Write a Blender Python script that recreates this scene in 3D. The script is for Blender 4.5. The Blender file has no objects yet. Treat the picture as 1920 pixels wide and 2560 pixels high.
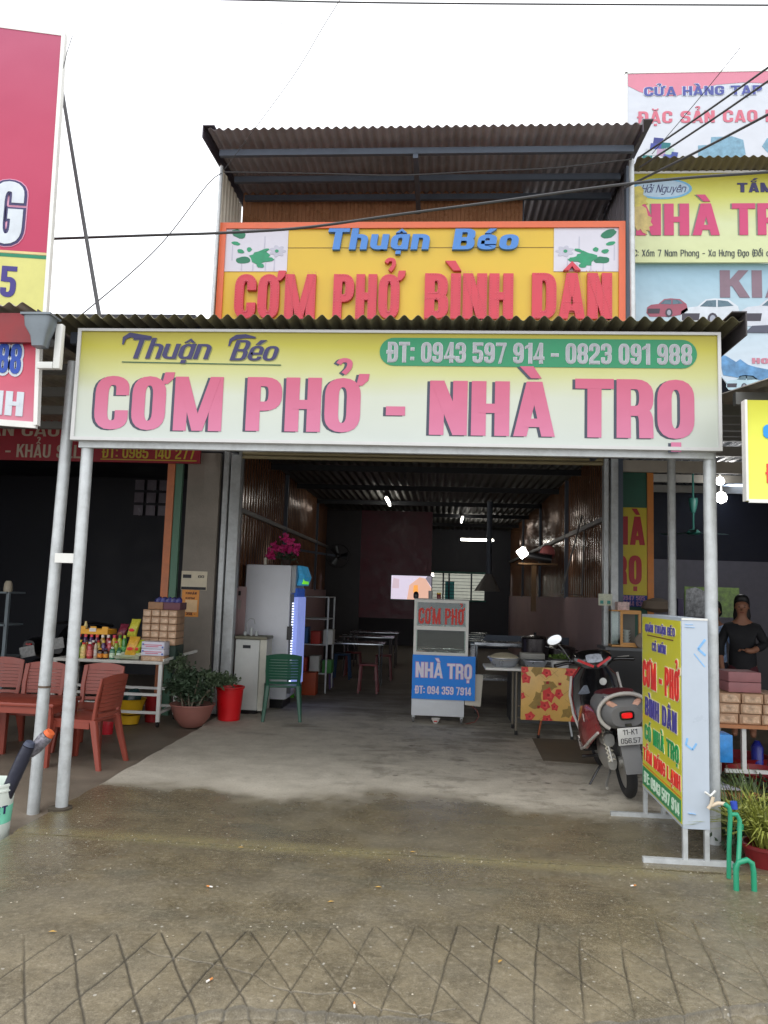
import bpy, bmesh, math, random, unicodedata
import numpy as np
from mathutils import Vector, Matrix
from mathutils.geometry import tessellate_polygon
random.seed(7)
sc = bpy.context.scene
COL = sc.collection
R = math.radians

# ------------------------------------------------------------------ camera
YAW, PITCH, ROLL, FPX, CAMH = 0.07475, 0.1043, 0.03185, 1923.0, 1.6
r0 = Vector((math.cos(YAW), math.sin(YAW), 0))
f0 = Vector((-math.sin(YAW), math.cos(YAW), 0))
FW = math.cos(PITCH) * f0 + math.sin(PITCH) * Vector((0, 0, 1))
U0 = r0.cross(FW)
RT = math.cos(ROLL) * r0 + math.sin(ROLL) * U0
UP = -math.sin(ROLL) * r0 + math.cos(ROLL) * U0
cd = bpy.data.cameras.new('camera')
cd.sensor_fit = 'VERTICAL'; cd.sensor_height = 36.0; cd.lens = FPX / 2560 * 36.0
cd.clip_start = 0.05; cd.clip_end = 500
cam = bpy.data.objects.new('camera', cd); COL.objects.link(cam); sc.camera = cam
m = Matrix((( RT.x, UP.x, -FW.x, 0), (RT.y, UP.y, -FW.y, 0), (RT.z, UP.z, -FW.z, CAMH), (0, 0, 0, 1)))
cam.matrix_world = m
def ray(px, py):
    return FW + RT * ((px - 960) / FPX) - UP * ((py - 1280) / FPX)
def at(px, py, Y):
    d = ray(px, py); t = Y / d.y
    return Vector((d.x * t, Y, CAMH + d.z * t))
def gp(px, py, z=0.0):
    d = ray(px, py); t = (z - CAMH) / d.z
    return Vector((d.x * t, d.y * t, z))

# ------------------------------------------------------------------ light
w = bpy.data.worlds.new('World'); sc.world = w; w.use_nodes = True
nt = w.node_tree; nt.nodes.clear()
sky = nt.nodes.new('ShaderNodeTexSky'); sky.sky_type = 'NISHITA'; sky.sun_disc = False
sky.sun_elevation = R(58); sky.sun_rotation = R(200); sky.dust_density = 4; sky.air_density = 1
hs = nt.nodes.new('ShaderNodeHueSaturation'); hs.inputs['Saturation'].default_value = 0.25
mx = nt.nodes.new('ShaderNodeMix'); mx.data_type = 'RGBA'; mx.inputs['Factor'].default_value = 0.85
mx.inputs['B'].default_value = (14.2, 14.5, 15.0, 1)
bg = nt.nodes.new('ShaderNodeBackground'); bg.inputs['Strength'].default_value = 0.1
wo = nt.nodes.new('ShaderNodeOutputWorld')
nt.links.new(sky.outputs[0], hs.inputs['Color']); nt.links.new(hs.outputs[0], mx.inputs['A'])
nt.links.new(mx.outputs['Result'], bg.inputs['Color']); nt.links.new(bg.outputs[0], wo.inputs[0])
sl = bpy.data.lights.new('sun', 'SUN'); sl.energy = 0.5; sl.angle = R(30); sl.color = (1, .97, .93)
so = bpy.data.objects.new('sun', sl); COL.objects.link(so)
sd = Vector((0.342 * -1 * math.cos(R(58)), -0.94 * math.cos(R(58)), math.sin(R(58))))
so.rotation_euler = sd.to_track_quat('Z', 'Y').to_euler(); so.location = (0, -5, 12)
sc.view_settings.view_transform = 'Standard'; sc.view_settings.look = 'None'
sc.view_settings.exposure = 0.6; sc.view_settings.gamma = 1.0
sc.view_settings.use_curve_mapping = False
sc.cycles.max_bounces = 8; sc.cycles.diffuse_bounces = 4
sc.cycles.sample_clamp_indirect = 4

# ------------------------------------------------------------------ materials
def lin(c):
    return tuple(((v / 255) / 12.92 if v / 255 < .04045 else ((v / 255 + .055) / 1.055) ** 2.4) for v in c)
MATS = {}
K = 1.0          # vinyl and painted prints are a little duller than fresh paint
def mat(name, c, rough=.6, metal=0.0, var=.12, scale=6, bump=0.0, bscale=60, emit=0, srgb=True, dirt=0, coat=0, dirtcol=(.09, .08, .065)):
    if name in MATS: return MATS[name]
    c = tuple(v * K for v in lin(c)) if srgb else c
    M = bpy.data.materials.new(name); M.use_nodes = True
    n = M.node_tree.nodes; l = M.node_tree.links; b = n['Principled BSDF']
    b.inputs['Base Color'].default_value = (*c, 1)
    b.inputs['Roughness'].default_value = rough; b.inputs['Metallic'].default_value = metal
    b.inputs['Coat Weight'].default_value = coat
    if emit:
        b.inputs['Emission Color'].default_value = (*c, 1); b.inputs['Emission Strength'].default_value = emit
    tc = None
    if var or bump or dirt:
        tc = n.new('ShaderNodeTexCoord')
    if var or dirt:
        no = n.new('ShaderNodeTexNoise'); no.inputs['Scale'].default_value = scale; no.inputs['Detail'].default_value = 8
        no.inputs['Roughness'].default_value = .65
        l.new(tc.outputs['Object'], no.inputs['Vector'])
        mr = n.new('ShaderNodeMapRange'); mr.inputs['From Min'].default_value = .3; mr.inputs['From Max'].default_value = .7
        mr.inputs['To Min'].default_value = 1 - var; mr.inputs['To Max'].default_value = 1 + var
        l.new(no.outputs['Fac'], mr.inputs['Value'])
        vm = n.new('ShaderNodeVectorMath'); vm.operation = 'SCALE'; vm.inputs[0].default_value = c
        l.new(mr.outputs[0], vm.inputs['Scale'])
        out = vm.outputs[0]
        if dirt:
            n2 = n.new('ShaderNodeTexNoise'); n2.inputs['Scale'].default_value = scale * .45; n2.inputs['Detail'].default_value = 10
            n2.inputs['Roughness'].default_value = .7
            l.new(tc.outputs['Object'], n2.inputs['Vector'])
            m2 = n.new('ShaderNodeMapRange'); m2.inputs['From Min'].default_value = .48; m2.inputs['From Max'].default_value = .75
            m2.inputs['To Max'].default_value = dirt
            l.new(n2.outputs['Fac'], m2.inputs['Value'])
            mm = n.new('ShaderNodeMix'); mm.data_type = 'RGBA'
            l.new(m2.outputs[0], mm.inputs['Factor']); l.new(out, mm.inputs['A']); mm.inputs['B'].default_value = (*dirtcol, 1)
            out = mm.outputs['Result']
        l.new(out, b.inputs['Base Color'])
        r2 = n.new('ShaderNodeMapRange'); r2.inputs['From Min'].default_value = .3; r2.inputs['From Max'].default_value = .7
        r2.inputs['To Min'].default_value = max(.05, rough - .1); r2.inputs['To Max'].default_value = min(1, rough + .1)
        l.new(no.outputs['Fac'], r2.inputs['Value']); l.new(r2.outputs[0], b.inputs['Roughness'])
    if bump:
        nb = n.new('ShaderNodeTexNoise'); nb.inputs['Scale'].default_value = bscale; nb.inputs['Detail'].default_value = 6
        l.new(tc.outputs['Object'], nb.inputs['Vector'])
        bp = n.new('ShaderNodeBump'); bp.inputs['Strength'].default_value = bump; bp.inputs['Distance'].default_value = .01
        l.new(nb.outputs['Fac'], bp.inputs['Height']); l.new(bp.outputs[0], b.inputs['Normal'])
    MATS[name] = M
    return M
def gradmat(name, stops, axis='Z', lo=0, hi=1, rough=.5, bump=.15, bscale=3):
    """printed gradient on a banner (colour changes along one world axis of the flat print)"""
    M = bpy.data.materials.new(name); M.use_nodes = True
    n = M.node_tree.nodes; l = M.node_tree.links; b = n['Principled BSDF']
    g = n.new('ShaderNodeNewGeometry'); s = n.new('ShaderNodeSeparateXYZ'); l.new(g.outputs['Position'], s.inputs[0])
    mr = n.new('ShaderNodeMapRange'); mr.inputs['From Min'].default_value = lo; mr.inputs['From Max'].default_value = hi
    l.new(s.outputs[axis], mr.inputs['Value'])
    nz = n.new('ShaderNodeTexNoise'); nz.inputs['Scale'].default_value = 1.1; nz.inputs['Detail'].default_value = 4
    l.new(g.outputs['Position'], nz.inputs['Vector'])
    ad = n.new('ShaderNodeMath'); ad.operation = 'MULTIPLY_ADD'; ad.inputs[1].default_value = .16
    l.new(nz.outputs['Fac'], ad.inputs[0]); l.new(mr.outputs[0], ad.inputs[2])
    sb = n.new('ShaderNodeMath'); sb.operation = 'SUBTRACT'; sb.inputs[1].default_value = .08; l.new(ad.outputs[0], sb.inputs[0])
    cr = n.new('ShaderNodeValToRGB'); l.new(sb.outputs[0], cr.inputs[0])
    e = cr.color_ramp.elements
    while len(e) < len(stops): e.new(.5)
    for i, (p, c) in enumerate(stops): e[i].position = p; e[i].color = (*[v * K for v in lin(c)], 1)
    l.new(cr.outputs[0], b.inputs['Base Color']); b.inputs['Roughness'].default_value = rough
    nb = n.new('ShaderNodeTexNoise'); nb.inputs['Scale'].default_value = bscale; nb.inputs['Detail'].default_value = 2
    l.new(g.outputs['Position'], nb.inputs['Vector'])
    bp = n.new('ShaderNodeBump'); bp.inputs['Strength'].default_value = bump; bp.inputs['Distance'].default_value = .08
    l.new(nb.outputs['Fac'], bp.inputs['Height']); l.new(bp.outputs[0], b.inputs['Normal'])
    MATS[name] = M
    return M
def glassmat(name, tint=(.9, .95, .93), alpha=.75, rough=.03):
    M = bpy.data.materials.new(name); M.use_nodes = True
    n = M.node_tree.nodes; l = M.node_tree.links; n.remove(n['Principled BSDF'])
    t = n.new('ShaderNodeBsdfTransparent'); t.inputs[0].default_value = (*tint, 1)
    g = n.new('ShaderNodeBsdfGlossy'); g.inputs['Roughness'].default_value = rough
    mx = n.new('ShaderNodeMixShader'); mx.inputs[0].default_value = 1 - alpha
    l.new(t.outputs[0], mx.inputs[1]); l.new(g.outputs[0], mx.inputs[2])
    l.new(mx.outputs[0], n['Material Output'].inputs[0])
    return M

# ------------------------------------------------------------------ mesh builder
OFF = {}
class MB:
    def __init__(s): s.v = []; s.f = []; s.smooth = []
    def add(s, v, f, smooth=False):
        k = len(s.v); s.v += [tuple(p) for p in v]; s.f += [tuple(i + k for i in q) for q in f]; s.smooth += [smooth] * len(f)
        return s
    def box(s, x0, x1, y0, y1, z0, z1, c=0.0, rot=None, piv=None):
        if c:
            bm = bmesh.new(); bmesh.ops.create_cube(bm, size=1)
            for v in bm.verts: v.co = Vector(((x0 + x1) / 2 + v.co.x * (x1 - x0), (y0 + y1) / 2 + v.co.y * (y1 - y0), (z0 + z1) / 2 + v.co.z * (z1 - z0)))
            bmesh.ops.bevel(bm, geom=bm.edges[:], offset=c, segments=2, affect='EDGES', profile=.5)
            bm.verts.index_update()
            v = [p.co.copy() for p in bm.verts]; f = [[q.index for q in p.verts] for p in bm.faces]; bm.free()
        else:
            v = [Vector((x, y, z)) for z in (z0, z1) for y in (y0, y1) for x in (x0, x1)]
            f = [(0, 2, 3, 1), (4, 5, 7, 6), (0, 1, 5, 4), (2, 6, 7, 3), (0, 4, 6, 2), (1, 3, 7, 5)]
        if rot is not None:
            pv = piv or Vector(((x0 + x1) / 2, (y0 + y1) / 2, (z0 + z1) / 2))
            v = [rot @ (p - pv) + pv for p in v]
        return s.add(v, f, bool(c))
    def beam(s, a, b, w, h=None, up=(0, 0, 1)):
        a = Vector(a); b = Vector(b); h = h or w; d = (b - a).normalized(); up = Vector(up)
        if abs(d.dot(up)) > .98: up = Vector((0, 1, 0))
        sx = d.cross(up).normalized(); sz = sx.cross(d)
        v = [p + sx * i * w / 2 + sz * j * h / 2 for p in (a, b) for j in (-1, 1) for i in (-1, 1)]
        return s.add(v, [(0, 2, 3, 1), (4, 5, 7, 6), (0, 1, 5, 4), (2, 6, 7, 3), (0, 4, 6, 2), (1, 3, 7, 5)])
    def tube(s, pts, r, n=10, closed=False, cap=True):
        pts = [Vector(p) for p in pts]; N = len(pts)
        rr = r if isinstance(r, (list, tuple)) else [r] * N
        v = []; f = []; prev = None
        for i, p in enumerate(pts):
            a = pts[i - 1] if (i or closed) else p; b = pts[(i + 1) % N] if (i < N - 1 or closed) else p
            d = (b - a).normalized()
            if prev is None:
                t = Vector((0, 0, 1)) if abs(d.z) < .9 else Vector((1, 0, 0)); x = d.cross(t).normalized()
            else:
                x = (prev - d * prev.dot(d)).normalized()
            prev = x; y = d.cross(x)
            for k in range(n):
                an = 2 * math.pi * k / n; v.append(p + (x * math.cos(an) + y * math.sin(an)) * rr[i])
        for i in range(N if closed else N - 1):
            j = (i + 1) % N
            for k in range(n):
                q = (k + 1) % n; f.append((i * n + k, i * n + q, j * n + q, j * n + k))
        s.add(v, f, True)
        if cap and not closed:
            k = len(s.v); s.f += [tuple(range(k - N * n, k - N * n + n))[::-1], tuple(range(k - n, k))]; s.smooth += [False, False]
        return s
    def lathe(s, prof, c=(0, 0, 0), n=20, axis='Z', sx=1, sy=1):
        v = []; f = []
        for (r, z) in prof:
            for k in range(n):
                an = 2 * math.pi * k / n; x, y = r * math.cos(an) * sx, r * math.sin(an) * sy
                p = {'Z': (x, y, z), 'Y': (x, z, y), 'X': (z, x, y)}[axis]
                v.append((p[0] + c[0], p[1] + c[1], p[2] + c[2]))
        for i in range(len(prof) - 1):
            for k in range(n):
                q = (k + 1) % n; f.append((i * n + k, i * n + q, (i + 1) * n + q, (i + 1) * n + k))
        f.append(tuple(range(n))[::-1]); f.append(tuple((len(prof) - 1) * n + k for k in range(n)))
        return s.add(v, f, True)
    def loft(s, secs, n=16, p=2.5):
        """secs: (centre, halfwidth vector, halfheight vector) superellipse sections"""
        v = []; f = []
        for c, a, b in secs:
            c, a, b = Vector(c), Vector(a), Vector(b)
            for k in range(n):
                t = 2 * math.pi * k / n; ct, st = math.cos(t), math.sin(t)
                v.append(c + a * math.copysign(abs(ct) ** (2 / p), ct) + b * math.copysign(abs(st) ** (2 / p), st))
        for i in range(len(secs) - 1):
            for k in range(n):
                q = (k + 1) % n; f.append((i * n + k, i * n + q, (i + 1) * n + q, (i + 1) * n + k))
        f.append(tuple(range(n))[::-1]); f.append(tuple((len(secs) - 1) * n + k for k in range(n)))
        return s.add(v, f, True)
    def prism(s, loops, o, u, v_, n_, d):
        """loops (outer, holes...) of 2D points on plane o,u,v; extruded by d along n (towards the viewer)"""
        o, u, v_, n_ = map(Vector, (o, u, v_, n_))
        flat = [p for lp in loops for p in lp]
        t = tessellate_polygon([[Vector((p[0], p[1], 0)) for p in lp] for lp in loops])
        N = len(flat)
        vs = [o + u * p[0] + v_ * p[1] + n_ * d for p in flat] + [o + u * p[0] + v_ * p[1] for p in flat]
        fs = [tuple(q) for q in t] + [tuple(i + N for i in q)[::-1] for q in t]
        k = 0
        for lp in loops:
            L = len(lp)
            for i in range(L): j = (i + 1) % L; fs.append((k + i, k + j, k + j + N, k + i + N))
            k += L
        return s.add(vs, fs)
    def corr(s, o, u, v_, n_, lu, lv, pitch=.1, amp=.015, per=6, th=.002, trap=False, segv=1, sag=None):
        """corrugated sheet: waves along u, ridges along v, displaced along n"""
        o, u, v_, n_ = map(Vector, (o, u, v_, n_)); N = int(lu / pitch * per)
        for off in ((0, th) if th else (0,)):
            vs = []; fs = []
            for j in range(segv + 1):
                for i in range(N + 1):
                    x = lu * i / N; ph = (x / pitch) % 1
                    if trap: h = amp * (1 if ph < .35 else (1 - (ph - .35) / .12) if ph < .47 else -0.0 if ph < .88 else (ph - .88) / .12)
                    else: h = amp * math.sin(ph * 2 * math.pi)
                    vs.append(o + u * x + v_ * (lv * j / segv) + n_ * (h + off))
            for j in range(segv):
                for i in range(N): a = j * (N + 1) + i; fs.append((a, a + 1, a + N + 2, a + N + 1))
            s.add(vs, fs, not trap)
        if th:
            k = len(s.v); h = (N + 1) * (segv + 1)
            f = []
            for i in range(N): a = k - 2 * h + i; f.append((a, a + h, a + h + 1, a + 1)); b = a + segv * (N + 1); f.append((b, b + 1, b + 1 + h, b + h))
            s.f += f; s.smooth += [False] * len(f)
        return s
    def build(s, name, m, parent=None, ang=40):
        o_ = OFF.get(parent.name, Vector((0, 0, 0))) if parent else Vector((0, 0, 0))
        me = bpy.data.meshes.new(name)
        v = [(p[0] - o_.x, p[1] - o_.y, p[2] - o_.z) for p in s.v]
        me.from_pydata(v, [], s.f); me.validate()
        if len(me.polygons) == len(s.smooth): me.polygons.foreach_set('use_smooth', s.smooth)
        if any(s.smooth): me.set_sharp_from_angle(angle=R(ang))
        if m: me.materials.append(m)
        ob = bpy.data.objects.new(name, me); COL.objects.link(ob)
        if parent: ob.parent = parent; OFF[ob.name] = o_
        return ob
def tag(o, label=None, cat=None, group=None, kind=None):
    if label: o['label'] = label
    if cat: o['category'] = cat
    if group: o['group'] = group
    if kind: o['kind'] = kind
    return o
def thing(name, label, cat, loc=(0, 0, 0), rz=0, group=None, local=False):
    o = bpy.data.objects.new(name, None); COL.objects.link(o); o.location = loc; o.rotation_euler = (0, 0, rz)
    o.empty_display_size = .1
    OFF[o.name] = Vector((0, 0, 0)) if local else Vector(loc)
    return tag(o, label, cat, group)
def dup(o, parent=None, loc=None, rz=None, label=None):
    c = o.copy(); COL.objects.link(c)
    if parent: c.parent = parent
    for ch in list(o.children): dup(ch, c)
    if loc is not None: c.location = loc
    if rz is not None: c.rotation_euler = (0, 0, rz)
    if label: c['label'] = label
    return c
def struct(name, mb, m): return tag(mb.build(name, m), kind='structure')
X3, Y3, Z3 = Vector((1, 0, 0)), Vector((0, 1, 0)), Vector((0, 0, 1))

# ------------------------------------------------------------------ lettering: strokes on a unit-height grid
def fillet(pts, closed, k=5):
    out = []; N = len(pts)
    for i, p in enumerate(pts):
        r = p[2] if len(p) > 2 else 0
        if not r or (not closed and i in (0, N - 1)): out.append((p[0], p[1])); continue
        a = Vector(pts[i - 1][:2]); b = Vector(p[:2]); c = Vector(pts[(i + 1) % N][:2])
        la = (a - b).length; lc = (c - b).length
        ra = min(r, la * .5); rc = min(r, lc * .5)
        p0 = b + (a - b).normalized() * ra; p1 = b + (c - b).normalized() * rc
        for t in range(k + 1):
            t /= k; q = p0 * (1 - t) ** 2 + b * 2 * t * (1 - t) + p1 * t * t
            out.append((q.x, q.y))
    return out
def stroke(pts, s, b, closed=False, ex=0):
    """-> list of quads (as point loops) following a centre line, vertical stems s wide and bars b thick"""
    pts = fillet(pts, closed); k = s / b; P = [Vector((x, y * k)) for x, y in pts]
    Q = [P[0]]
    for p in P[1:]:
        if (p - Q[-1]).length > 1e-4: Q.append(p)
    if closed and (Q[0] - Q[-1]).length < 1e-4: Q.pop()
    P = Q; N = len(P); L = []; Rr = []; h = s / 2 + ex
    for i, p in enumerate(P):
        a = P[i - 1] if (i or closed) else None; c = P[(i + 1) % N] if (i < N - 1 or closed) else None
        d1 = (p - a).normalized() if a is not None else None; d2 = (c - p).normalized() if c is not None else None
        if d1 is None: d1 = d2
        if d2 is None: d2 = d1
        n1 = Vector((-d1.y, d1.x)); n2 = Vector((-d2.y, d2.x)); nn = (n1 + n2)
        nn = nn.normalized() if nn.length > 1e-6 else n1
        m_ = h / max(.45, nn.dot(n1))
        e = Vector((0, 0))
        if ex and not closed: e = (-d1 * ex if i == 0 else d2 * ex if i == N - 1 else e)
        A = p + nn * m_ + e; B = p - nn * m_ + e
        L.append((A.x, A.y / k)); Rr.append((B.x, B.y / k))
    return ('strip', L, Rr, closed)
def poly(pts, ex=0):
    if ex:
        c = Vector((sum(p[0] for p in pts) / len(pts), sum(p[1] for p in pts) / len(pts)))
        pts = [(p[0] + math.copysign(ex, p[0] - c.x), p[1] + math.copysign(ex, p[1] - c.y)) for p in pts]
    return ('poly', pts)
def glyph(ch, w, s, b, ex=0):
    l, r, t, bo, md = s / 2, w - s / 2, 1 - b / 2, b / 2, .5
    q = min(.24, (w - s) * .75 + .04); C = []
    S = lambda p, c=False: C.append(stroke(p, s, b, c, ex))
    D = lambda x0, y0, x1, y1, wd=s: C.append(poly([(x0 - wd / 2, y0), (x0 + wd / 2, y0), (x1 + wd / 2, y1), (x1 - wd / 2, y1)], ex))
    W = w
    if ch in 'O0Q': S([(l, bo, q), (r, bo, q), (r, t, q), (l, t, q)], True)
    if ch == 'Q': D(w * .95, -.1, w * .6, .2, s * .6)
    if ch == 'C': S([(r, .64), (r, t, q), (l, t, q), (l, bo, q), (r, bo, q), (r, .36)])
    if ch == 'G': S([(r, .66), (r, t, q), (l, t, q), (l, bo, q), (r, bo, q), (r, .48), (w * .52, .48)])
    if ch in 'DĐ': S([(l, bo), (r, bo, q), (r, t, q), (l, t)], True)
    if ch == 'Đ': C.append(poly([(-.08, .45), (w * .5, .45), (w * .5, .57), (-.08, .57)], ex))
    if ch == 'B': S([(l, md), (r - .02, md, q * .7), (r - .02, t, q * .7), (l, t)], True); S([(l, bo), (r, bo, q * .7), (r, md, q * .7), (l, md)], True)
    if ch in 'PR': S([(l, .46), (r, .46, q * .8), (r, t, q * .8), (l, t)], True); S([(l, 0), (l, .7)])
    if ch == 'R': S([(s * .9, .46), (r - .01, .46, q * .7), (r, 0)])
    if ch == 'E': S([(l, 0), (l, 1)]); S([(0, t), (w, t)]); S([(0, bo), (w, bo)]); S([(0, md), (w * .9, md)])
    if ch == 'H': S([(l, 0), (l, 1)]); S([(r, 0), (r, 1)]); S([(l, md), (r, md)])
    if ch == 'I': W = s; S([(l, 0), (l, 1)])
    if ch == 'L': S([(l, 0), (l, 1)]); S([(0, bo), (w, bo)])
    if ch == 'T': S([(w / 2, 0), (w / 2, 1)]); S([(-.02, t), (w + .02, t)])
    if ch == 'U': S([(l, 1), (l, bo, q), (r, bo, q), (r, 1)])
    if ch == 'S': S([(r, .68), (r, t, q), (l, t, q), (l, md, q), (r, md, q), (r, bo, q), (l, bo, q), (l, .32)])
    if ch == 'N': S([(l, 0), (l, 1)]); S([(r, 0), (r, 1)]); D(l, 1, r, 0, s * .95)
    if ch == 'M':
        W = w * 1.42; r2 = W - s / 2; S([(l, 0), (l, 1)]); S([(r2, 0), (r2, 1)]); D(l + .02, 1, W / 2, 0, s * .8); D(r2 - .02, 1, W / 2, 0, s * .8)
    if ch == 'A':
        W = w * 1.08; D(s * .45, 0, W / 2 - s * .08, 1, s * .9); D(W - s * .45, 0, W / 2 + s * .08, 1, s * .9); C.append(poly([(W * .25, .17), (W * .75, .17), (W * .75, .17 + b * .9), (W * .25, .17 + b * .9)], ex))
    if ch == 'V': D(s / 2, 1, w / 2, 0); D(r, 1, w / 2, 0)
    if ch == 'X': D(s / 2, 1, r, 0); D(r, 1, s / 2, 0)
    if ch == 'Y': D(s / 2, 1, w / 2, .42); D(r, 1, w / 2, .42); S([(w / 2, 0), (w / 2, .46)])
    if ch == 'K': S([(l, 0), (l, 1)]); D(r, 1, s * .9, .42); D(r + .03, 0, w * .48, .62)
    if ch == '1': W = w * .68; S([(W - l, 0), (W - l, 1)]); C.append(poly([(0, .74), (W - s * .6, .84), (W - s * .6, 1), (0, .86)], ex))
    if ch == '2': S([(l, .66), (l, t, q), (r, t, q), (r, .56, q * .6), (l, .22, q * .4), (l, bo)]); S([(0, bo), (w, bo)])
    if ch == '3': S([(l, .7), (l, t, q), (r, t, q), (r, md, q * .6), (w * .4, md)]); S([(w * .4, md), (r, md, q * .6), (r, bo, q), (l, bo, q), (l, .3)])
    if ch == '4': S([(r - .06, 0), (r - .06, 1)]); D(r - .12, 1, l * .9, .3, s * .7); S([(0, .25), (w + .02, .25)])
    if ch == '5': S([(w, t), (l, t)]); S([(l, 1), (l, .5)]); S([(l, .57), (r, .57, q * .7), (r, bo, q), (l, bo, q), (l, .3)])
    if ch in '69':
        a = [S, None][0]
        fl = (lambda p: [(w - x[0], 1 - x[1], *x[2:]) for x in p]) if ch == '9' else (lambda p: p)
        S(fl([(l, bo, q), (r, bo, q), (r, .56, q), (l, .56, q)]), True); S(fl([(l, .3), (l, t, q), (r, t, q), (r, .72)]))
    if ch == '7': S([(0, t), (w, t)]); D(w - s * .5, 1 - b * .5, w * .4, 0, s * .95)
    if ch == '8': S([(l, md, q * .8), (r, md, q * .8), (r, t, q), (l, t, q)], True); S([(l, bo, q), (r, bo, q), (r, md, q * .8), (l, md, q * .8)], True)
    if ch == '-': W = w * .7; S([(0, .42), (W, .42)])
    if ch == '.': W = s; S([(l, 0), (l, b)])
    if ch == ':': W = s; S([(l, .12), (l, .12 + b)]); S([(l, .6), (l, .6 + b)])
    if ch == '(': W = s * 1.2; S([(W, -.1), (l * .6, .3, .2), (l * .6, .7, .2), (W, 1.1)])
    # lower case
    xh = .72; xt = xh - b / 2; k = q * .8
    if ch == 'h': S([(l, 0), (l, 1)]); S([(l, xt), (r, xt, k), (r, 0)])
    if ch == 'n': S([(l, 0), (l, xh)]); S([(l, xt), (r, xt, k), (r, 0)])
    if ch == 'm': W = w * 1.5; S([(l, 0), (l, xh)]); S([(l, xt), (W / 2, xt, k), (W / 2, 0)]); S([(W / 2, xt), (W - l, xt, k), (W - l, 0)])
    if ch == 'u': S([(l, xh), (l, bo, k), (r, bo, k)]); S([(r, xh), (r, 0)])
    if ch == 'o': S([(l, bo, k), (r, bo, k), (r, xt, k), (l, xt, k)], True)
    if ch == 'a': S([(l, bo, k), (r, bo, k), (r, xt, k), (l, xt, k)], True); S([(r, 0), (r, xh)])
    if ch == 'e': S([(r, .2), (r, bo, k), (l, bo, k), (l, xt, k), (r, xt, k), (r, .34), (l, .34)])
    if ch == 'g': S([(l, bo, k), (r, bo, k), (r, xt, k), (l, xt, k)], True); S([(r, xh), (r, -.25, k), (l, -.25)])
    if ch == 'i': W = s; S([(l, 0), (l, xh)]); S([(l, .84), (l, 1)])
    if ch == 'y': D(s / 2, xh, w / 2, .1); D(r, xh, w * .3, -.3)
    if ch == 'x': D(s / 2, xh, r, 0); D(r, xh, s / 2, 0)
    if ch == 'd': S([(l, bo, k), (r, bo, k), (r, xt, k), (l, xt, k)], True); S([(r, 0), (r, 1)])
    return C, W
def marks(ms, base, W, s, b, ex, low):
    C = []; cx = W / 2; y = (.78 if low else 1.06)
    P = lambda pts: C.append(poly(pts, ex))
    for m_ in ms:
        if m_ == '\u0300': P([(cx - .26, y + .22), (cx - .02, y + .22), (cx + .12, y), (cx - .06, y)])
        if m_ == '\u0301': P([(cx + .26, y + .22), (cx + .02, y + .22), (cx - .12, y), (cx + .06, y)])
        if m_ == '\u0302': P([(cx - .2, y), (cx - .07, y), (cx, y + .09), (cx, y + .2)]); P([(cx + .2, y), (cx + .07, y), (cx, y + .09), (cx, y + .2)])
        if m_ == '\u0306': C.append(stroke([(cx - .16, y + .16), (cx - .12, y + .04, .06), (cx + .12, y + .04, .06), (cx + .16, y + .16)], .08, .07, False, ex))
        if m_ == '\u0309': C.append(stroke([(cx - .1, y + .2), (cx - .04, y + .28, .08), (cx + .12, y + .26, .08), (cx + .1, y + .12, .06), (cx, y + .02)], .1, .08, False, ex))
        if m_ == '\u0323': P([(cx - .09, -.22), (cx + .09, -.22), (cx + .09, -.06), (cx - .09, -.06)])
        if m_ == '\u031b': 
            yy = .7 if low else .98
            P([(W - s * .35, yy - .12), (W + .02, yy - .12), (W + .13, yy - .02), (W + .15, yy + .1), (W - .04, yy + .1)])
        if m_ in '\u0302\u0306': y += .2
    return C
def text(string, parent, m, o, u, v, n, h, width=None, w=.62, s=.25, b=.17, gap=.09, space=.4, depth=.004, ex=0, shear=0, each=True, name='letter', tail=None):
    """letters on the plane o,u,v facing n; h = cap height; width = squeeze the line to that length"""
    o, u, v, n = map(Vector, (o, u, v, n)); x = 0; items = []
    for ch in string:
        if ch == ' ': x += space; continue
        d = unicodedata.normalize('NFD', ch); base = d[0]
        low = base.islower()
        C, W = glyph(base, w * (.88 if low else 1), s * (.92 if low else 1), b, ex)
        if not C and base.isalpha():
            C, W = glyph(base.upper(), w * .8, s, b, ex); C = [(c[0], *[[(p[0], p[1] * .72) for p in q] if isinstance(q, list) else q for q in c[1:]]) for c in C]
        C += marks(d[1:], base, W, s, b, ex, low)
        items.append((x, C)); x += W + gap + (.1 if '\u031b' in d else 0)
    L = x - gap; kx = (width / L) if width else h
    tf = lambda x0, p: o + u * ((x0 + p[0]) * kx + p[1] * h * shear) + v * (p[1] * h)
    mb = MB(); res = []
    for x0, C in items:
        if each: mb = MB()
        for i, c in enumerate(C):
            dd = n * (depth + .0007 * i)
            if c[0] == 'strip':
                _, A, B, closed = c; N = len(A)
                vs = [tf(x0, p) + dd for p in A] + [tf(x0, p) + dd for p in B]
                back = [tf(x0, p) for p in A] + [tf(x0, p) for p in B]
                fs = []; rng = range(N if closed else N - 1)
                for j in rng:
                    k = (j + 1) % N
                    fs.append((j, N + j, N + k, k)); fs.append((j, k, k + 2 * N, j + 2 * N)); fs.append((N + j, j + 3 * N, k + 3 * N, N + k))
                if not closed: fs.append((0, 2 * N, 3 * N, N)); fs.append((N - 1, 2 * N - 1, 4 * N - 1, 3 * N - 1))
                mb.add(vs + back, fs)
            else:
                pts = c[1]; N = len(pts); vs = [tf(x0, p) + dd for p in pts] + [tf(x0, p) for p in pts]
                mb.add(vs, [tuple(range(N))] + [(j, (j + 1) % N, (j + 1) % N + N, j + N) for j in range(N)])
        if each: res.append(mb.build(name, m, parent))
    if not each: res.append(tag(mb.build(name, m, parent), kind='stuff'))
    return res
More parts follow.
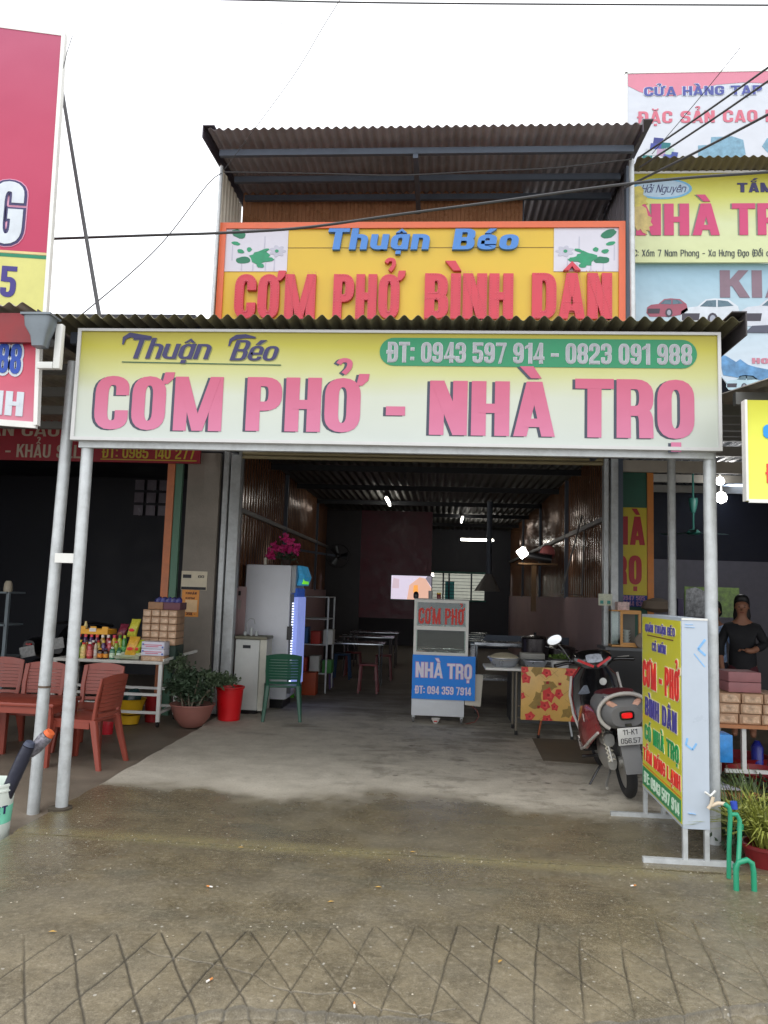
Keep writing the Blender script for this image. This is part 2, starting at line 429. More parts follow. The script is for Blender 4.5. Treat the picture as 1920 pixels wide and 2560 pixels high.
def ptext(string, parent, m, px0, py0, px1, py1, Y, **k):
    """line of text whose baseline starts at photo point (px0,py0), cap top / right end at (px1,py1), on the upright plane y=Y"""
    a = at(px0, py0, Y); b = at(px1, py1, Y)
    return text(string, parent, m, a, X3, Z3, -Y3, b.z - a.z, b.x - a.x, **k)

# ================================================================== THE SETTING: ground
def concrete(name, yard=False):
    M = bpy.data.materials.new(name); M.use_nodes = True
    n = M.node_tree.nodes; l = M.node_tree.links; b = n['Principled BSDF']
    g = n.new('ShaderNodeNewGeometry'); sp = n.new('ShaderNodeSeparateXYZ'); l.new(g.outputs['Position'], sp.inputs[0])
    def noise(sc_, det=8, ro=.6, stretch=None):
        t = n.new('ShaderNodeTexNoise'); t.inputs['Scale'].default_value = sc_; t.inputs['Detail'].default_value = det; t.inputs['Roughness'].default_value = ro
        if stretch:
            vm = n.new('ShaderNodeVectorMath'); vm.operation = 'MULTIPLY'; vm.inputs[1].default_value = stretch
            l.new(g.outputs['Position'], vm.inputs[0]); l.new(vm.outputs[0], t.inputs['Vector'])
        else: l.new(g.outputs['Position'], t.inputs['Vector'])
        return t.outputs['Fac']
    def mr(v, a, b_, c=0, d=1, smooth=True):
        t = n.new('ShaderNodeMapRange'); t.interpolation_type = 'SMOOTHSTEP' if smooth else 'LINEAR'
        for k, x in zip(('From Min', 'From Max', 'To Min', 'To Max'), (a, b_, c, d)): t.inputs[k].default_value = x
        l.new(v, t.inputs['Value']); return t.outputs[0]
    def math_(op, a, b_=None, c=None):
        t = n.new('ShaderNodeMath'); t.operation = op
        for i, x in enumerate((a, b_, c)):
            if x is None: continue
            if isinstance(x, (int, float)): t.inputs[i].default_value = x
            else: l.new(x, t.inputs[i])
        return t.outputs[0]
    def mix(f, a, b_):
        t = n.new('ShaderNodeMix'); t.data_type = 'RGBA'
        for k, x in zip(('Factor', 'A', 'B'), (f, a, b_)):
            if isinstance(x, tuple): t.inputs[k].default_value = (*x, 1)
            elif isinstance(x, float): t.inputs[k].default_value = x
            else: l.new(x, t.inputs[k])
        return t.outputs['Result']
    big = noise(.9, 6); mid = noise(4, 8, .65); fine = noise(38, 6, .7); grit = noise(160, 3, .7)
    streak = noise(1.6, 6, .6, (.7, 2.2, 1))
    # rain-wet ground in front of the canopy, dry strip further in
    yy = math_('MULTIPLY_ADD', big, 1.7, sp.outputs['Y']); yy = math_('MULTIPLY_ADD', mid, .7, yy)
    wet = mr(yy, 7.05, 7.75, 1, 0)
    dry_c = mix(mr(mid, .3, .7), (.60, .555, .465), (.46, .42, .345))
    dry_c = mix(mr(math_('MULTIPLY_ADD', sp.outputs['Y'], .03, math_('MULTIPLY_ADD', sp.outputs['X'], .03, math_('MULTIPLY', math_('ADD', streak, big), .5))), .74, .9, 0, .8), dry_c, (.17, .15, .12))
    spots = n.new('ShaderNodeTexVoronoi'); spots.inputs['Scale'].default_value = 3.4; l.new(g.outputs['Position'], spots.inputs['Vector'])
    sd_ = math_('ADD', spots.outputs['Distance'], math_('MULTIPLY', fine, .22))
    dry_c = mix(math_('MULTIPLY', mr(sd_, .15, .27, .75, 0), mr(sp.outputs['X'], -1.4, -.4, .25, 1)), dry_c, (.09, .076, .062))
    dry_c = mix(math_('MULTIPLY', mr(noise(2.6, 8, .7), .5, .64, 0, .65), mr(sp.outputs['X'], -1.5, -.2, .1, 1)), dry_c, (.2, .175, .14))
    wet_c = mix(mr(mid, .28, .72), (.155, .127, .072), (.085, .07, .042))
    wet_c = mix(mr(big, .45, .65, 0, .55), wet_c, (.17, .15, .108))
    wet_c = mix(mr(streak, .52, .66, 0, .6), wet_c, (.095, .088, .06))
    out = mix(wet, dry_c, wet_c)
    wet_c = mix(mr(noise(2.1, 9, .75), .44, .6, 0, .7), wet_c, (.07, .06, .042)); wet_c = mix(mr(noise(1.3, 7, .7, (1, 1.7, 1)), .5, .66, 0, .6), wet_c, (.21, .18, .115))
    # paler worn front towards the street
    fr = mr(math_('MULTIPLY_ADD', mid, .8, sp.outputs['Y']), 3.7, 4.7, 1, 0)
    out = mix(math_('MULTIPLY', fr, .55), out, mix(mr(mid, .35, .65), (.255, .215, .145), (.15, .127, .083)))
    # darker deep inside the shop
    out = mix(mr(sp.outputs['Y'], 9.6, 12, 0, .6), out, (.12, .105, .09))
    # moss along the joint and the left edge
    j = math_('ABSOLUTE', math_('ADD', math_('ADD', sp.outputs['Y'], math_('MULTIPLY', sp.outputs['X'], .028)), math_('MULTIPLY_ADD', fine, .05, -4.94)))
    mo = math_('MULTIPLY', mr(j, .0, .15, 1, 0), mr(math_('MULTIPLY', math_('ADD', fine, mid), .5), .4, .5))
    mo = math_('MAXIMUM', mo, math_('MULTIPLY', mr(sp.outputs['X'], -2.7, -2.2, 1, 0), math_('MULTIPLY', mr(mid, .4, .62, 0, .8), mr(sp.outputs['Y'], 5.4, 6.2, 1, 0))))
    out = mix(math_('MULTIPLY', mo, .95), out, mix(mr(fine, .4, .6), (.27, .225, .11), (.13, .115, .055)))
    # grit and pale specks
    out = mix(mr(fine, .5, .72, 0, .5), out, (.34, .30, .22)); out = mix(mr(fine, .28, .46, .6, 0), out, (.055, .046, .034))
    out = mix(mr(grit, .52, .7, 0, .5), out, (.36, .32, .25)); out = mix(mr(grit, .3, .46, .55, 0), out, (.05, .042, .032))
    vo = n.new('ShaderNodeTexVoronoi'); vo.inputs['Scale'].default_value = 26; l.new(g.outputs['Position'], vo.inputs['Vector'])
    cc = n.new('ShaderNodeSeparateColor'); l.new(vo.outputs['Color'], cc.inputs[0])
    sz = mr(cc.outputs[0], .72, 1.0, 0, .2, False)
    fl = math_('MULTIPLY', math_('LESS_THAN', vo.outputs['Distance'], sz), .75)
    out = mix(fl, out, (.42, .40, .35))
    ga_ = n.new('ShaderNodeAttribute'); ga_.attribute_name = 'groove_shade_dirt'
    out = mix(mr(ga_.outputs['Fac'], .12, .8, 0, .75), out, (.045, .04, .03))  # dirt and the shade of grooves and cracks, both put into the colour
    l.new(out, b.inputs['Base Color'])
    rw = math_('MULTIPLY_ADD', mr(big, .42, .6), .28, math_('MULTIPLY_ADD', mid, .25, .06)); rd = math_('MULTIPLY_ADD', fine, .2, .66)
    rw = math_('MULTIPLY', rw, mr(sp.outputs['X'], -2.5, -1.5, .4, 1)); rw = math_('MULTIPLY', rw, mr(math_('SUBTRACT', sp.outputs['X'], sp.outputs['Y']), -2.9, -2.2, 1, .45))
    t = n.new('ShaderNodeMix'); l.new(math_('MULTIPLY', wet, mr(sp.outputs['Y'], 3.2, 4.2, .8, 1)), t.inputs['Factor']); l.new(rd, t.inputs['A']); l.new(rw, t.inputs['B'])
    l.new(t.outputs['Result'], b.inputs['Roughness'])
    bp = n.new('ShaderNodeBump'); bp.inputs['Strength'].default_value = .55; bp.inputs['Distance'].default_value = .005
    l.new(math_('ADD', fine, math_('MULTIPLY', grit, .5)), bp.inputs['Height']); l.new(bp.outputs[0], b.inputs['Normal'])
    return M
CONC = concrete('concrete_ground')
MUD = mat('dark_wet_ground', (78, 72, 62), rough=.35, var=.3, scale=3, bump=.6, bscale=30)
struct('ground', MB().box(-60, 60, -20, 80, -.6, -.12), MUD)
# driveway slab with a slightly broken left edge
lp = [(2.3, 30), (-2.72, 30), (-2.72, 9)]
y = 9.0
while y > 4.93: lp.append((-2.68 + random.uniform(-.012, .012), y)); y -= .16
lp.append((-2.68, 4.93)); lp += [(-2.68 + i * .25 + .1, 4.93 - (i * .25 + .1 - 2.68) * .0 + random.uniform(-.006, .006)) for i in range(19)] + [(2.3, 4.93)]
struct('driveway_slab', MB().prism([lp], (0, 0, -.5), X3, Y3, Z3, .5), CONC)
# front apron: one dense sheet with pressed diamond grooves, a crack and the broken street edge
nx = 1300
xs = np.linspace(-2.68, 3.6, nx); ys = np.concatenate([np.linspace(2.2, 2.88, 20), np.linspace(2.885, 3.96, 310), np.linspace(3.97, 4.915, 110)]); ny = len(ys)
XX, YY = np.meshgrid(xs, ys)
rng = np.random.default_rng(3)
def vnoise(x, y, s, seed):
    r = np.random.default_rng(seed); G = r.random((64, 64)); x = x * s + 17.3; y = y * s + 9.1
    xi = np.floor(x).astype(int); yi = np.floor(y).astype(int); fx = x - xi; fy = y - yi
    fx = fx * fx * (3 - 2 * fx); fy = fy * fy * (3 - 2 * fy); g = lambda a, b: G[a % 64, b % 64]
    return (g(xi, yi) * (1 - fx) + g(xi + 1, yi) * fx) * (1 - fy) + (g(xi, yi + 1) * (1 - fx) + g(xi + 1, yi + 1) * fx) * fy
ZZ = (vnoise(XX, YY, 3, 1) - .5) * .008 + (vnoise(XX, YY, 14, 2) - .5) * .003 + (vnoise(XX, YY, 45, 5) - .5) * .0016
# line families through the measured apexes
wob = (vnoise(XX, YY, 3.5, 8) - .5) * .014 + (vnoise(XX, YY, 22, 18) - .5) * .004
ysk = YY - (XX + .6) * .2
a1 = (XX + .67 + wob + .57 * (YY - 3.84)) / .223
a2 = (XX + .67 + wob - .145 * (YY - 3.84)) / .194
d1 = np.abs(a1 - np.round(a1)) * .223 * .87; d2 = np.abs(a2 - np.round(a2)) * .194
depthm = np.clip(1.25 - vnoise(XX, YY, 2.2, 4) * .7 - np.clip(np.abs(XX + .45) - .5, 0, 2) * .35, .3, 1)
gro = np.maximum(np.clip(1 - d1 / .0085, 0, 1), np.clip(1 - d2 / .0085, 0, 1))
gmask = np.clip((3.84 - ysk) / .03, 0, 1) * np.clip(1.45 - np.abs(XX + .5) * .22, .35, 1)
ZZ -= gro * .010 * depthm * gmask
edge = 3.09 + .05 * (vnoise(XX, XX * 0, 3, 6) - .5) * 2 + np.clip(XX - .35, 0, 3) * .32 - np.clip(-.75 - XX, 0, 2) * .6
edge = edge + .025 * (vnoise(XX, YY, 16, 9) - .5)
drop = np.clip((edge - YY) / .012, 0, 1)
ZZ -= drop * (.028 + .02 * (vnoise(XX, YY, 25, 10)))
# hairline crack
cr = np.abs(YY - (3.27 + .05 * np.sin(XX * 3) + (vnoise(XX, XX * 0, 7, 12) - .5) * .12 - (XX + .4) * .22)); ZZ -= np.clip(1 - cr / .006, 0, 1) * .006 * ((XX > -1.3) & (XX < .1))
ZZ -= .004
verts = np.stack([XX, YY, ZZ], -1).reshape(-1, 3)
idx = np.arange(nx * ny).reshape(ny, nx)
quads = np.stack([idx[:-1, :-1], idx[:-1, 1:], idx[1:, 1:], idx[1:, :-1]], -1).reshape(-1, 4)
me = bpy.data.meshes.new('driveway_apron'); me.vertices.add(len(verts)); me.vertices.foreach_set('co', verts.ravel())
me.loops.add(quads.size); me.loops.foreach_set('vertex_index', quads.ravel().astype(np.int32))
me.polygons.add(len(quads)); me.polygons.foreach_set('loop_start', np.arange(0, quads.size, 4, dtype=np.int32))
me.update(); me.validate(); me.polygons.foreach_set('use_smooth', [True] * len(quads)); me.materials.append(CONC)
gd_ = np.clip(np.maximum(gro * depthm * gmask, np.clip(1 - cr / .008, 0, 1) * ((XX > -1.3) & (XX < .1)) * .8), 0, 1); gd_ = np.maximum(gd_, np.clip(1 - np.abs(YY - edge) / .01, 0, 1) * .7)
gd_ = np.maximum(gd_, (YY < edge) * .35)
at_ = me.attributes.new('groove_shade_dirt', 'FLOAT', 'POINT'); at_.data.foreach_set('value', gd_.ravel().astype(np.float32))
ap = bpy.data.objects.new('driveway_apron', me); COL.objects.link(ap); tag(ap, kind='structure')
struct('apron_edge', MB().box(-2.683, -2.6, 2.2, 4.92, -.5, -.02), CONC)
struct('road', MB().box(-60, 60, -14, 2.19, -.55, -.06), mat('road_surface', (150, 146, 138), rough=.6, var=.25, scale=5, bump=.5))
struct('neighbour_floor', MB().prism([[(5.0, -.125), (6.3, -.035), (14, -.035), (14, -.5), (5.0, -.5)]], (-9, 0, 0), Y3, Z3, X3, 6.31), mat('neighbour_floor', (118, 108, 95), rough=.55, var=.25, scale=2.2, bump=.3, dirt=.6))
struct('yard_ground', MB().box(2.31, 12, 4.925, 20, -.5, -.05), mat('yard_soil', (92, 82, 66), rough=.7, var=.35, scale=4, bump=.8, bscale=25))

# ================================================================== common materials
galv = mat('galvanised_steel', (190, 194, 195), rough=.5, metal=.35, var=.14, scale=14, dirt=.35, dirtcol=(.16, .15, .13))
darksteel = mat('painted_dark_steel', (84, 92, 104), rough=.5, metal=.3, var=.1)
browncorr = mat('brown_sheet_metal', (158, 112, 80), rough=.28, metal=.15, var=.15, scale=3)
wallcorr = mat('brown_gloss_wall', (112, 78, 56), rough=.18, metal=.15, var=.15, scale=3)
greysheet = mat('roof_underside', (150, 145, 150), rough=.5, metal=.2, var=.18, scale=3, dirt=.5)
canopysheet = mat('canopy_sheet', (112, 108, 84), rough=.55, metal=.2, var=.2, scale=3, dirt=.5)
plaster = mat('cement_plaster', (138, 131, 122), rough=.85, var=.14, scale=2.5, bump=.3, bscale=40, dirt=.35, dirtcol=(.13, .12, .1))
pinkwall = mat('pink_plaster', (166, 140, 140), rough=.6, var=.1, scale=2, dirt=.3)
blackpl = mat('black_plastic', (18, 18, 20), rough=.3, var=0)
whitepaint = mat('white_paint', (215, 215, 210), rough=.45, var=.06, dirt=.15, dirtcol=(.35, .33, .28))
lampm = mat('lamp_tube', (255, 250, 240), emit=14, var=0)

# ================================================================== the eatery building
B = thing('shop_building', 'two storey roadside eatery with open shutter front and brown sheet metal upper floor', 'building', (0, 9.9, 0))
XL, XR, YF = -2.74, 2.16, 9.9
MB().corr((XL, YF + .12, 1.62), Y3, Z3, X3, 14, 2.5, .16, .012, trap=True, per=12).build('wall_sheet', wallcorr, B)
MB().corr((XR, YF + .12, 1.62), Y3, Z3, -X3, 14, 2.5, .16, .012, trap=True, per=12).build('wall_sheet', wallcorr, B)
MB().box(XL - .12, XL - .03, YF + .1, 24, -.4, 4.2).box(XL - .03, XL + .04, YF + .12, 24, 0, 1.62).build('side_wall', pinkwall, B)
MB().box(XR + .03, XR + .12, YF + .1, 24, -.4, 4.2).box(XR - .04, XR + .03, YF + .12, 24, 0, 1.62).build('side_wall', pinkwall, B)
MB().corr((XL, YF + .1, 3.62), X3, Y3, -Z3, 4.9, 14, .14, .018, per=8).build('ceiling_sheet', mat('ceiling_metal', (52, 52, 46), rough=.6, metal=.0, var=.4, scale=.9), B)
for i, yy in enumerate((12, 14.2, 16.6, 19, 21.5)):
    MB().box(XL, XR, yy, yy + .05, 3.5, 3.59).build('ceiling_purlin', mat('dark_purlin_steel', (34, 36, 40), rough=.7), B)  # very dark steel tone for the purlins
for s_, xx in ((1, XL + .03), (-1, XR - .03)):
    for yy in (10.1, 13.2, 16.6, 20):
        MB().box(xx - .03, xx + .03, yy, yy + .06, 1.6, 3.6).build('wall_post', darksteel, B)
    MB().box(xx - .025, xx + .025, 10, 24, 2.62, 2.68).build('wall_rail', mat('bare_rail', (120, 118, 116), rough=.5), B)
# back wall with a barred window opening
bw = [(XL, 0), (XR, 0), (XR, 4), (XL, 4)]
a = at(1078, 1497, 23.9); b_ = at(1212, 1436, 23.9)
MB().prism([bw, [(a.x, a.z), (a.x, b_.z), (b_.x, b_.z), (b_.x, a.z)]], (0, 24, 0), X3, Z3, -Y3, .1).build('back_wall', mat('dark_back_wall', (60, 62, 70), var=.1), B)
wf = MB(); wf.box(a.x - .05, b_.x + .05, 23.84, 23.9, b_.z, b_.z + .06).box(a.x - .05, b_.x + .05, 23.84, 23.9, a.z - .05, a.z)
wf = wf.build('window', mat('window_paint', (60, 110, 100)), B)
for i in range(8): z = a.z + (b_.z - a.z) * (i + .5) / 8; MB().tube([(a.x, 23.86, z), (b_.x, 23.86, z)], .008, 6).build('bar', darksteel, wf)
for fx in (.22, .33, .75): x = a.x + (b_.x - a.x) * fx; MB().box(x - .025, x + .025, 23.87, 23.9, a.z, b_.z).build('mullion', darksteel, wf)
MB().box(a.x + .42, a.x + .7, 24.02, 24.05, a.z, b_.z - .25).build('shutter_leaf', mat('turquoise_paint', (90, 200, 195)), wf)
struct('window_backdrop', MB().box(-4, 5, 27, 27.1, -.5, 3.3), mat('backdrop_cream', (176, 178, 164), var=.1))  # pale wall added outside to dim the open sky in the window
# maroon partition with the television
pa = at(850, 1440, 18.3); pb = at(1078, 1440, 18.3)
MB().box(-1.9, pb.x, 18.3, 18.36, 1.0, 3.55).build('partition', mat('maroon_board', (96, 26, 44), rough=.4, var=.2), B)
MB().box(XL, -1.9, 18.3, 18.36, .0, 3.55).build('partition', mat('dark_board', (44, 40, 42), rough=.4, var=.2), B)
# front pillars, shutter guides and the rolled shutter slats
MB().box(-3.33, -2.9, 9.78, 10.2, -.1, 3.35).build('pillar', plaster, B)
MB().box(-2.9, -2.86, 9.86, 10.2, -.1, 4.8).box(-3.33, 2.3, 10.06, 10.2, 3.42, 4.8).build('lintel', mat('dark_lintel', (58, 56, 60)), B)
for x0, x1 in ((-2.86, -2.79), (-2.765, -2.63), (2.04, 2.1), (2.13, 2.22)):
    MB().box(x0, x1, 9.8, 9.93, 0, 3.38, .008).build('shutter_guide', galv, B)
MB().box(2.22, 2.3, 9.9, 10.2, -.1, 4.8).build('corner_post', darksteel, B)
bm_ = mat('beige_shutter', (158, 146, 112), rough=.4, metal=.1, var=.1)
for i in range(4):
    z = 3.30 + i * .052
    MB().tube([(-2.63, 9.86, z + .02), (2.04, 9.86, z + .02)], .024, 8).build('shutter_slat', bm_, B)
# upper floor
MB().corr((-2.8, 9.85, 4.8), X3, Z3, -Y3, 3.78, 2.2, .11, .014, trap=True, per=12).build('upper_wall', browncorr, B)
MB().corr((-2.84, 8.85, 4.8), Y3, Z3, X3, 1.02, 2.02, .14, .012, trap=True, per=12).build('white_side_wall', mat('cream_sheet', (222, 216, 200), rough=.5, var=.08), B)
MB().box(.98, 2.3, 11.4, 11.46, 4.8, 7.4).build('dark_back_panel', mat('navy_shade', (38, 42, 58), var=.1), B)  # dark panel standing in for the shade behind the opening
MB().box(.96, 1.0, 9.85, 9.9, 4.8, 6.95).build('upper_post', darksteel, B); MB().box(2.12, 2.16, 8.95, 9.05, 4.8, 6.8).build('upper_post', darksteel, B); MB().corr((2.2, 9.3, 4.8), Y3, Z3, -X3, 2.15, 2.2, .14, .012, trap=True, per=12).build('grey_side_wall', mat('grey_side_sheet', (128, 124, 130), rough=.5), B)
MB().beam((1.8, 11.4, 6.0), (2.14, 10.2, 7.0), .06).beam((2.0, 11.2, 5.2), (2.0, 11.2, 7.0), .05).beam((1.2, 11.3, 6.25), (2.1, 11.3, 6.2), .06).build('stair_brace', mat('grey_brace', (110, 108, 112)), B)
MB().box(-2.85, 2.2, 9.0, 10.75, 4.72, 4.8).build('floor_deck', mat('deck_grey', (90, 88, 86)), B)
# upper roof: corrugated, tilted slightly up to the back
rf = MB().corr((-2.8, 8.22, 6.87), X3, Vector((0, 1, .06)), Z3, 4.92, 3.2, .105, .016, per=8, segv=2).build('roof_sheet', greysheet, B)
for yy, zz in ((8.5, 6.80), (9.16, 6.84), (9.68, 6.87)):
    MB().box(-2.74, 2.1, yy, yy + .05, zz - .085, zz - .01).build('purlin', darksteel, B)
for x in (-2.86, 2.12):
    MB().prism([[(0, 0), (0, -.14), (3.1, .05), (3.1, .22)]], (x, 8.2, 6.9), Y3, Z3, X3, .012).prism([[(0, 0), (3.1, .19), (3.1, .2), (0, .012)]], (x, 8.2, 6.9), Y3, Z3, X3, .12 if x > 0 else .14).build('verge_flashing', mat('dark_flashing', (72, 66, 74), rough=.4, metal=.3), B)
for x in (-.4,):
    MB().box(x - .03, x + .03, 8.5, 10.7, 6.66, 6.72).build('rafter', darksteel, B)

# ================================================================== front canopy
KN = thing('front_canopy', 'corrugated grey metal canopy over the shop forecourt carried on round steel posts', 'canopy', (0, 5.1, 0))
MB().corr((-2.98, 5.29, 3.548), X3, Vector((0, 1, .006)), Z3, 5.02, 4.45, .0985, .019, per=8, segv=2).build('roof_sheet', canopysheet, KN)
for yy in (5.56, 6.7, 7.9, 9.1): MB().box(-2.88, 1.98, yy, yy + .05, 3.43, 3.52).build('purlin', darksteel, KN)
for xx in (-2.68, 1.88): MB().box(xx - .03, xx + .03, 5.5, 9.75, 3.33, 3.415).build('side_beam', darksteel, KN)
MB().box(2.05, 2.06, 5.27, 9.7, 3.43, 3.59).box(1.96, 2.06, 5.27, 9.7, 3.592, 3.6).build('verge_flashing', mat('canopy_flashing', (62, 58, 60), rough=.5), KN)
MB().box(-3.0, -2.99, 5.27, 9.7, 3.45, 3.59).build('verge_flashing', MATS['canopy_flashing'], KN)
def post(x, y, z0, z1, r=.043):
    mb = MB().tube([(x, y, z0), (x, y, z1)], r, 16)
    o = mb.build('post', galv, KN); return o
p = gp(155, 2020); post(-2.65, 5.5, -.02, 3.42); post(1.875, 5.5, -.05, 3.42)
post(2.33, 7.95, -.05, 3.42, .04)
MB().tube([(-2.65, 5.48, -.01), (-2.65, 5.48, .012)], .085, 8).build('base_plate', mat('rust_plate', (70, 62, 50), rough=.8), KN)
z = at(160, 1395, 5.5).z
MB().box(-2.84, -2.68, 5.5, 5.54, z - .035, z + .035).build('tie_plate', whitepaint, KN)
P2 = thing('neighbour_post', 'round steel post leaning close beside the left canopy post', 'post', (-2.92, 5.6, -.12))
MB().tube([(-2.92, 5.62, -.13), (-2.87, 5.62, 3.3)], .043, 16).build('pipe', galv, P2)
MB().tube([(-2.905, 5.62, .82), (-2.905, 5.62, .835)], .046, 16).build('weld_ring', mat('rust_ring', (96, 80, 66)), P2)

# ================================================================== main sign board
K = .68
S1 = thing('main_signboard', 'long cream and yellow shop sign with big pink letters and green phone band', 'sign', (-.4, 5.4, 3.0))
a = at(174, 1103, 5.4); b_ = at(1798, 824, 5.4)
x0, x1, z0, z1 = -2.735, 1.925, 2.645, 3.49
face = gradmat('main_sign_print', [(0, (216, 224, 218)), (.42, (220, 226, 208)), (.62, (214, 216, 150)), (.85, (200, 192, 62)), (1, (186, 172, 34))], 'Z', z0, z1, rough=.42, bump=.35, bscale=1.6)
MB().box(x0 + .02, x1 - .02, 5.4, 5.43, z0 + .02, z1 - .02).build('sign_face', face, S1)
fm = mat('sign_frame', (226, 226, 224), rough=.4, var=.05)
MB().box(x0, x1, 5.385, 5.44, z0, z0 + .024).box(x0, x1, 5.385, 5.44, z1 - .02, z1).box(x0, x0 + .026, 5.386, 5.44, z0 + .024, z1 - .02).box(x1 - .022, x1, 5.386, 5.44, z0 + .024, z1 - .02).build('sign_frame', fm, S1)
MB().box(x0 + .04, x1 - .04, 5.445, 5.49, z0 - .045, z0 + .01).box(x0 + .04, x1 - .04, 5.445, 5.49, z1 - .08, z1 - .03).build('back_frame', galv, S1)
for xx in (-2.0, -1.1, -.2, .7, 1.4): MB().box(xx, xx + .03, 5.45, 5.48, z0, z1 - .05).build('back_strut', darksteel, S1)
pink = gradmat('pink_print', [(0, (228, 132, 170)), (1, (214, 98, 130))], 'Z', 2.72, 3.15, rough=.45, bump=.2)
navy = mat('navy_print', (52, 48, 104), rough=.5, var=.05)
shad = mat('grey_print', (66, 74, 92), rough=.5, var=.05)
YS = 5.399
for s_, px0, py0, px1, py1 in (('CƠM', 233, 1073, 560, 943), ('PHỞ', 613, 1077, 917, 946), ('-', 963, 1083, 1015, 951), ('NHÀ', 1072, 1087, 1388, 955), ('TRỌ', 1440, 1093, 1735, 950)):
    kw = dict(w=.66, s=.255, b=.17, gap=.07)
    ptext(s_, S1, shad, px0 - 7, py0 + 2, px1 - 7, py1 + 2, YS, depth=.0008, each=False, name='letter_shadow', **kw)
    ptext(s_, S1, pink, px0, py0, px1, py1, YS, depth=.003, **kw)
script = dict(w=.6, s=.17, b=.1, gap=.05, shear=.3)
for mm, dx, dy, dp, nm in ((mat('grey_halo', (150, 152, 110)), 2, 2, .0015, 'letter_shadow'), (navy, 0, 0, .005, 'letter')):
    ptext('Thuận', S1, mm, 318 + dx, 896 + dy, 522 + dx, 846 + dy, YS, depth=dp, name=nm, each=dp > .002, **script)
    ptext('Béo', S1, mm, 574 + dx, 901 + dy, 690 + dx, 851 + dy, YS, depth=dp, name=nm, each=dp > .002, **script)
def strip(parent, m, pts, Y, wd, name='stroke', d=.004):
    P = [at(px, py, Y) for px, py in pts]
    mb = MB(); V = []
    for i, p in enumerate(P):
        a = P[max(i - 1, 0)]; c = P[min(i + 1, len(P) - 1)]; t = (c - a).normalized(); nn = Vector((-t.z, 0, t.x))
        h = wd[i] / 2 if isinstance(wd, list) else wd / 2
        V += [p + nn * h - Y3 * d, p - nn * h - Y3 * d]
    mb.add(V, [(2 * i, 2 * i + 1, 2 * i + 3, 2 * i + 2) for i in range(len(P) - 1)])
    return mb.build(name, m, parent)
strip(S1, navy, [(308, 862), (312, 846), (326, 838), (350, 842), (380, 843)], YS, [.012, .03, .038, .035, .012], 'swash', .0075)
strip(S1, navy, [(573, 866), (578, 851), (592, 843), (615, 841), (640, 845)], YS, [.012, .026, .034, .03, .012], 'swash', .0075)
strip(S1, mat('green_line', (54, 100, 70)), [(305, 905), (500, 909), (703, 913)], YS, .008, 'underline', .0035)
# green phone band
ga = at(948, 914, YS); gb = at(1742, 850, YS); rr_ = (gb.z - ga.z) / 2
band = [(ga.x + rr_ + math.cos(t) * rr_, ga.z + rr_ + math.sin(t) * rr_) for t in [math.pi / 2 + math.pi * i / 12 for i in range(13)]] + [(gb.x - rr_ + math.cos(t) * rr_, ga.z + rr_ + math.sin(t) * rr_) for t in [-math.pi / 2 + math.pi * i / 12 for i in range(13)]]
MB().prism([band], (0, YS, 0), X3, Z3, -Y3, .003).build('phone_band', mat('green_print', (34, 148, 100), rough=.5, var=.05), S1)
num = dict(w=.56, s=.17, b=.125, gap=.13, space=.34)
for mm, ex, dp, nm in ((mat('pale_outline', (236, 228, 240)), .032, .004, 'letter_outline'), (mat('silver_print', (178, 182, 186)), 0, .0085, 'letter')):
    ptext('ĐT: 0943 597 914 - 0823 091 988', S1, mm, 970, 905, 1728, 862, YS, depth=dp, ex=ex, name=nm, each=dp > .005, **num)

# ================================================================== upper yellow sign with raised letters
S2 = thing('upper_signboard', 'yellow sign with orange frame and raised blue and red letters above the canopy', 'sign', (-.35, 8.8, 5.4))
x0, x1, z0, z1 = -2.775, 2.075, 4.3, 6.03
MB().box(x0 + .05, x1 - .05, 8.83, 8.86, z0, z1 - .05).build('sign_face', mat('yellow_alu', (240, 200, 58), rough=.35, var=.04, scale=1), S2)
om = mat('orange_alu', (246, 118, 74), rough=.35, var=.05)
MB().box(x0, x1, 8.8, 8.87, z1 - .075, z1).build('frame_top', om, S2)
MB().box(x0, x0 + .075, 8.8, 8.87, z0, z1 - .075).build('frame_side', om, S2)
MB().box(x1 - .075, x1, 8.8, 8.87, z0, z1 - .075).build('frame_side', om, S2)
zs = at(600, 620, 8.83).z
MB().box(x0 + .075, x1 - .075, 8.826, 8.83, zs - .004, zs + .004).build('panel_joint', mat('joint_dark', (150, 120, 40)), S2)
redl = mat('red_acrylic', (226, 64, 84), rough=.35, var=.05); bluel = mat('blue_acrylic', (78, 146, 228), rough=.35, var=.04)
redsd = dict(w=.56, s=.235, b=.17, gap=.05, depth=.055)
for s_, px0, py0, px1, py1 in (('CƠM', 586, 800, 792, 690), ('PHỞ', 832, 800, 1010, 690), ('BÌNH', 1060, 800, 1283, 688), ('DÂN', 1328, 800, 1528, 687)):
    Ls = ptext(s_, S2, redl, px0, py0, px1, py1, 8.829, **redsd)
blk = dict(w=.72, s=.26, b=.17, gap=.1, depth=.05, shear=.14)
ptext('Thuận', S2, bluel, 816, 628, 1072, 575, 8.829, **blk)
ptext('Béo', S2, bluel, 1130, 628, 1293, 576, 8.829, **blk)
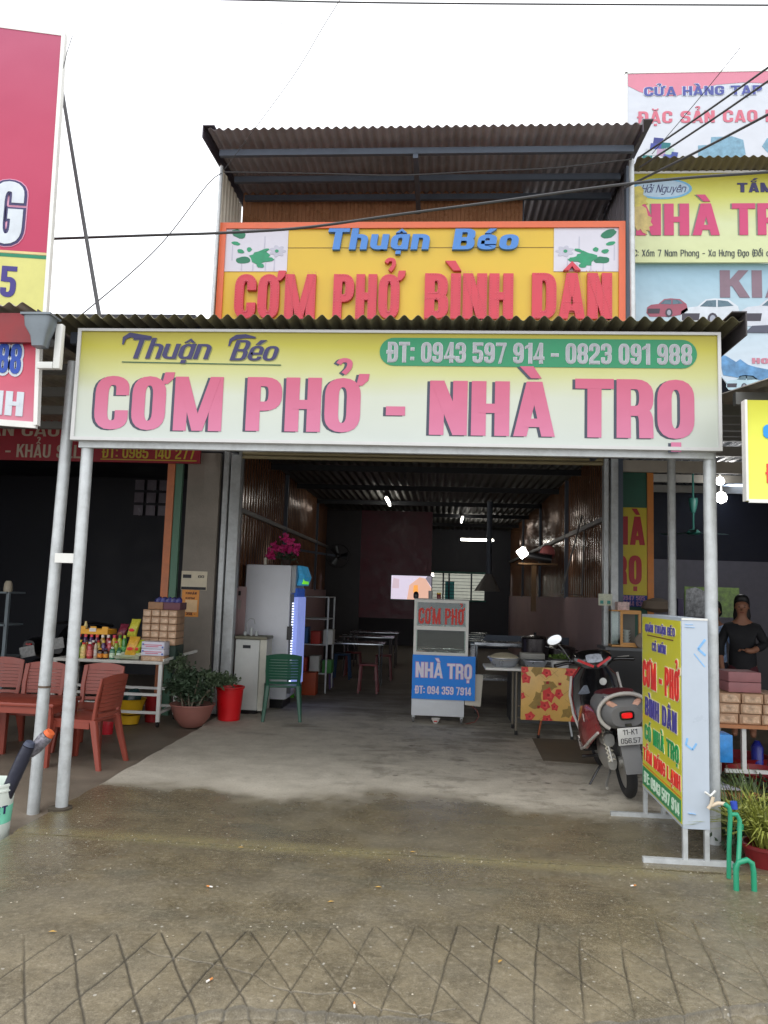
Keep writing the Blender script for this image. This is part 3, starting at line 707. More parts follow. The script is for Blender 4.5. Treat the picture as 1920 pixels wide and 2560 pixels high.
# stud bulbs along the strokes are read as dotted edges: tiny beads on the face of the letters
dots = MB()
for s_, px0, py0, px1, py1 in (('CƠM', 586, 800, 792, 690), ('PHỞ', 832, 800, 1010, 690), ('BÌNH', 1060, 800, 1283, 688), ('DÂN', 1328, 800, 1528, 687)):
    a = at(px0, py0, 8.829); b_ = at(px1, py1, 8.829); x = 0; its = []
    for ch in s_:
        d = unicodedata.normalize('NFD', ch); C, W = glyph(d[0], .56, .235, .17, -.035); its.append((x, C)); x += W + .05 + (.1 if '\u031b' in d else 0)
    kx = (b_.x - a.x) / (x - .05); h = b_.z - a.z
    for x_, C in its:
        for c in C:
            for lp in (c[1:3] if c[0] == 'strip' else [c[1] + c[1][:1]]):
                for i in range(len(lp) - 1):
                    p, q = Vector(lp[i]), Vector(lp[i + 1]); L = ((q.x - p.x) * kx, (q.y - p.y) * h); ln = math.hypot(*L); k = max(1, int(ln / .03))
                    for t in range(k):
                        r = p.lerp(q, t / k); X = a.x + (x_ + r.x) * kx; Zz = a.z + r.y * h
                        if Zz > 4.75: dots.box(X - .004, X + .004, 8.766, 8.771, Zz - .004, Zz + .004)
tag(dots.build('bulb_dots', mat('pale_bulb', (244, 118, 130), var=0), S2), kind='stuff')
def leafpic(px0, px1, flip):
    a = at(px0, 679, 8.829); b_ = at(px1, 570, 8.829)
    W, H = b_.x - a.x, b_.z - a.z
    f = MB().box(a.x, b_.x, 8.822, 8.828, a.z, b_.z).build('picture_panel', mat('lilac_white', (232, 230, 242), rough=.4, var=.03), S2)
    gm = mat('green_film', (36, 160, 112), rough=.4, var=.15, scale=12); gd = mat('dark_green_film', (24, 128, 92), rough=.4)
    wm = mat('pale_film', (206, 206, 222), rough=.4)
    T = lambda pts: [((1 - x if flip else x) * W, y * H) for x, y in pts]
    def blob(cx, cy, rx, ry, m, ang=0, n=14, jag=.12, d=.004):
        pts = []
        for i in range(n):
            t = 2 * math.pi * i / n; r = 1 + random.uniform(-jag, jag)
            x, y = rx * r * math.cos(t), ry * r * math.sin(t)
            pts.append((cx + x * math.cos(ang) - y * math.sin(ang), cy + x * math.sin(ang) + y * math.cos(ang)))
        MB().prism([T(pts)], (a.x, 8.822, a.z), X3, Z3, -Y3, d).build('leaf', m, f)
    blob(.2, .86, .13, .085, gd, -.7); blob(.17, .64, .07, .04, gm, -.4); blob(.25, .46, .06, .045, gm, -.6, d=.005); blob(.39, .5, .04, .05, gm)
    blob(.3, .26, .12, .08, gd, d=.003); blob(.55, .3, .16, .16, gm, jag=.25, n=18, d=.0045); blob(.68, .27, .12, .05, gm, d=.006); blob(.58, .13, .06, .05, gm, d=.0055); blob(.64, .48, .07, .03, gm, .5, d=.0065)
    for k in range(7): t = k * .9; blob(.84 + .07 * math.cos(t), .46 + .07 * math.sin(t), .07, .04, wm, t, 10, .05, .002 + k * .0003)
    blob(.83, .46, .03, .035, gm, d=.0075)
    for x_, y0_, y1_ in ((.12, .25, .6), (.28, .02, .18), (.46, .02, .16), (.66, .02, .2), (.8, .02, .3), (.63, .5, .8)):
        MB().prism([T([(x_ - .012, y0_), (x_ + .012, y0_), (x_ + .008, y1_), (x_ - .008, y1_)])], (a.x, 8.822, a.z), X3, Z3, -Y3, .0015).build('stem', wm, f)
leafpic(560, 722, False); leafpic(1384, 1556, True)
tag(MB().tube([(-2.8, 8.74, 4.1), (-2.78, 8.74, 6.72)], .022, 10).build('sign_post', galv), 'thin steel pole at the left end of the yellow upper sign', 'pole')
tag(MB().tube([(2.15, 8.74, 3.9), (2.13, 8.74, 6.75)], .03, 10).build('sign_post', galv), 'white pole at the right end of the yellow upper sign', 'pole')

# ================================================================== left neighbour: tall banner, lower banner, canopy, name board
tealr = at(160, 84, 5.55)
def quad_banner(name, label, pts, mt, th=.04, frame=None):
    t = thing(name, label, 'sign', tuple(pts[0]))
    P = [Vector(p) for p in pts]
    mb = MB(); n_ = (P[1] - P[0]).cross(P[3] - P[0]).normalized()
    if n_.y < 0: n_ = -n_
    mb.add(P + [p + n_ * th for p in P], [(0, 1, 2, 3), (7, 6, 5, 4), (0, 4, 5, 1), (1, 5, 6, 2), (2, 6, 7, 3), (3, 7, 4, 0)]); mb.build('banner_sheet', mt, t)
    if frame:
        fr_ = MB()
        for i in range(4): fr_.beam(P[i] + n_ * .01, P[(i + 1) % 4] + n_ * .01, .03, .045)
        fr_.build('banner_frame', frame, t)
    return t, P, n_
# tall banner: right edge at Y 5.6, left side a little nearer the street
TR = at(160, 84, 5.6); BR = at(112, 800, 5.6); TLp = at(0, 63, 5.6); BLp = at(0, 770, 5.6)
ext = lambda a, b, k: a + (b - a) * k
TL2 = ext(TR, TLp, 5); BL2 = ext(BR, BLp, 7)
mred = gradmat('tall_banner_red', [(0, (200, 44, 92)), (.5, (200, 56, 98)), (1, (192, 72, 112))], 'Z', 4.3, 6.1, rough=.45, bump=.5, bscale=1.2)
g1 = at(120, 640, 5.6); g0 = at(0, 632, 5.6)
tb, P, n_ = quad_banner('tall_red_banner', 'tall pink red banner on a frame with a big white letter at the left edge', [BL2, BR, TR, TL2], mred, frame=whitepaint)
LB = ext(g1, g0, 7)
off = -n_ * .004
MB().add([BL2 + off, BR + off + Vector((-.02, 0, 0)), g1 + off, LB + off], [(0, 1, 2, 3)]).build('yellow_field', mat('pale_yellow_print', (228, 224, 132), rough=.45, bump=.5, bscale=3, var=.06), tb)
u_ = (g1 - g0).normalized(); v_ = Z3
for dz, hh, mm in ((.002, .02, mat('cream_line', (236, 214, 150))), (-.03, .028, mat('green_stripe', (24, 140, 100)))):
    MB().add([LB + Z3 * dz - n_ * .006, g1 + Z3 * dz - n_ * .006, g1 + Z3 * (dz + hh) - n_ * .006, LB + Z3 * (dz + hh) - n_ * .006], [(0, 1, 2, 3)]).build('stripe', mm, tb)
def wtext(s_, par, m_, px0, py0, px1, py1, Pn, u, n__, Yref, **k):
    a = at(px0, py0, Yref); b = at(px1, py1, Yref)
    return text(s_, par, m_, a, u, Z3, n__, b.z - a.z, abs(b.x - a.x), **k)
for mm, ex, dp in ((mat('pink_outline', (238, 170, 200)), .07, .004), (navy, .05, .007), (mat('white_print', (226, 234, 242)), 0, .012)):
    wtext('G', tb, mm, -26 if ex == 0 else -28, 608, 66, 452, None, u_, -n_, 5.6, w=.62, s=.24, b=.16, depth=dp, ex=ex)
wtext('NG', tb, MATS['white_print'], -260, 598, -50, 445, None, u_, -n_, 5.5, w=.62, s=.24, b=.16, depth=.012) if False else None
wtext('5', tb, mat('violet_print', (64, 54, 140)), 0, 742, 45, 665, None, u_, -n_, 5.6, w=.6, s=.22, b=.16, depth=.008)
# lower pink banner
TR = at(98, 832, 5.3); BR = at(90, 1063, 5.3); TLp = at(0, 822, 5.3); BLp = at(0, 1056, 5.3)
pinkb = gradmat('pink_banner_print', [(0, (228, 150, 170)), (.35, (222, 110, 135)), (1, (222, 50, 80))], 'Z', 2.65, 3.35, rough=.45, bump=.3)
t2, P, n2_ = quad_banner('lower_pink_banner', 'pink banner with blue digits hanging under the left canopy edge', [ext(BR, BLp, 8), BR, TR, ext(TR, TLp, 8)], pinkb, frame=whitepaint)
u2 = (BR - BLp).normalized()
for mm, ex, dp in ((MATS['white_print'], .1, .005), (mat('blue_print', (40, 84, 190)), 0, .01)):
    wtext('88', t2, mm, -7, 932 if ex == 0 else 933, 58, 858, None, u2, -n2_, 5.3, w=.55, s=.2, b=.15, depth=dp, ex=ex)
wtext('NH', t2, MATS['white_print'], -40, 1034, 62, 975, None, u2, -n2_, 5.3, w=.62, s=.24, b=.17, depth=.005)

K = 1.0
LS = thing('left_shop_building', 'dark open neighbouring shop on the left with orange and green door posts', 'building', (-5, 10, 0))
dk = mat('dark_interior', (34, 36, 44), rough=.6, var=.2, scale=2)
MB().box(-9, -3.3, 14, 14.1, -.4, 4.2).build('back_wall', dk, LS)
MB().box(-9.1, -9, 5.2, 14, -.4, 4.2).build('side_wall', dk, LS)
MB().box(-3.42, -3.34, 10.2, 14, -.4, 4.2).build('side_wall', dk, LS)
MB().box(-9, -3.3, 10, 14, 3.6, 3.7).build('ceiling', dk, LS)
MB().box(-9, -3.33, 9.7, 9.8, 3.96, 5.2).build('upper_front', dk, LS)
a = at(420, 1200, 9.75); b_ = at(438, 1200, 9.75); c_ = at(456, 1200, 9.75)
MB().box(a.x, b_.x, 9.72, 9.8, -.1, 3.4).build('door_post', mat('orange_wood', (196, 118, 76), rough=.5, var=.15), LS)
MB().box(b_.x + .003, c_.x, 9.74, 9.8, -.1, 3.4).build('door_post', mat('green_paint', (82, 122, 100), rough=.5, var=.1), LS)
a = at(325, 1290, 13.8); b_ = at(425, 1165, 13.8)
for i in range(3):
    for j in range(4):
        x = a.x + (b_.x - a.x) * i / 3; z = a.z + (b_.z - a.z) * j / 4
        MB().box(x + .02, x + (b_.x - a.x) / 3 - .04, 13.9, 13.95, z + .03, z + (b_.z - a.z) / 4 - .02).build('window_pane', mat('dull_pane', (120, 116, 124), rough=.2), LS)
a = at(0, 1156, 9.5); b_ = at(506, 1040, 9.5)
K = .8
NB = thing('red_name_board', 'dark red name board with cream and yellow lettering behind the left posts', 'sign', (a.x, 9.5, a.z))
zt = at(200, 1030, 9.5).z
MB().box(-9, b_.x, 9.5, 9.54, at(300, 1155, 9.5).z, zt).build('board', mat('dark_red_print', (168, 30, 48), rough=.5, var=.08), NB)
cream = mat('cream_print', (206, 190, 170), rough=.5); yel = mat('yellow_print', (214, 190, 60), rough=.5)
ptext('ĐẶC SẢN CAO', NB, cream, -170, 1086, 150, 1058, 9.499, w=.7, s=.2, b=.13, shear=0)
ptext('ĐẢM BẢO - KHẨU SLL', NB, cream, -150, 1139, 205, 1113, 9.499, w=.6, s=.18, b=.13)
ptext('ĐT: 0985 140 277', NB, yel, 256, 1144, 488, 1120, 9.499, w=.6, s=.18, b=.13)
MB().box(at(252, 1146, 9.5).x, at(492, 1148, 9.5).x, 9.49, 9.5, at(252, 1149, 9.5).z, at(252, 1149, 9.5).z + .012).build('underline', yel, NB)
LK = thing('left_canopy', 'corrugated canopy with red fascia over the left neighbouring shop', 'canopy', (-6, 5.2, 3.5))
MB().corr((-9, 5.2, 3.6), X3, Vector((0, 1, .02)), Z3, 5.93, 4.5, .1, .016, per=8, segv=2).build('roof_sheet', mat('left_sheet', (170, 164, 150), rough=.5, var=.2, dirt=.5), LK)
for yy in (5.75, 6.5, 7.3, 8.1, 8.9): MB().box(-9, -3.0, yy, yy + .06, 3.46, 3.55).build('purlin', mat('purlin_grey', (130, 130, 128), var=.1), LK)
a = at(0, 785, 5.25); b_ = at(108, 822, 5.25)
MB().box(-9, b_.x, 5.24, 5.28, 3.33, 3.55).build('fascia', mat('maroon_fascia', (138, 34, 40), rough=.5, var=.15), LK)
# rain hopper and white pipe
K = 1.0
HP = thing('rain_hopper', 'grey metal rain hopper at the corner between the two canopies', 'gutter', (-2.92, 5.15, 3.4))
HX = .04; MB().loft([((-2.92 + HX, 5.12, 3.47), (.10, 0, 0), (0, .07, 0)), ((-2.92 + HX, 5.12, 3.40), (.092, 0, 0), (0, .065, 0)), ((-2.91 + HX, 5.12, 3.33), (.06, 0, 0), (0, .05, 0)), ((-2.91 + HX, 5.12, 3.255), (.045, 0, 0), (0, .045, 0))], 16, 6).build('funnel', mat('zinc', (112, 120, 126), rough=.45, metal=.4, var=.15), HP)
MB().box(-2.99, -2.77, 5.04, 5.2, 3.47, 3.485).build('rim', MATS['zinc'], HP)
DP = thing('white_downpipe', 'white square plastic pipe with a bend beside the rain hopper', 'pipe', (-2.78, 5.2, 3.1))
MB().box(-2.80, -2.75, 5.18, 5.23, 3.12, 3.45, .006).box(-2.92, -2.802, 5.18, 5.23, 3.12, 3.17, .006).build('pipe', whitepaint, DP)

# ================================================================== right neighbours
K = 1.0
RS = thing('right_shop_building', 'open neighbouring shop on the right with grey steel ceiling and green wall panel', 'building', (5, 10, 0))
lil = mat('grey_lilac_wall', (128, 124, 134), rough=.6, var=.12); 
MB().box(2.3, 9, 15, 15.1, -.4, 2.4).build('lower_back_wall', lil, RS)
MB().box(2.3, 9, 15, 15.1, 2.4, 4.6).build('upper_back_wall', mat('navy_wall', (30, 32, 48), var=.1), RS)
MB().box(9, 9.1, 6, 15, -.4, 4.6).build('side_wall', lil, RS)
MB().box(2.3, 2.36, 10.25, 15, -.4, 4.4).build('side_wall', mat('green_board', (40, 92, 74), rough=.5, var=.1), RS)
MB().box(2.22, 2.68, 10.22, 10.25, -.1, 3.35).build('wall_board', MATS['green_board'], RS)
MB().box(2.68, 2.76, 10.2, 10.27, -.1, 3.35).build('door_post', mat('orange_post', (206, 126, 52), rough=.5, var=.1), RS)
MB().corr((2.3, 9.9, 3.75), X3, Y3, -Z3, 6.7, 5.2, .14, .015, per=8).build('ceiling_sheet', mat('bright_ceiling', (150, 152, 158), rough=.3, metal=.4, var=.1), RS)
for yy in (10.4, 11.6, 12.8, 14): MB().box(2.36, 9, yy, yy + .06, 3.55, 3.68).build('purlin', mat('pale_purlin', (150, 146, 140)), RS)
MB().box(2.32, 9, 9.96, 9.99, 3.8, 5.7).build('dark_gap_wall', MATS['navy_wall'], RS)  # dark sheet added to fill the shaded gap behind the car banner
MB().box(2.3, 9, 10.0, 10.06, 3.25, 3.4).build('lintel', mat('pale_lintel', (168, 160, 148), var=.1), RS)
RV = thing('vertical_room_sign', 'upright yellow sign with dark red lettering on the green panel by the shutter', 'sign', (2.45, 10.2, 2.2))
a = at(1528, 1486, 10.2); b_ = at(1619, 1270, 10.2)
MB().box(2.225, 2.67, 10.19, 10.215, a.z, b_.z).build('sign_face', mat('yellow_board', (200, 180, 44), rough=.5, var=.05), RV)
dr = mat('dark_red_letter', (170, 36, 46), rough=.5)
ptext('HÀ', RV, dr, 1535, 1361, 1612, 1292, 10.189, w=.62, s=.26, b=.17)
ptext('RỌ', RV, dr, 1535, 1460, 1604, 1389, 10.189, w=.62, s=.26, b=.17)
bb = at(1530, 1515, 10.2)
MB().box(2.225, 2.67, 10.19, 10.215, bb.z, a.z - .004).build('phone_field', mat('royal_blue', (40, 60, 140)), RV)
ptext('0947 505', RV, mat('mauve_print', (170, 130, 170)), 1556, 1500, 1612, 1490, 10.189, each=False, name='lettering')
ptext('0944 636', RV, MATS['mauve_print'], 1556, 1514, 1612, 1504, 10.189, each=False, name='lettering')

# right canopy (lower, belongs to the neighbour) and its yellow sign
RK = thing('right_canopy', 'corrugated canopy of the right neighbouring shop with grey steel purlins', 'canopy', (6, 5, 3))
MB().corr((2.14, 4.95, 3.06), X3, Vector((0, 1, .14)), Z3, 6.8, 5.0, .1, .016, per=8, segv=2).build('roof_sheet', mat('rusty_sheet', (150, 142, 130), rough=.5, var=.2, dirt=.5), RK)
MB().box(2.16, 8.9, 4.93, 4.99, 2.99, 3.04).build('edge_trim', mat('rust_orange', (196, 124, 50), rough=.6, var=.3, scale=20), RK)
for yy in (5.6, 6.4, 7.2, 8, 8.8, 9.6):
    zz = 3.06 + (yy - 4.95) * .14
    MB().box(2.1, 8.9, yy, yy + .06, zz - .12, zz - .03).build('purlin', MATS['purlin_grey'], RK)
YB = thing('right_yellow_sign', 'lemon yellow hanging sign cut off by the right edge of the view', 'sign', (2.6, 4.9, 2.6))
a = at(1871, 1252, 4.9); b_ = at(1872, 1000, 4.9)
MB().box(a.x, 5.2, 4.9, 4.94, a.z, b_.z).build('sign_face', gradmat('lemon_print', [(0, (222, 228, 96)), (.6, (216, 220, 80)), (1, (184, 182, 40))], 'Z', a.z, b_.z), YB)
MB().box(a.x - .015, a.x, 4.89, 4.95, a.z, b_.z).box(a.x, 5.2, 4.89, 4.9, a.z - .012, a.z + .01).build('sign_frame', whitepaint, YB)
ptext('C', YB, mat('sky_blue_print', (36, 140, 210)), 1908, 1098, 1960, 1060, 4.899, w=.7, s=.22, b=.2)
ptext('ĐT', YB, mat('red_print', (220, 60, 60)), 1917, 1208, 1960, 1160, 4.899, w=.6, s=.2, b=.15)

K = .7
def banner(name, label, px0, py0, px1, py1, Y, mt, cat='sign', ext_=3.0, left=None):
    a = at(px0, py1, Y); b = at(px1, py0, Y)
    t = thing(name, label, cat, (a.x, Y, a.z))
    MB().box(a.x, a.x + ext_, Y, Y + .03, a.z, b.z).build('banner_sheet', mt, t)
    MB().box(a.x - .03, a.x - .002, Y - .01, Y + .04, a.z, b.z + .02).box(a.x - .03, a.x + ext_, Y - .01, Y + .04, b.z + .002, b.z + .03).build('banner_frame', whitepaint, t)
    return t, a, b
white_b = gradmat('white_banner_print', [(0, (226, 228, 236)), (1, (220, 226, 236))], 'Z', 6, 8, bump=.3)
RB1, a, b_ = banner('grocery_banner', 'white banner with pink top and blue and pink shop lettering, highest on the right', 1569, 183, 1700, 410, 9.2, white_b)
YQ = 9.199
def arcfield(par, m_, pts, Y, d=.003, name='colour_field'):
    P = [at(px, py, Y) for px, py in pts]
    MB().prism([[(p.x, p.z) for p in P]], (0, Y, 0), X3, Z3, -Y3, d).build(name, m_, par)
arcfield(RB1, mat('pink_field', (228, 142, 164), rough=.5, var=.04), [(1570, 186), (1700, 182), (1960, 176), (2180, 172), (2180, 218), (1960, 210), (1860, 206), (1790, 212), (1740, 226), (1690, 240), (1640, 240), (1600, 230), (1570, 215)], YQ)
ptext('CỬA HÀNG TẠP', RB1, mat('pale_blue_outline', (214, 224, 240)), 1610, 241, 1904, 214, YQ, depth=.006, ex=.06, each=False, name='letter_outline', w=.66, s=.22)
ptext('CỬA HÀNG TẠP', RB1, mat('blue_violet_print', (84, 92, 168)), 1610, 241, 1904, 214, YQ, depth=.011, w=.66, s=.2)
ptext('HÓA', RB1, MATS['blue_violet_print'], 1930, 240, 2010, 213, YQ, depth=.011)
ptext('ĐẶC SẢN CAO BẰNG', RB1, mat('salmon_print', (222, 120, 140)), 1596, 309, 2030, 273, YQ, depth=.006, w=.6, s=.2)
random.seed(11)
cols = [(58, 66, 140), (70, 84, 170), (30, 120, 128), (206, 214, 220), (190, 160, 190), (190, 214, 200), (30, 120, 120), (214, 222, 224), (90, 104, 180), (66, 84, 160)]
bxs = [(1632, 346, 1656, 362), (1624, 360, 1652, 376), (1652, 358, 1674, 372), (1612, 374, 1642, 390), (1640, 374, 1664, 392), (1662, 372, 1682, 388), (1604, 390, 1628, 404), (1628, 392, 1654, 406), (1656, 388, 1676, 404), (1676, 382, 1692, 398)]
for i, (x0_, y0_, x1_, y1_) in enumerate(bxs):
    arcfield(RB1, mat('carton_print_%d' % i, cols[i], var=.1), [(x0_, y1_), (x1_, y1_ - 2), (x1_ + 3, y0_), (x0_ + 3, y0_ - 2)], YQ, .003 + i * .0005, 'printed_box')
glassp = mat('glass_stack_print', (128, 172, 196), rough=.4, var=.3, scale=14)
arcfield(RB1, glassp, [(1746, 404), (1745, 364), (1776, 362), (1778, 343), (1830, 341), (1858, 350), (1864, 385), (1856, 400), (1810, 408)], YQ, .003, 'printed_box')
arcfield(RB1, glassp, [(1905, 366), (1918, 345), (1940, 350), (1950, 400), (1918, 380)], YQ, .003, 'printed_box')
# narrow corrugated ledge between the banners
LG = thing('banner_ledge', 'small corrugated roof ledge between the two upper right banners', 'roof', (3, 9, 6.7))
z = at(1700, 410, 8.9).z
MB().corr((2.2, 8.75, z + .0), X3, Vector((0, 1, -.12)), Z3, 3.3, .45, .1, .014, per=8).build('roof_sheet', mat('olive_sheet', (120, 112, 84), rough=.6, var=.25, dirt=.6), LG)
MB().box(2.25, 5.4, 9.1, 9.16, z - .2, z - .06).build('purlin', mat('olive_beam', (122, 118, 84)), LG)
yb = gradmat('yellow_banner_print', [(0, (224, 232, 176)), (.45, (222, 230, 180)), (.75, (214, 214, 100)), (1, (190, 178, 30))], 'Z', 5.55, 6.75, bump=.4)
RB2, a, b_ = banner('lodging_banner', 'yellow green banner with large crimson lettering beside the white pole', 1580, 434, 1700, 656, 9.0, yb)
YQ = 8.999
cr_ = mat('crimson_print', (214, 70, 122), rough=.5, var=.04); crs = mat('olive_shadow_print', (140, 150, 130))
for mm, dx, dp in ((crs, -4, .003), (cr_, 0, .008)):
    ptext('NHÀ', RB2, mm, 1590 + dx, 589, 1798 + dx, 509, YQ, depth=dp, w=.68, s=.26)
    ptext('TRỌ', RB2, mm, 1832 + dx, 588, 2010 + dx, 508, YQ, depth=dp, w=.66, s=.26)
el = [(1655 + 75 * math.cos(t), 472 + 26 * math.sin(t)) for t in [2 * math.pi * i / 28 for i in range(28)]]
arcfield(RB2, mat('oval_blue_print', (120, 184, 222), var=.2, scale=5), el, YQ, .003, 'oval_badge')
arcfield(RB2, mat('oval_inner_print', (184, 208, 226), var=.1), [(x_ * .9 + 165.5, (y_ - 472) * .84 + 472) for x_, y_ in el], YQ, .0045, 'oval_inner')
c15 = lambda pts: [(1520 + x * .2532, 140 + y * .2532) for x, y in pts]
gold = mat('golden_flower_print', (214, 198, 96), rough=.5, var=.35, scale=9); tanp = mat('tan_flower_print', (208, 186, 118), rough=.5, var=.3, scale=8)
arcfield(RB2, tanp, c15([(240, 1500), (330, 1478), (376, 1508), (392, 1580), (432, 1600), (418, 1640), (440, 1675), (404, 1690), (410, 1730), (376, 1722), (384, 1765), (340, 1745), (318, 1712), (290, 1730), (240, 1650)]), YQ, .011, 'flower_print')
arcfield(RB2, gold, c15([(240, 1300), (320, 1288), (352, 1330), (344, 1375), (384, 1400), (370, 1440), (392, 1462), (340, 1470), (310, 1490), (240, 1492)]), YQ, .012, 'flower_print')
ptext('Hải Nguyên', RB2, navy, 1602, 482, 1712, 462, YQ, depth=.008, w=.6, s=.1, b=.08, shear=.3, each=False, name='lettering')
ptext('TẮM', RB2, navy, 1844, 481, 1935, 457, YQ, depth=.005)
ptext('ĐC: Xóm 7 Nam Phong - Xã Hưng Đạo (Đối diện cổng', RB2, mat('dark_text', (70, 80, 84)), 1574, 641, 1990, 624, YQ, depth=.005, w=.5, s=.12, b=.09, each=False, name='lettering')
# car dealer banner, hanging lower and cut diagonally
RB3 = thing('car_banner', 'pale blue car advertisement banner hanging behind the canopy corner on the right', 'sign', (3.5, 9.1, 5))
bluep = gradmat('blue_banner_print', [(0, (206, 224, 238)), (.3, (216, 230, 242)), (.7, (186, 214, 228)), (1, (160, 200, 220))], 'Z', 3.9, 5.6, bump=.5)
pts = [(1584, 658), (1700, 659), (1960, 661), (2200, 662), (2200, 1000), (1960, 985), (1912, 980), (1890, 984), (1870, 990), (1845, 988), (1828, 978), (1812, 955), (1800, 940), (1790, 900), (1700, 880), (1588, 870)]
arcfield(RB3, bluep, pts, 9.1, .02, 'banner_sheet')
YQ = 9.079
ptext('KIA', RB3, mat('mauve_brown_print', (142, 118, 132)), 1800, 744, 1990, 676, YQ, depth=.004, w=.85, s=.3, b=.2)
def carprint(x, y, s_, body, nm):
    arcfield(RB3, mat(nm, body, rough=.4, var=.12, scale=6), [(x, y + 36 * s_), (x + 2 * s_, y + 22 * s_), (x + 12 * s_, y + 16 * s_), (x + 30 * s_, y + 14 * s_), (x + 44 * s_, y + 2 * s_), (x + 60 * s_, y), (x + 84 * s_, y + 2 * s_), (x + 100 * s_, y + 14 * s_), (x + 104 * s_, y + 30 * s_), (x + 90 * s_, y + 40 * s_), (x + 60 * s_, y + 46 * s_), (x + 8 * s_, y + 46 * s_)], YQ, .004, 'printed_car')
    arcfield(RB3, mat('car_window_print', (90, 120, 136), rough=.3, var=.2, scale=9), [(x + 34 * s_, y + 14 * s_), (x + 46 * s_, y + 4 * s_), (x + 62 * s_, y + 3 * s_), (x + 62 * s_, y + 15 * s_)], YQ, .006, 'printed_window')
    arcfield(RB3, MATS['car_window_print'], [(x + 65 * s_, y + 15 * s_), (x + 65 * s_, y + 3 * s_), (x + 82 * s_, y + 5 * s_), (x + 92 * s_, y + 13 * s_)], YQ, .006, 'printed_window')
    arcfield(RB3, mat('car_dark_print', (70, 66, 78), var=.2), [(x + 3 * s_, y + 38 * s_), (x + 3 * s_, y + 26 * s_), (x + 34 * s_, y + 26 * s_), (x + 32 * s_, y + 38 * s_)], YQ, .0065, 'printed_grille')
    for cx in (56, ):
        arcfield(RB3, MATS['car_dark_print'], [(x + (cx + 9 * math.cos(t)) * s_, y + (36 + 11 * math.sin(t)) * s_) for t in [i * .5236 for i in range(12)]], YQ, .007, 'printed_wheel')
        arcfield(RB3, mat('car_rim_print', (170, 176, 190)), [(x + (cx + 5 * math.cos(t)) * s_, y + (36 + 7 * math.sin(t)) * s_) for t in [i * .5236 for i in range(12)]], YQ, .0085, 'printed_rim')
carprint(1616, 746, 1.0, (168, 84, 104), 'red_car_print')
carprint(1700, 746, 1.45, (224, 232, 240), 'white_car_print')
carprint(1850, 742, 1.6, (216, 222, 232), 'silver_car_print')
arcfield(RB3, mat('asphalt_print', (88, 92, 110)), [(1862, 832), (1880, 815), (2100, 805), (2100, 835)], YQ, .009, 'printed_road')
arcfield(RB3, mat('town_print', (96, 150, 198), rough=.5, var=.45, scale=7), [(1795, 885), (1815, 890), (1840, 905), (1850, 898), (1870, 912), (1890, 918), (1925, 925), (2100, 920), (2100, 955), (1900, 950), (1850, 945), (1808, 938)], YQ, .004, 'printed_skyline')
carprint(1815, 938, .8, (190, 220, 232), 'pale_car_print')
ptext('HONDA', RB3, mat('faded_red_print', (214, 140, 160)), 1880, 909, 1990, 896, YQ, depth=.005, each=False, name='lettering')
MB().box(at(1584, 700, 9.1).x - .04, at(1584, 700, 9.1).x - .01, 9.08, 9.12, 4.0, 5.6).build('banner_frame', whitepaint, RB3)

# ================================================================== wires and brace
cabm = mat('black_cable', (60, 60, 62), rough=.5, var=0)
def wire(name, label, pts, Ys, r, cat='cable', m_=None):
    P = [at(px, py, Y_) for (px, py), Y_ in zip(pts, Ys)]
    # smooth by Catmull-Rom
    Q = []
    for i in range(len(P) - 1):
        p0 = P[max(i - 1, 0)]; p1 = P[i]; p2 = P[i + 1]; p3 = P[min(i + 2, len(P) - 1)]
        for t in range(8):
            t /= 8; Q.append(.5 * ((2 * p1) + (-p0 + p2) * t + (2 * p0 - 5 * p1 + 4 * p2 - p3) * t * t + (-p0 + 3 * p1 - 3 * p2 + p3) * t ** 3))
    Q.append(P[-1]); return tag(MB().tube(Q, r, 6).build(name, m_ or cabm), label, cat)
wire('power_cable', 'thick black cable crossing in front of the upper yellow sign', [(-120, 606), (128, 597), (380, 588), (560, 582), (760, 569), (1000, 536), (1250, 503), (1500, 468), (1700, 446), (1920, 430), (2200, 405)], [6.3, 6.4, 6.4, 6.4, 6.4, 6.4, 6.4, 6.4, 6.4, 6.4, 6.4], .012)
wire('overhead_wire', 'dark wire running across the very top of the view', [(400, -4), (610, 0), (900, 6), (1300, 10), (1950, 13), (2200, 13)], [7] * 6, .008)
wire('thin_wire', 'thin wire sloping down to the left end of the upper roof', [(856, -10), (806, 70), (740, 180), (640, 318), (560, 425)], [7, 7.3, 7.6, 8.0, 8.6], .004)
wire('thin_wire', 'faint thin wire high in the upper left sky', [(180, -6), (330, 14), (560, 42), (800, 70)], [9, 9, 9, 9], .003)
wire('thin_wire', 'thin wire from the canopy roof up to the left eave of the upper roof', [(200, 790), (330, 680), (420, 590), (520, 460), (556, 432)], [6.5, 7, 7.5, 8.4, 8.75], .006)
wire('thin_wire', 'short frayed wire end above the tall red banner', [(158, 172), (168, 130), (181, 90)], [5.6, 5.6, 5.6], .003)
for i, (p, q, r_) in enumerate((((1596, 395), (1960, 140), .011), ((1600, 418), (1960, 175), .011), ((1560, 470), (1960, 265), .013), ((1630, 385), (1850, 120), .004))):
    m1 = ((p[0] + q[0]) / 2, (p[1] + q[1]) / 2 + 3)
    wire('service_wire', ['upper of the dark wires rising to the right across the white banner', 'middle of the dark wires rising to the right across the white banner', 'lowest and thickest wire rising to the right in front of the ledge', 'faint steep wire crossing the grocery banner'][i], [p, m1, q], [8.5, 7.8, 7], r_)
wire('eave_cable', 'cable strung slackly beneath the upper corrugated roof', [(560, 430), (800, 434), (1000, 438), (1200, 428), (1380, 420), (1580, 398)], [8.45] * 6, .008)
wire('brace_pole', 'dark steel brace pole slanting behind the tall red banner', [(152, 205), (200, 500), (249, 792)], [6.2, 6.0, 5.7], .016, 'pole')

K = 1.0
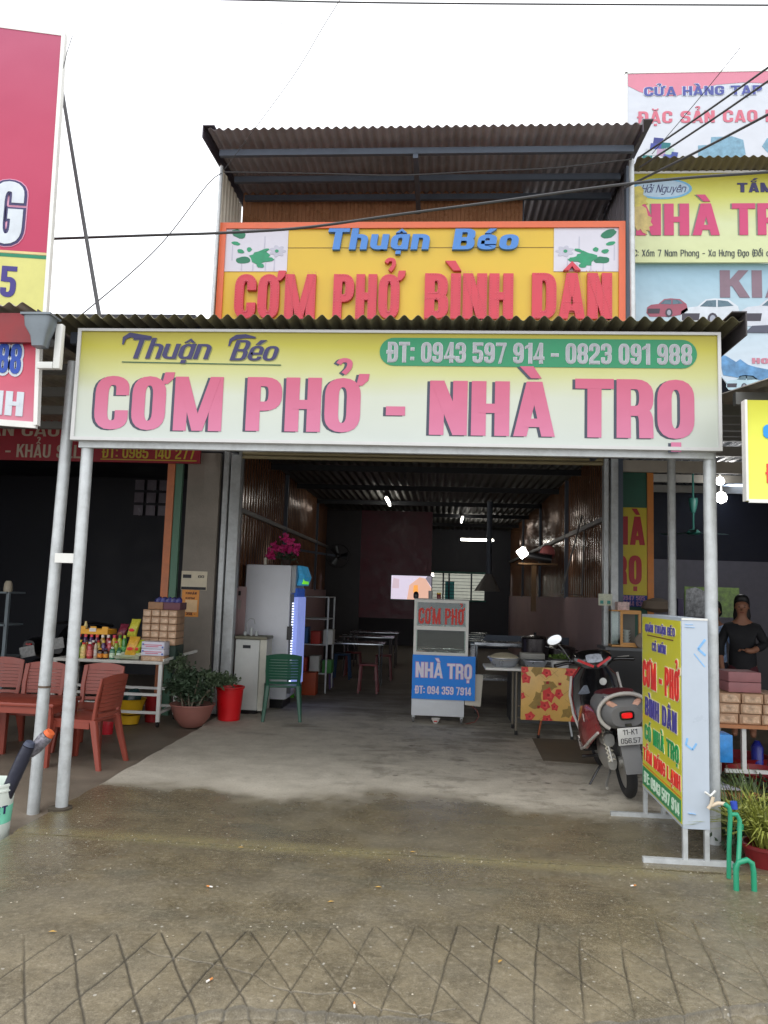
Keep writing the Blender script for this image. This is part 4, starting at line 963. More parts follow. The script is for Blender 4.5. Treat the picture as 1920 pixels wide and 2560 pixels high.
# ================================================================== plastic chairs and table
def make_chair(mt, label, loc, rz, group=None):
    t = thing('plastic_chair', label, 'chair', loc, rz, group, local=True)
    # local: seat faces +Y, back at -Y
    s = MB(); lp = []
    for cx, cy, a0 in ((.19, .2, 0), (-.19, .2, 90), (-.17, -.16, 180), (.17, -.16, 270)):
        for k in range(4): an = R(a0 + k * 30); lp.append((cx + .035 * math.cos(an), cy + .035 * math.sin(an)))
    s.prism([lp], (0, 0, .40), X3, Y3, Z3, .022)
    s.build('seat', mt, t)
    ap_ = MB()
    ap_.box(-.205, .205, .215, .235, .345, .40).box(-.218, -.2, -.16, .2, .345, .40).box(.2, .218, -.16, .2, .345, .40)
    ap_.build('seat_apron', mt, t)
    for sx in (-1, 1):
        MB().loft([((sx * .235, .25, 0), (.02, 0, 0), (0, .024, 0)), ((sx * .215, .225, .25), (.026, 0, 0), (0, .03, 0)), ((sx * .198, .205, .40), (.04, 0, 0), (0, .045, 0))], 10, 4).build('leg', mt, t)
        MB().loft([((sx * .225, -.29, 0), (.02, 0, 0), (0, .024, 0)), ((sx * .2, -.225, .25), (.026, 0, 0), (0, .03, 0)), ((sx * .185, -.185, .42), (.03, 0, 0), (0, .035, 0))], 10, 4).build('leg', mt, t)
        MB().loft([((sx * .185, -.185, .40), (.022, 0, 0), (0, .018, 0)), ((sx * .2, -.215, .6), (.022, 0, 0), (0, .014, 0)), ((sx * .195, -.255, .79), (.024, 0, 0), (0, .012, 0))], 10, 4).build('back_post', mt, t)
    def panel(z0, z1, x, name, arch=0):
        v = []; N = 8
        for z, ar in ((z0, 0), (z1, arch)):
            for i in range(N + 1):
                f = i / N * 2 - 1; zz = z + ar * (1 - f * f); yb = -.205 - (zz - .45) * .15 - .025 * (1 - f * f)
                v.append((x * f, yb, zz))
        f_ = [(i, i + 1, i + N + 2, i + N + 1) for i in range(N)]
        k = len(v); v2 = [(p[0], p[1] - .012, p[2]) for p in v]
        f2 = [tuple(q + k for q in g)[::-1] for g in f_]
        e = [(i, i + 1, i + 1 + k, i + k) for i in range(N)] + [(i + N + 1, i + N + 2, i + N + 2 + k, i + N + 1 + k) for i in range(N)]
        return MB().add(v + v2, f_ + f2 + e).build(name, mt, t)
    z = .50
    for i in range(7):
        panel(z, z + .0315, .185, 'slat'); z += .0345
    panel(z, z + .05, .2, 'top_rail', .025)
    panel(.445, .475, .175, 'slat')
    return t
redpl = mat('red_brown_plastic', (142, 66, 52), rough=.38, var=.06, scale=4)
grnpl = mat('dark_green_plastic', (18, 80, 58), rough=.35, var=.06)
ch = make_chair(redpl, 'red brown plastic chair seen from the side, nearest the steel posts', (-3.2, 7.02, -.035), R(82), 'red brown plastic chairs by the left posts')
dup(ch, None, (-3.45, 7.62, -.035), R(178), 'red brown plastic chair facing the street directly behind the canopy post')
dup(ch, None, (-4.02, 7.55, -.035), R(182), 'red brown plastic chair facing the street behind the plastic table')
dup(ch, None, (-4.62, 7.85, -.035), R(190), 'darker half hidden red brown chair at the far left edge')
make_chair(grnpl, 'dark green plastic chair standing with its back to the street beside the refrigerator', (-1.93, 9.72, 0), R(11))
T = thing('plastic_table', 'low red brown plastic table behind the left posts', 'table', (-4.0, 7.0, -.035))
MB().box(-4.75, -3.38, 6.72, 7.28, .49, .525, .01).box(-4.72, -3.41, 6.74, 6.76, .43, .49).box(-4.72, -3.41, 7.24, 7.26, .43, .49).box(-3.42, -3.4, 6.76, 7.24, .43, .49).build('table_top', redpl, T)
for x in (-3.44, -4.1, -4.7):
    for y in (6.78, 7.22): MB().loft([((x, y, -.035), (.025, 0, 0), (0, .025, 0)), ((x, y, .49), (.036, 0, 0), (0, .036, 0))], 8, 5).build('leg', redpl, T)

# ================================================================== stall table with goods
ST = thing('display_stand', 'white steel frame stand with castors carrying drinks and cartons', 'stand', (-3.78, 9.0, 0))
fr = whitepaint
x0, x1, y0, y1 = -4.42, -3.13, 8.7, 9.3
MB().box(x0, x1, y0, y1, .7, .735, .004).build('table_top', mat('pale_board', (196, 194, 186), rough=.5), ST)
for x in (x0 + .02, x1 - .02):
    for y in (y0 + .02, y1 - .02):
        MB().box(x - .02, x + .02, y - .02, y + .02, .06, .7).build('leg', fr, ST)
        MB().tube([(x - .012, y, .03), (x + .012, y, .03)], .032, 12).build('castor', blackpl, ST)
for z in (.16, .36):
    MB().box(x0 + .04, x1 - .04, y0 + .005, y0 + .035, z - .015, z + .015).box(x0 + .04, x1 - .04, y1 - .035, y1 - .005, z - .015, z + .015).build('rail', fr, ST)
for x in (x0 + .02, x1 - .02): MB().box(x - .015, x + .015, y0 + .04, y1 - .04, .145, .175).build('rail', fr, ST)
MB().beam((x1, y0 + .02, .75), (x1 + .12, y1 + .25, .80), .03).build('side_arm', fr, ST)
def bottle(x, y, z, h, r, body, cap, lab, label, kind='plastic'):
    t = thing('bottle', label, 'bottle', (x, y, z), 0, 'bottles and jars on the display stand')
    o = (x, y, z)
    MB().lathe([(r * .92, 0), (r, .01), (r, h * .68), (r * .93, h * .76), (r * .5, h * .87), (r * .46, h * .92)], o, 14).build('body', mat('bottle_%d_%d_%d' % body, body, rough=.2, var=.05, coat=.5), t)
    MB().lathe([(r * .56, h * .88), (r * .56, h)], o, 12).build('cap', mat('cap_%d_%d_%d' % cap, cap, rough=.4, var=0), t)
    MB().lathe([(r * 1.02, h * .15), (r * 1.02, h * .52)], o, 14).build('wrapper', mat('label_%d_%d_%d' % lab, lab, rough=.5, var=.5, scale=45), t)
    return t
random.seed(21)
front = [(193, (120, 170, 60), (60, 130, 50), (150, 190, 90), 'lime green drink bottle at the left end of the front row'),
         (207, (226, 210, 120), (220, 60, 50), (230, 200, 130), 'pale yellow bottle second in the front row'),
         (223, (190, 60, 70), (230, 230, 220), (220, 120, 110), 'red labelled bottle third in the front row'),
         (238, (190, 170, 140), (60, 30, 26), (210, 200, 190), 'slim beige sauce bottle in the front row'),
         (250, (60, 32, 24), (230, 160, 50), (226, 140, 40), 'short dark jar with orange label in the front row'),
         (264, (60, 32, 24), (80, 60, 110), (226, 150, 50), 'short dark jar with violet cap and orange label'),
         (280, (70, 130, 100), (236, 236, 230), (200, 220, 190), 'green white labelled jar near the front middle'),
         (297, (60, 120, 90), (30, 90, 60), (210, 226, 210), 'green capped jar to the right of the front middle')]
for i, (px, b_, c_, l_, lab) in enumerate(front):
    p = at(px, 1640, 8.76); hh = [.17, .18, .19, .2, .12, .12, .14, .14][i]
    bottle(p.x, 8.76, .735, hh, .031 if i != 3 else .02, b_, c_, l_, lab)
for i, (px, b_, c_, lab) in enumerate([(196, (40, 36, 60), (230, 60, 50), 'dark cola bottle with red cap under the yellow crate'), (211, (70, 40, 90), (230, 80, 90), 'violet bottle with pink cap left under the crate'), (226, (74, 44, 96), (236, 70, 90), 'violet bottle beside its twin under the crate'), (240, (96, 40, 70), (240, 90, 80), 'maroon bottle with coral cap at the crate corner'),
                                       (254, (180, 140, 70), (236, 230, 220), 'amber bottle with white cap behind the dark jars'), (268, (160, 40, 50), (236, 220, 210), 'crimson bottle with pale cap in the second row'), (283, (200, 160, 40), (226, 60, 90), 'golden bottle with pink cap in the second row'), (297, (190, 190, 60), (60, 120, 50), 'lime bottle with green cap behind the snack bags'), (309, (60, 140, 60), (200, 210, 60), 'grass green bottle with yellow cap behind the snack bags')]):
    p = at(px, 1640, 8.88); bottle(p.x, 8.88, .735, .27, .033, b_, c_, tuple(min(255, v + 60) for v in b_), lab)
for px, b_, c_, nm_ in ((200, (60, 110, 60), (220, 190, 60), 'small green jar with yellow cap between the first two bottles'), (215, (200, 120, 40), (60, 40, 30), 'small orange jar with brown cap in the middle row'), (231, (150, 30, 40), (230, 230, 224), 'small dark red jar with white cap in the middle row'), (244, (220, 190, 90), (190, 40, 40), 'small honey jar with red cap in the middle row'),
                      (257, (90, 60, 110), (220, 200, 90), 'small purple jar with gold cap in the middle row'), (272, (200, 70, 80), (240, 200, 210), 'small rose jar with pale pink cap in the middle row'), (289, (150, 180, 60), (200, 50, 60), 'small pear green jar with red cap in the middle row')):
    p = at(px, 1640, 8.82); bottle(p.x, 8.82, .735, .205, .027, b_, c_, tuple(min(255, v + 40) for v in b_), nm_)
def bag(px, pz0, px1, pz1, Y, col, col2, label):
    a = at(px, pz0, Y); b = at(px1, pz1, Y); t = thing('snack_bag', label, 'bag', ((a.x + b.x) / 2, Y, a.z), 0, 'snack bags on the display stand')
    cx = (a.x + b.x) / 2; hw = (b.x - a.x) / 2; z0 = a.z; z1 = b.z; sl = .03
    MB().loft([((cx, Y, z0), (hw, 0, 0), (0, .006, 0)), ((cx, Y, z0 + .03), (hw * 1.02, 0, 0), (0, .03, 0)), ((cx + sl * .5, Y + .01, (z0 + z1) / 2), (hw * .95, 0, 0), (0, .045, 0)), ((cx + sl, Y + .03, z1 - .03), (hw, 0, 0), (0, .025, 0)), ((cx + sl, Y + .035, z1), (hw, 0, 0), (0, .004, 0))], 14, 3).build('pouch', mat('bag_%d_%d_%d' % col, col, rough=.25, var=.2, scale=20, bump=.5), t)
    MB().loft([((cx + sl * .3, Y - .047, z0 + (z1 - z0) * .4), (hw * .6, 0, 0), (0, 0, .02)), ((cx + sl * .3, Y - .049, z0 + (z1 - z0) * .42), (hw * .5, 0, 0), (0, 0, .015))], 10, 2).build('print_spot', mat('bagp_%d_%d_%d' % col2, col2, rough=.3, var=0), t)
bag(312, 1640, 342, 1592, 8.75, (222, 170, 60), (226, 60, 50), 'orange yellow snack bag at the front of the stand')
bag(336, 1636, 352, 1600, 8.77, (170, 186, 50), (220, 60, 50), 'narrow lime snack bag against the white cartons')
bag(318, 1592, 344, 1548, 8.98, (206, 200, 70), (220, 40, 50), 'upright yellow snack bag with red top behind the bottles')
bag(290, 1600, 314, 1560, 9.0, (120, 40, 60), (150, 90, 60), 'dark maroon snack bag behind the bottles')
bag(286, 1646, 348, 1632, 8.73, (190, 196, 170), (150, 160, 120), 'flat pale packets lying at the front edge of the stand')
# yellow crate on the bottles
a = at(204, 1584, 8.9); b_ = at(276, 1556, 8.9)
CR = thing('yellow_crate', 'bright yellow plastic crate resting on top of the bottles', 'crate', (a.x, 8.9, a.z))
cy = mat('crate_yellow', (236, 170, 36), rough=.4, var=.06)
zb = 1.008
MB().box(a.x, b_.x, 8.84, 9.1, zb, zb + .012).box(a.x, b_.x, 8.84, 8.85, zb + .012, zb + .055).box(a.x, b_.x, 9.09, 9.1, zb + .012, zb + .055).box(a.x, a.x + .01, 8.85, 9.09, zb + .012, zb + .055).box(b_.x - .01, b_.x, 8.85, 9.09, zb + .012, zb + .055).build('tray', cy, CR)
for f in (0, .38, .8): MB().box(a.x + (b_.x - a.x) * f, a.x + (b_.x - a.x) * f + .07, 8.84, 8.85, zb + .055, zb + .09).build('crate_lug', cy, CR)
MB().box(a.x + .12, a.x + .2, 8.836, 8.84, zb + .03, zb + .07).build('paper_note', mat('note_white', (226, 220, 210)), CR)
tag(MB().lathe([(.02, 0), (.022, .08), (.012, .11), (.012, .13)], (a.x + .02, 8.95, zb + .012), 12).build('small_jar', mat('cream_jar', (230, 214, 150))), 'small cream capped jar standing in the yellow crate', 'jar')
# cartons
brn = mat('brown_carton', (176, 140, 110), rough=.6, var=.12, scale=10); wrapsheen = mat('shiny_wrap', (196, 164, 134), rough=.22, var=.4, scale=26, bump=.8, bscale=30)
def carton(x0, x1, y0, y1, z0, z1, label, m_=brn, cat='box', name='carton', group=None, tm=wrapsheen):
    t = thing(name, label, cat, ((x0 + x1) / 2, (y0 + y1) / 2, z0), 0, group)
    MB().box(x0, x1, y0, y1, z0, z1, .006).build('carton_body', m_, t)
    if tm:
        cx = (x0 + x1) / 2; w_ = x1 - x0; h_ = z1 - z0; rj = lambda a, b: random.uniform(a, b)
        MB().prism([[(w_ * rj(.03, .15), h_ * rj(.08, .2)), (w_ * rj(.4, .6), h_ * rj(.05, .25)), (w_ * rj(.85, .97), h_ * rj(.08, .2)), (w_ * rj(.8, .96), h_ * rj(.75, .9)), (w_ * rj(.4, .6), h_ * rj(.65, .92)), (w_ * rj(.04, .2), h_ * rj(.7, .9))]], (x0, y0, z0), X3, Z3, -Y3, .003).build('wrap_sheen_patch', tm, t)  # pale patch puts the sheen of the plastic wrap into the colour
    return t
g = 'brown wrapped cartons stacked on the display stand'
a = at(343, 1600, 8.8); b_ = at(436, 1515, 8.8)
rows = ['lowest', 'second lowest', 'middle', 'second highest', 'highest']
XA, XB = a.x, b_.x; zt = .735 + .17
hh = (1.318 - zt) / 5
for r in range(5):
    for c in range(4):
        if r == 0 and c < 3: pass
        xa = XA + (XB - XA) * c / 4
        col = ['leftmost', 'second from the left', 'third from the left', 'rightmost'][c]
        dy = random.uniform(-.006, .006)
        carton(xa + .002, xa + (XB - XA) / 4 - .002, 8.92 + dy, 9.2, zt + r * hh, zt + (r + 1) * hh - .004, 'brown wrapped carton, %s in the %s row of the stack' % (col, rows[r]), group=g)
carton(XA, XB, 8.93, 9.22, .735, zt - .003, 'dark green box under the stack of brown cartons', mat('dark_green_box', (40, 60, 50)), tm=None)
zt2 = zt + 5 * hh
xm = (XA + XB) / 2
carton(XA + .05, xm + .02, 8.94, 9.18, zt2, zt2 + .085, 'plain tan box on top of the carton stack, left', mat('tan_box', (160, 120, 88)), tm=None)
carton(xm + .025, XB + .02, 8.94, 9.18, zt2, zt2 + .085, 'dull purple box on top of the carton stack, right', mat('purple_box', (112, 70, 80)), tm=None)
BB = MB(); 
for k in range(5): BB.loft([((XA + .14 + k * .06, 9.02, zt2 + .086), (.05, 0, 0), (0, .04, 0)), ((XA + .15 + k * .06, 9.02, zt2 + .12 + .01 * (k % 2)), (.045, 0, 0), (0, .04, 0)), ((XA + .16 + k * .06, 9.03, zt2 + .15), (.01, 0, 0), (0, .01, 0))], 10, 2)
tag(BB.build('blue_packets', mat('blue_foil', (54, 56, 128), rough=.25, var=.5, scale=18)), 'shiny dark blue packets on the very top of the carton stack', 'packets')
a = at(352, 1640, 8.72); b_ = at(413, 1582, 8.72)
wm_ = mat('white_box_card', (214, 212, 226), rough=.5, var=.05)
for z0_, z1_, lab, m_ in ((.735, .795, 'brown carton at the front beneath the white boxes', brn), (.797, .872, 'lower of the two white printed boxes on the stand', wm_), (.874, .955, 'upper of the two white printed boxes on the stand', wm_)):
    t = carton(a.x, b_.x, 8.72, 8.9, z0_, z1_, lab, m_, tm=wrapsheen if m_ is brn else None)
    if m_ is wm_:
        MB().box(a.x + .03, b_.x - .03, 8.717, 8.72, z0_ + .04, z0_ + .048).box(a.x + .05, b_.x - .07, 8.717, 8.72, z0_ + .022, z0_ + .03).build('printed_line', mat('pink_line', (200, 90, 120)), t)
        MB().box(a.x + .01, a.x + .03, 8.717, 8.72, z0_ + .04, z0_ + .06).box(b_.x - .03, b_.x - .01, 8.717, 8.72, z0_ + .01, z0_ + .03).build('printed_mark', mat('blue_mark', (90, 110, 180)), t)
# under the stand: thermos, basin, red bin
p = at(271, 1772, 8.4)
TH = thing('thermos_flask', 'red and white vacuum flask on the ground behind the side-on chair', 'flask', (p.x, 8.4, -.035))
MB().lathe([(.062, 0), (.065, .02), (.065, .27), (.06, .28)], (p.x, 8.4, -.035), 18).build('body', mat('flask_red', (196, 34, 48), rough=.3), TH)
MB().lathe([(.062, .28), (.05, .33), (.032, .36), (.032, .41), (.028, .42)], (p.x, 8.4, -.035), 18).build('lid', mat('flask_white', (220, 216, 210), rough=.4), TH)
p = at(326, 1775, 9.0)
BS = thing('yellow_basin', 'yellow plastic basin with a dark bag on it below the display stand', 'basin', (p.x, 9.0, 0))
MB().lathe([(.12, .1), (.13, .12), (.17, .26), (.18, .27), (.165, .265), (.12, .13)], (p.x, 9.0, 0), 22).build('bowl', mat('basin_yellow', (214, 168, 34), rough=.4), BS)
MB().lathe([(.1, .0), (.12, .1)], (p.x, 9.0, -.02), 16).build('foot', mat('basin_yellow', (214, 168, 34)), BS)
MB().loft([((p.x, 9, .25), (.12, 0, 0), (0, .12, 0)), ((p.x + .02, 9, .33), (.11, 0, 0), (0, .1, 0)), ((p.x + .05, 9, .38), (.03, 0, 0), (0, .03, 0))], 12, 1.6).build('dark_bag', mat('teal_bag', (30, 60, 60), rough=.25, bump=1, bscale=12), BS)
p = at(383, 1745, 9.25)
tag(MB().lathe([(.08, 0), (.1, .3), (.105, .31), (.095, .3), (.075, .02)], (p.x, 9.25, -.03), 18).build('red_bin', mat('bin_red', (150, 26, 30), rough=.4)), 'small dark red bin behind the right leg of the display stand', 'bin')

# ================================================================== pillar posters
PP = thing('parcel_notice', 'cream notice with black bar pasted on the cement pillar', 'poster', (-3.1, 9.775, 1.6))
a = at(452, 1474, 9.775); b_ = at(519, 1429, 9.775)
MB().box(a.x, b_.x, 9.772, 9.777, a.z, b_.z).build('paper', mat('cream_paper', (206, 196, 172)), PP)
MB().box(a.x + .005, b_.x - .01, 9.769, 9.772, a.z + .004, a.z + .04).box(a.x + .02, a.x + .13, 9.769, 9.772, b_.z - .09, b_.z - .045).build('black_bar', mat('ink_black', (40, 40, 44)), PP)
text('GO', PP, MATS['ink_black'], (a.x + .22, 9.771, b_.z - .085), X3, Z3, -Y3, .035, .08, w=.7, s=.2, b=.16, depth=.002, each=False, name='lettering')
text('MOBILE SIM', PP, MATS['cream_paper'], (a.x + .06, 9.768, a.z + .014), X3, Z3, -Y3, .018, .2, depth=.002, each=False, name='lettering') if False else None
PO = thing('orange_poster', 'orange and yellow handbill pasted below the cream notice on the pillar', 'poster', (-3.1, 9.775, 1.3))
a = at(452, 1541, 9.775); b_ = at(499, 1475, 9.775)
MB().box(a.x, b_.x, 9.772, 9.777, a.z, b_.z).build('paper', mat('orange_paper', (226, 150, 72), var=.1), PO)
MB().box(a.x + .05, b_.x - .02, 9.769, 9.772, a.z + .06, b_.z - .13).build('pale_field', mat('pale_orange', (232, 196, 150)), PO)
ink = mat('brown_ink', (110, 60, 40))
text('THUẬN', PO, ink, (a.x + .04, 9.77, b_.z - .06), X3, Z3, -Y3, .03, .15, depth=.002, shear=.2, each=False, name='lettering')
text('CƠM', PO, ink, (a.x + .05, 9.77, b_.z - .12), X3, Z3, -Y3, .025, .12, depth=.002, each=False, name='lettering')
text('- 35K -', PO, ink, (a.x + .03, 9.77, a.z + .02), X3, Z3, -Y3, .035, .16, depth=.002, each=False, name='lettering')

# ================================================================== potted bush, red bucket
def leaf_cloud(name, m_, parent, c, rad, n, ls, seed=1, up=.2, clumps=14, ratio=.55):
    rd = random.Random(seed); mb = MB(); cc = []
    for _ in range(clumps):
        while 1:
            v = Vector((rd.uniform(-1, 1), rd.uniform(-1, 1), rd.uniform(-1, 1)))
            if v.length < 1: break
        cc.append(v)
    for i in range(n):
        k = rd.choice(cc); v = k * .75 + Vector((rd.gauss(0, .2), rd.gauss(0, .2), rd.gauss(0, .2)))
        p = Vector((c[0] + v.x * rad[0], c[1] + v.y * rad[1], c[2] + v.z * rad[2]))
        d = Vector((rd.gauss(0, 1), rd.gauss(0, 1), rd.gauss(up, .7))).normalized(); s_ = d.cross(Vector((rd.gauss(0, 1), rd.gauss(0, 1), rd.gauss(0, 1)))).normalized(); nn = d.cross(s_)
        L = ls * rd.uniform(.6, 1.3); W = L * ratio * .5
        a = p; t = p + d * L; m1 = p + d * L * .5 + nn * L * .1
        mb.add([a, m1 + s_ * W - nn * L * .08, t, m1 - s_ * W - nn * L * .08, m1], [(0, 1, 4), (1, 2, 4), (2, 3, 4), (3, 0, 4)])
    return mb.build(name, m_, parent)
def leafmat(name, c, c2):
    M = mat(name, c, rough=.45, var=.45, scale=9, srgb=False); M.node_tree.nodes['Principled BSDF'].inputs['Subsurface Weight'].default_value = 0
    return M
dl = leafmat('dark_leaf', (.045, .075, .04), None); ll = leafmat('pale_leaf', (.08, .115, .06), None)
PT = thing('potted_bush', 'dark green bushy plant in a round terracotta bowl beside the cement pillar', 'plant', (-2.84, 8.98, -.03))
o = (-2.84, 8.98, -.02)
terr = mat('terracotta_plastic', (150, 98, 88), rough=.5, var=.1, dirt=.2)
MB().lathe([(.11, 0), (.13, .015), (.2, .1), (.235, .2), (.25, .245), (.262, .25), (.262, .265), (.245, .265), (.23, .25), (.1, .22)], o, 28).build('pot', terr, PT)
MB().lathe([(.232, .22), (.1, .235)], o, 20).build('soil', mat('soil_dark', (60, 52, 42), rough=.9), PT)
random.seed(3)
for i in range(9):
    an = i * .7; r = .05 + .03 * (i % 3); q = (o[0] + r * math.cos(an), o[1] + r * math.sin(an), o[2] + .23)
    e = (o[0] + .2 * math.cos(an + .3), o[1] + .12 * math.sin(an + .3), o[2] + .42 + .05 * (i % 4)); mid_ = tuple((q[k] + e[k]) / 2 + (.02 if k == 2 else 0) for k in range(3))
    MB().tube([q, mid_, e], [.011, .009, .005], 6).build('stem', mat('bark_grey', (120, 112, 96), rough=.8), PT)
leaf_cloud('foliage', dl, PT, (o[0] - .02, o[1], o[2] + .48), (.31, .22, .22), 3000, .055, 2, clumps=40)
leaf_cloud('foliage', ll, PT, (o[0] + .22, o[1] + .08, o[2] + .53), (.26, .13, .11), 900, .055, 5, clumps=16)
leaf_cloud('foliage', ll, PT, (o[0] - .2, o[1] + .02, o[2] + .68), (.15, .12, .14), 420, .055, 7, clumps=10)
BK = thing('red_bucket', 'bright red plastic bin between the potted bush and the grey dispenser', 'bucket', (-2.52, 9.4, 0))
MB().lathe([(.125, 0), (.132, .005), (.163, .375), (.176, .385), (.176, .405), (.165, .405), (.155, .38), (.12, .02)], (-2.52, 9.42, 0), 30).build('bucket_body', mat('bright_red_plastic', (214, 22, 30), rough=.35, var=.04), BK)

# ================================================================== water dispenser and refrigerator
gr = mat('grey_enamel', (204, 206, 202), rough=.4, var=.05, dirt=.12)
WD = thing('water_dispenser', 'tall light grey water purifier cabinet beside the red bucket', 'dispenser', (-2.45, 9.95, 0))
x0, x1 = -2.61, -2.295
MB().box(x0, x1, 9.9, 10.25, .05, .94, .01).build('cabinet', gr, WD)
MB().box(x1 + .002, x1 + .09, 9.93, 10.24, .04, .95).build('side_strip', mat('cream_edge', (206, 204, 190), rough=.4), WD)
MB().box(x0 - .01, x1 + .1, 9.885, 10.26, .945, .985, .008).build('top_plate', mat('olive_top', (120, 118, 100), rough=.5), WD)
MB().box(x0 + .02, x1 - .02, 9.92, 10.2, 0, .05).build('plinth', blackpl, WD)
MB().box(x0 + .1, x0 + .2, 9.893, 9.9, .83, .87).build('badge', mat('badge_black', (40, 42, 48)), WD)
MB().tube([(x0 + .1, 10.05, .985), (x0 + .1, 10.05, 1.16), (x0 + .14, 10.05, 1.21), (x0 + .2, 10.02, 1.2), (x0 + .22, 10.0, 1.14)], .006, 8).build('faucet', galv, WD)
for dx, h_ in ((.13, .1), (.2, .06), (.05, .05)):
    tag(MB().lathe([(.02, 0), (.024, h_)], (x0 + dx + .04, 10.02, .986), 12).build('drinking_glass', mat('pale_glass', (190, 196, 196), rough=.2)), ['tallest clear tumbler on the water dispenser', 'middle tumbler on the water dispenser', 'shortest tumbler at the left on the water dispenser'][[.13, .2, .05].index(dx)], 'glass')
FR = thing('display_refrigerator', 'tall pale grey display refrigerator seen from its side with glowing glass door', 'refrigerator', (-2.2, 10.6, 0))
fx0, fx1 = -2.66, -2.03
MB().box(fx0, fx1, 10.45, 11.1, .12, 1.93, .02).build('cabinet', mat('fridge_grey', (226, 229, 236), rough=.35, var=.03), FR)
MB().box(fx1 + .002, fx1 + .07, 10.46, 11.1, 1.55, 1.935, .02).build('header_housing', mat('fridge_light_grey', (160, 164, 168), rough=.35), FR)
# door side: display front faces +X (into the room), angled
MB().box(fx1 + .002, fx1 + .05, 10.47, 10.52, .2, 1.54).box(fx1 + .002, fx1 + .05, 11.04, 11.09, .2, 1.54).build('door_frame', mat('door_grey', (96, 100, 108)), FR)
MB().box(fx1 + .05, fx1 + .11, 10.48, 11.08, .3, 1.5).build('lit_door', mat('cool_door_glow', (136, 152, 222), emit=.45, var=.35, scale=6), FR)
for i in range(30):
    z = .36 + i * .036
    MB().box(fx1 + .03, fx1 + .055, 10.465, 10.47, z, z + .018).build('led', mat('cool_led', (220, 228, 255), emit=1.3, var=0), FR)
MB().box(fx1 - .02, fx1 + .05, 10.43, 10.45, .92, 1.1).build('handle', blackpl, FR)
MB().box(fx0 + .05, fx1 - .05, 10.5, 11.05, 0, .12).build('plinth', blackpl, FR)
MB().box(fx1 + .05, fx1 + .09, 10.47, 11.08, 1.5, 1.62).build('blue_trim', mat('blue_trim', (30, 70, 150), emit=.3), FR)
sc_ = MB(); sc_.loft([((fx1 + .11, 10.78, 1.66), (0, .3, 0), (.04, 0, 0)), ((fx1 + .14, 10.78, 1.78), (0, .3, 0), (.05, 0, 0)), ((fx1 + .1, 10.78, 1.93), (0, .3, 0), (.03, 0, 0))], 16, 5)
sc_.build('lit_header', mat('header_print', (40, 120, 160), emit=.35, var=.9, scale=9), FR)
MB().box(fx1 + .1, fx1 + .17, 10.5, 10.9, 1.68, 1.76).build('header_leaf_print', mat('lime_print', (120, 220, 50), emit=.5, var=.5, scale=15), FR)
# flowers on the fridge
FL = thing('orchid_pot', 'pink flowers in a small pot standing on the refrigerator', 'flowers', (-2.15, 10.7, 1.93))
MB().lathe([(.05, 0), (.08, .07), (.085, .08)], (-2.16, 10.7, 1.93), 16).build('pot', mat('dark_pot', (60, 46, 40)), FL)
leaf_cloud('leaf_tuft', dl, FL, (-2.16, 10.7, 2.05), (.13, .1, .07), 90, .09, 9, clumps=8, ratio=.35)
pf = mat('magenta_petal', (206, 50, 124), rough=.6, var=.2)
for k, (dx, dz, r_) in enumerate(((-.19, .17, .1), (0, .3, .09), (.1, .16, .1), (-.03, .14, .09), (-.22, .05, .04))):
    leaf_cloud('blossom', pf, FL, (-2.15 + dx, 10.68, 2.0 + dz), (r_, .06, r_ * .8), 60, .06, 30 + k, clumps=6, ratio=.9)
tag(MB().lathe([(.02, 0), (.02, .09), (.01, .1)], (-2.42, 10.55, 1.93), 10).build('candle', mat('candle_white', (220, 214, 200))), 'small white candle on the left of the refrigerator top', 'candle')
# electric meter and switch on the pink wall by the guide
EM = thing('meter_panel', 'pink wall board with switch and meter beside the refrigerator', 'panel', (-2.68, 10.0, 1.2))
MB().box(-2.76, -2.6, 10.28, 10.3, 0, 1.62).build('board', pinkwall, EM)
MB().box(-2.73, -2.67, 10.25, 10.28, 1.5, 1.56).build('switch', blackpl, EM)
MB().box(-2.72, -2.66, 10.25, 10.28, 1.32, 1.44).build('meter', mat('meter_grey', (150, 140, 136)), EM)
# small shelf rack behind the fridge
RK2 = thing('wire_rack', 'narrow metal rack with bottles and boxes deeper in behind the refrigerator', 'rack', (-1.9, 12.4, 0))
for x in (-2.5, -1.75):
    for y in (12.2, 12.9): MB().box(x - .012, x + .012, y - .012, y + .012, 0, 1.5).build('upright', galv, RK2)
for z in (.3, .75, 1.15, 1.5): MB().box(-2.5, -1.75, 12.2, 12.9, z - .01, z + .005).build('shelf', galv, RK2)
cols2 = [(40, 90, 150), (170, 50, 40), (200, 200, 196), (60, 130, 60), (190, 120, 40)]
for i in range(8):
    x = -2.42 + (i % 4) * .2; z = .305 if i < 4 else .755
    carton(x, x + .15, 12.24, 12.5, z, z + .2 + .03 * (i % 3), ['blue', 'red', 'white', 'green', 'orange', 'blue', 'red', 'white'][i] + ' packet on the %s shelf of the rack behind the refrigerator' % ('bottom' if i < 4 else 'middle'), mat('packet_%d' % (i % 5), cols2[i % 5]), name='packet', tm=None)
p = at(770, 1700, 11.9)
carton(p.x - .1, p.x + .12, 11.9, 12.15, 0, .34, 'orange crate on the floor behind the refrigerator', mat('orange_box', (170, 70, 34)), name='crate', tm=None)
carton(p.x - .3, p.x - .13, 11.8, 12.0, 0, .5, 'grey tin standing on the floor behind the green chair', mat('grey_tin', (120, 124, 126)), name='tin', tm=None)
tag(MB().lathe([(.05, 0), (.055, .3), (.02, .4), (.02, .44)], (p.x - .2, 11.6, 0), 14).build('green_bottle', mat('lime_bottle', (90, 170, 50), rough=.2)), 'lime green bottle on the floor by the refrigerator', 'bottle')

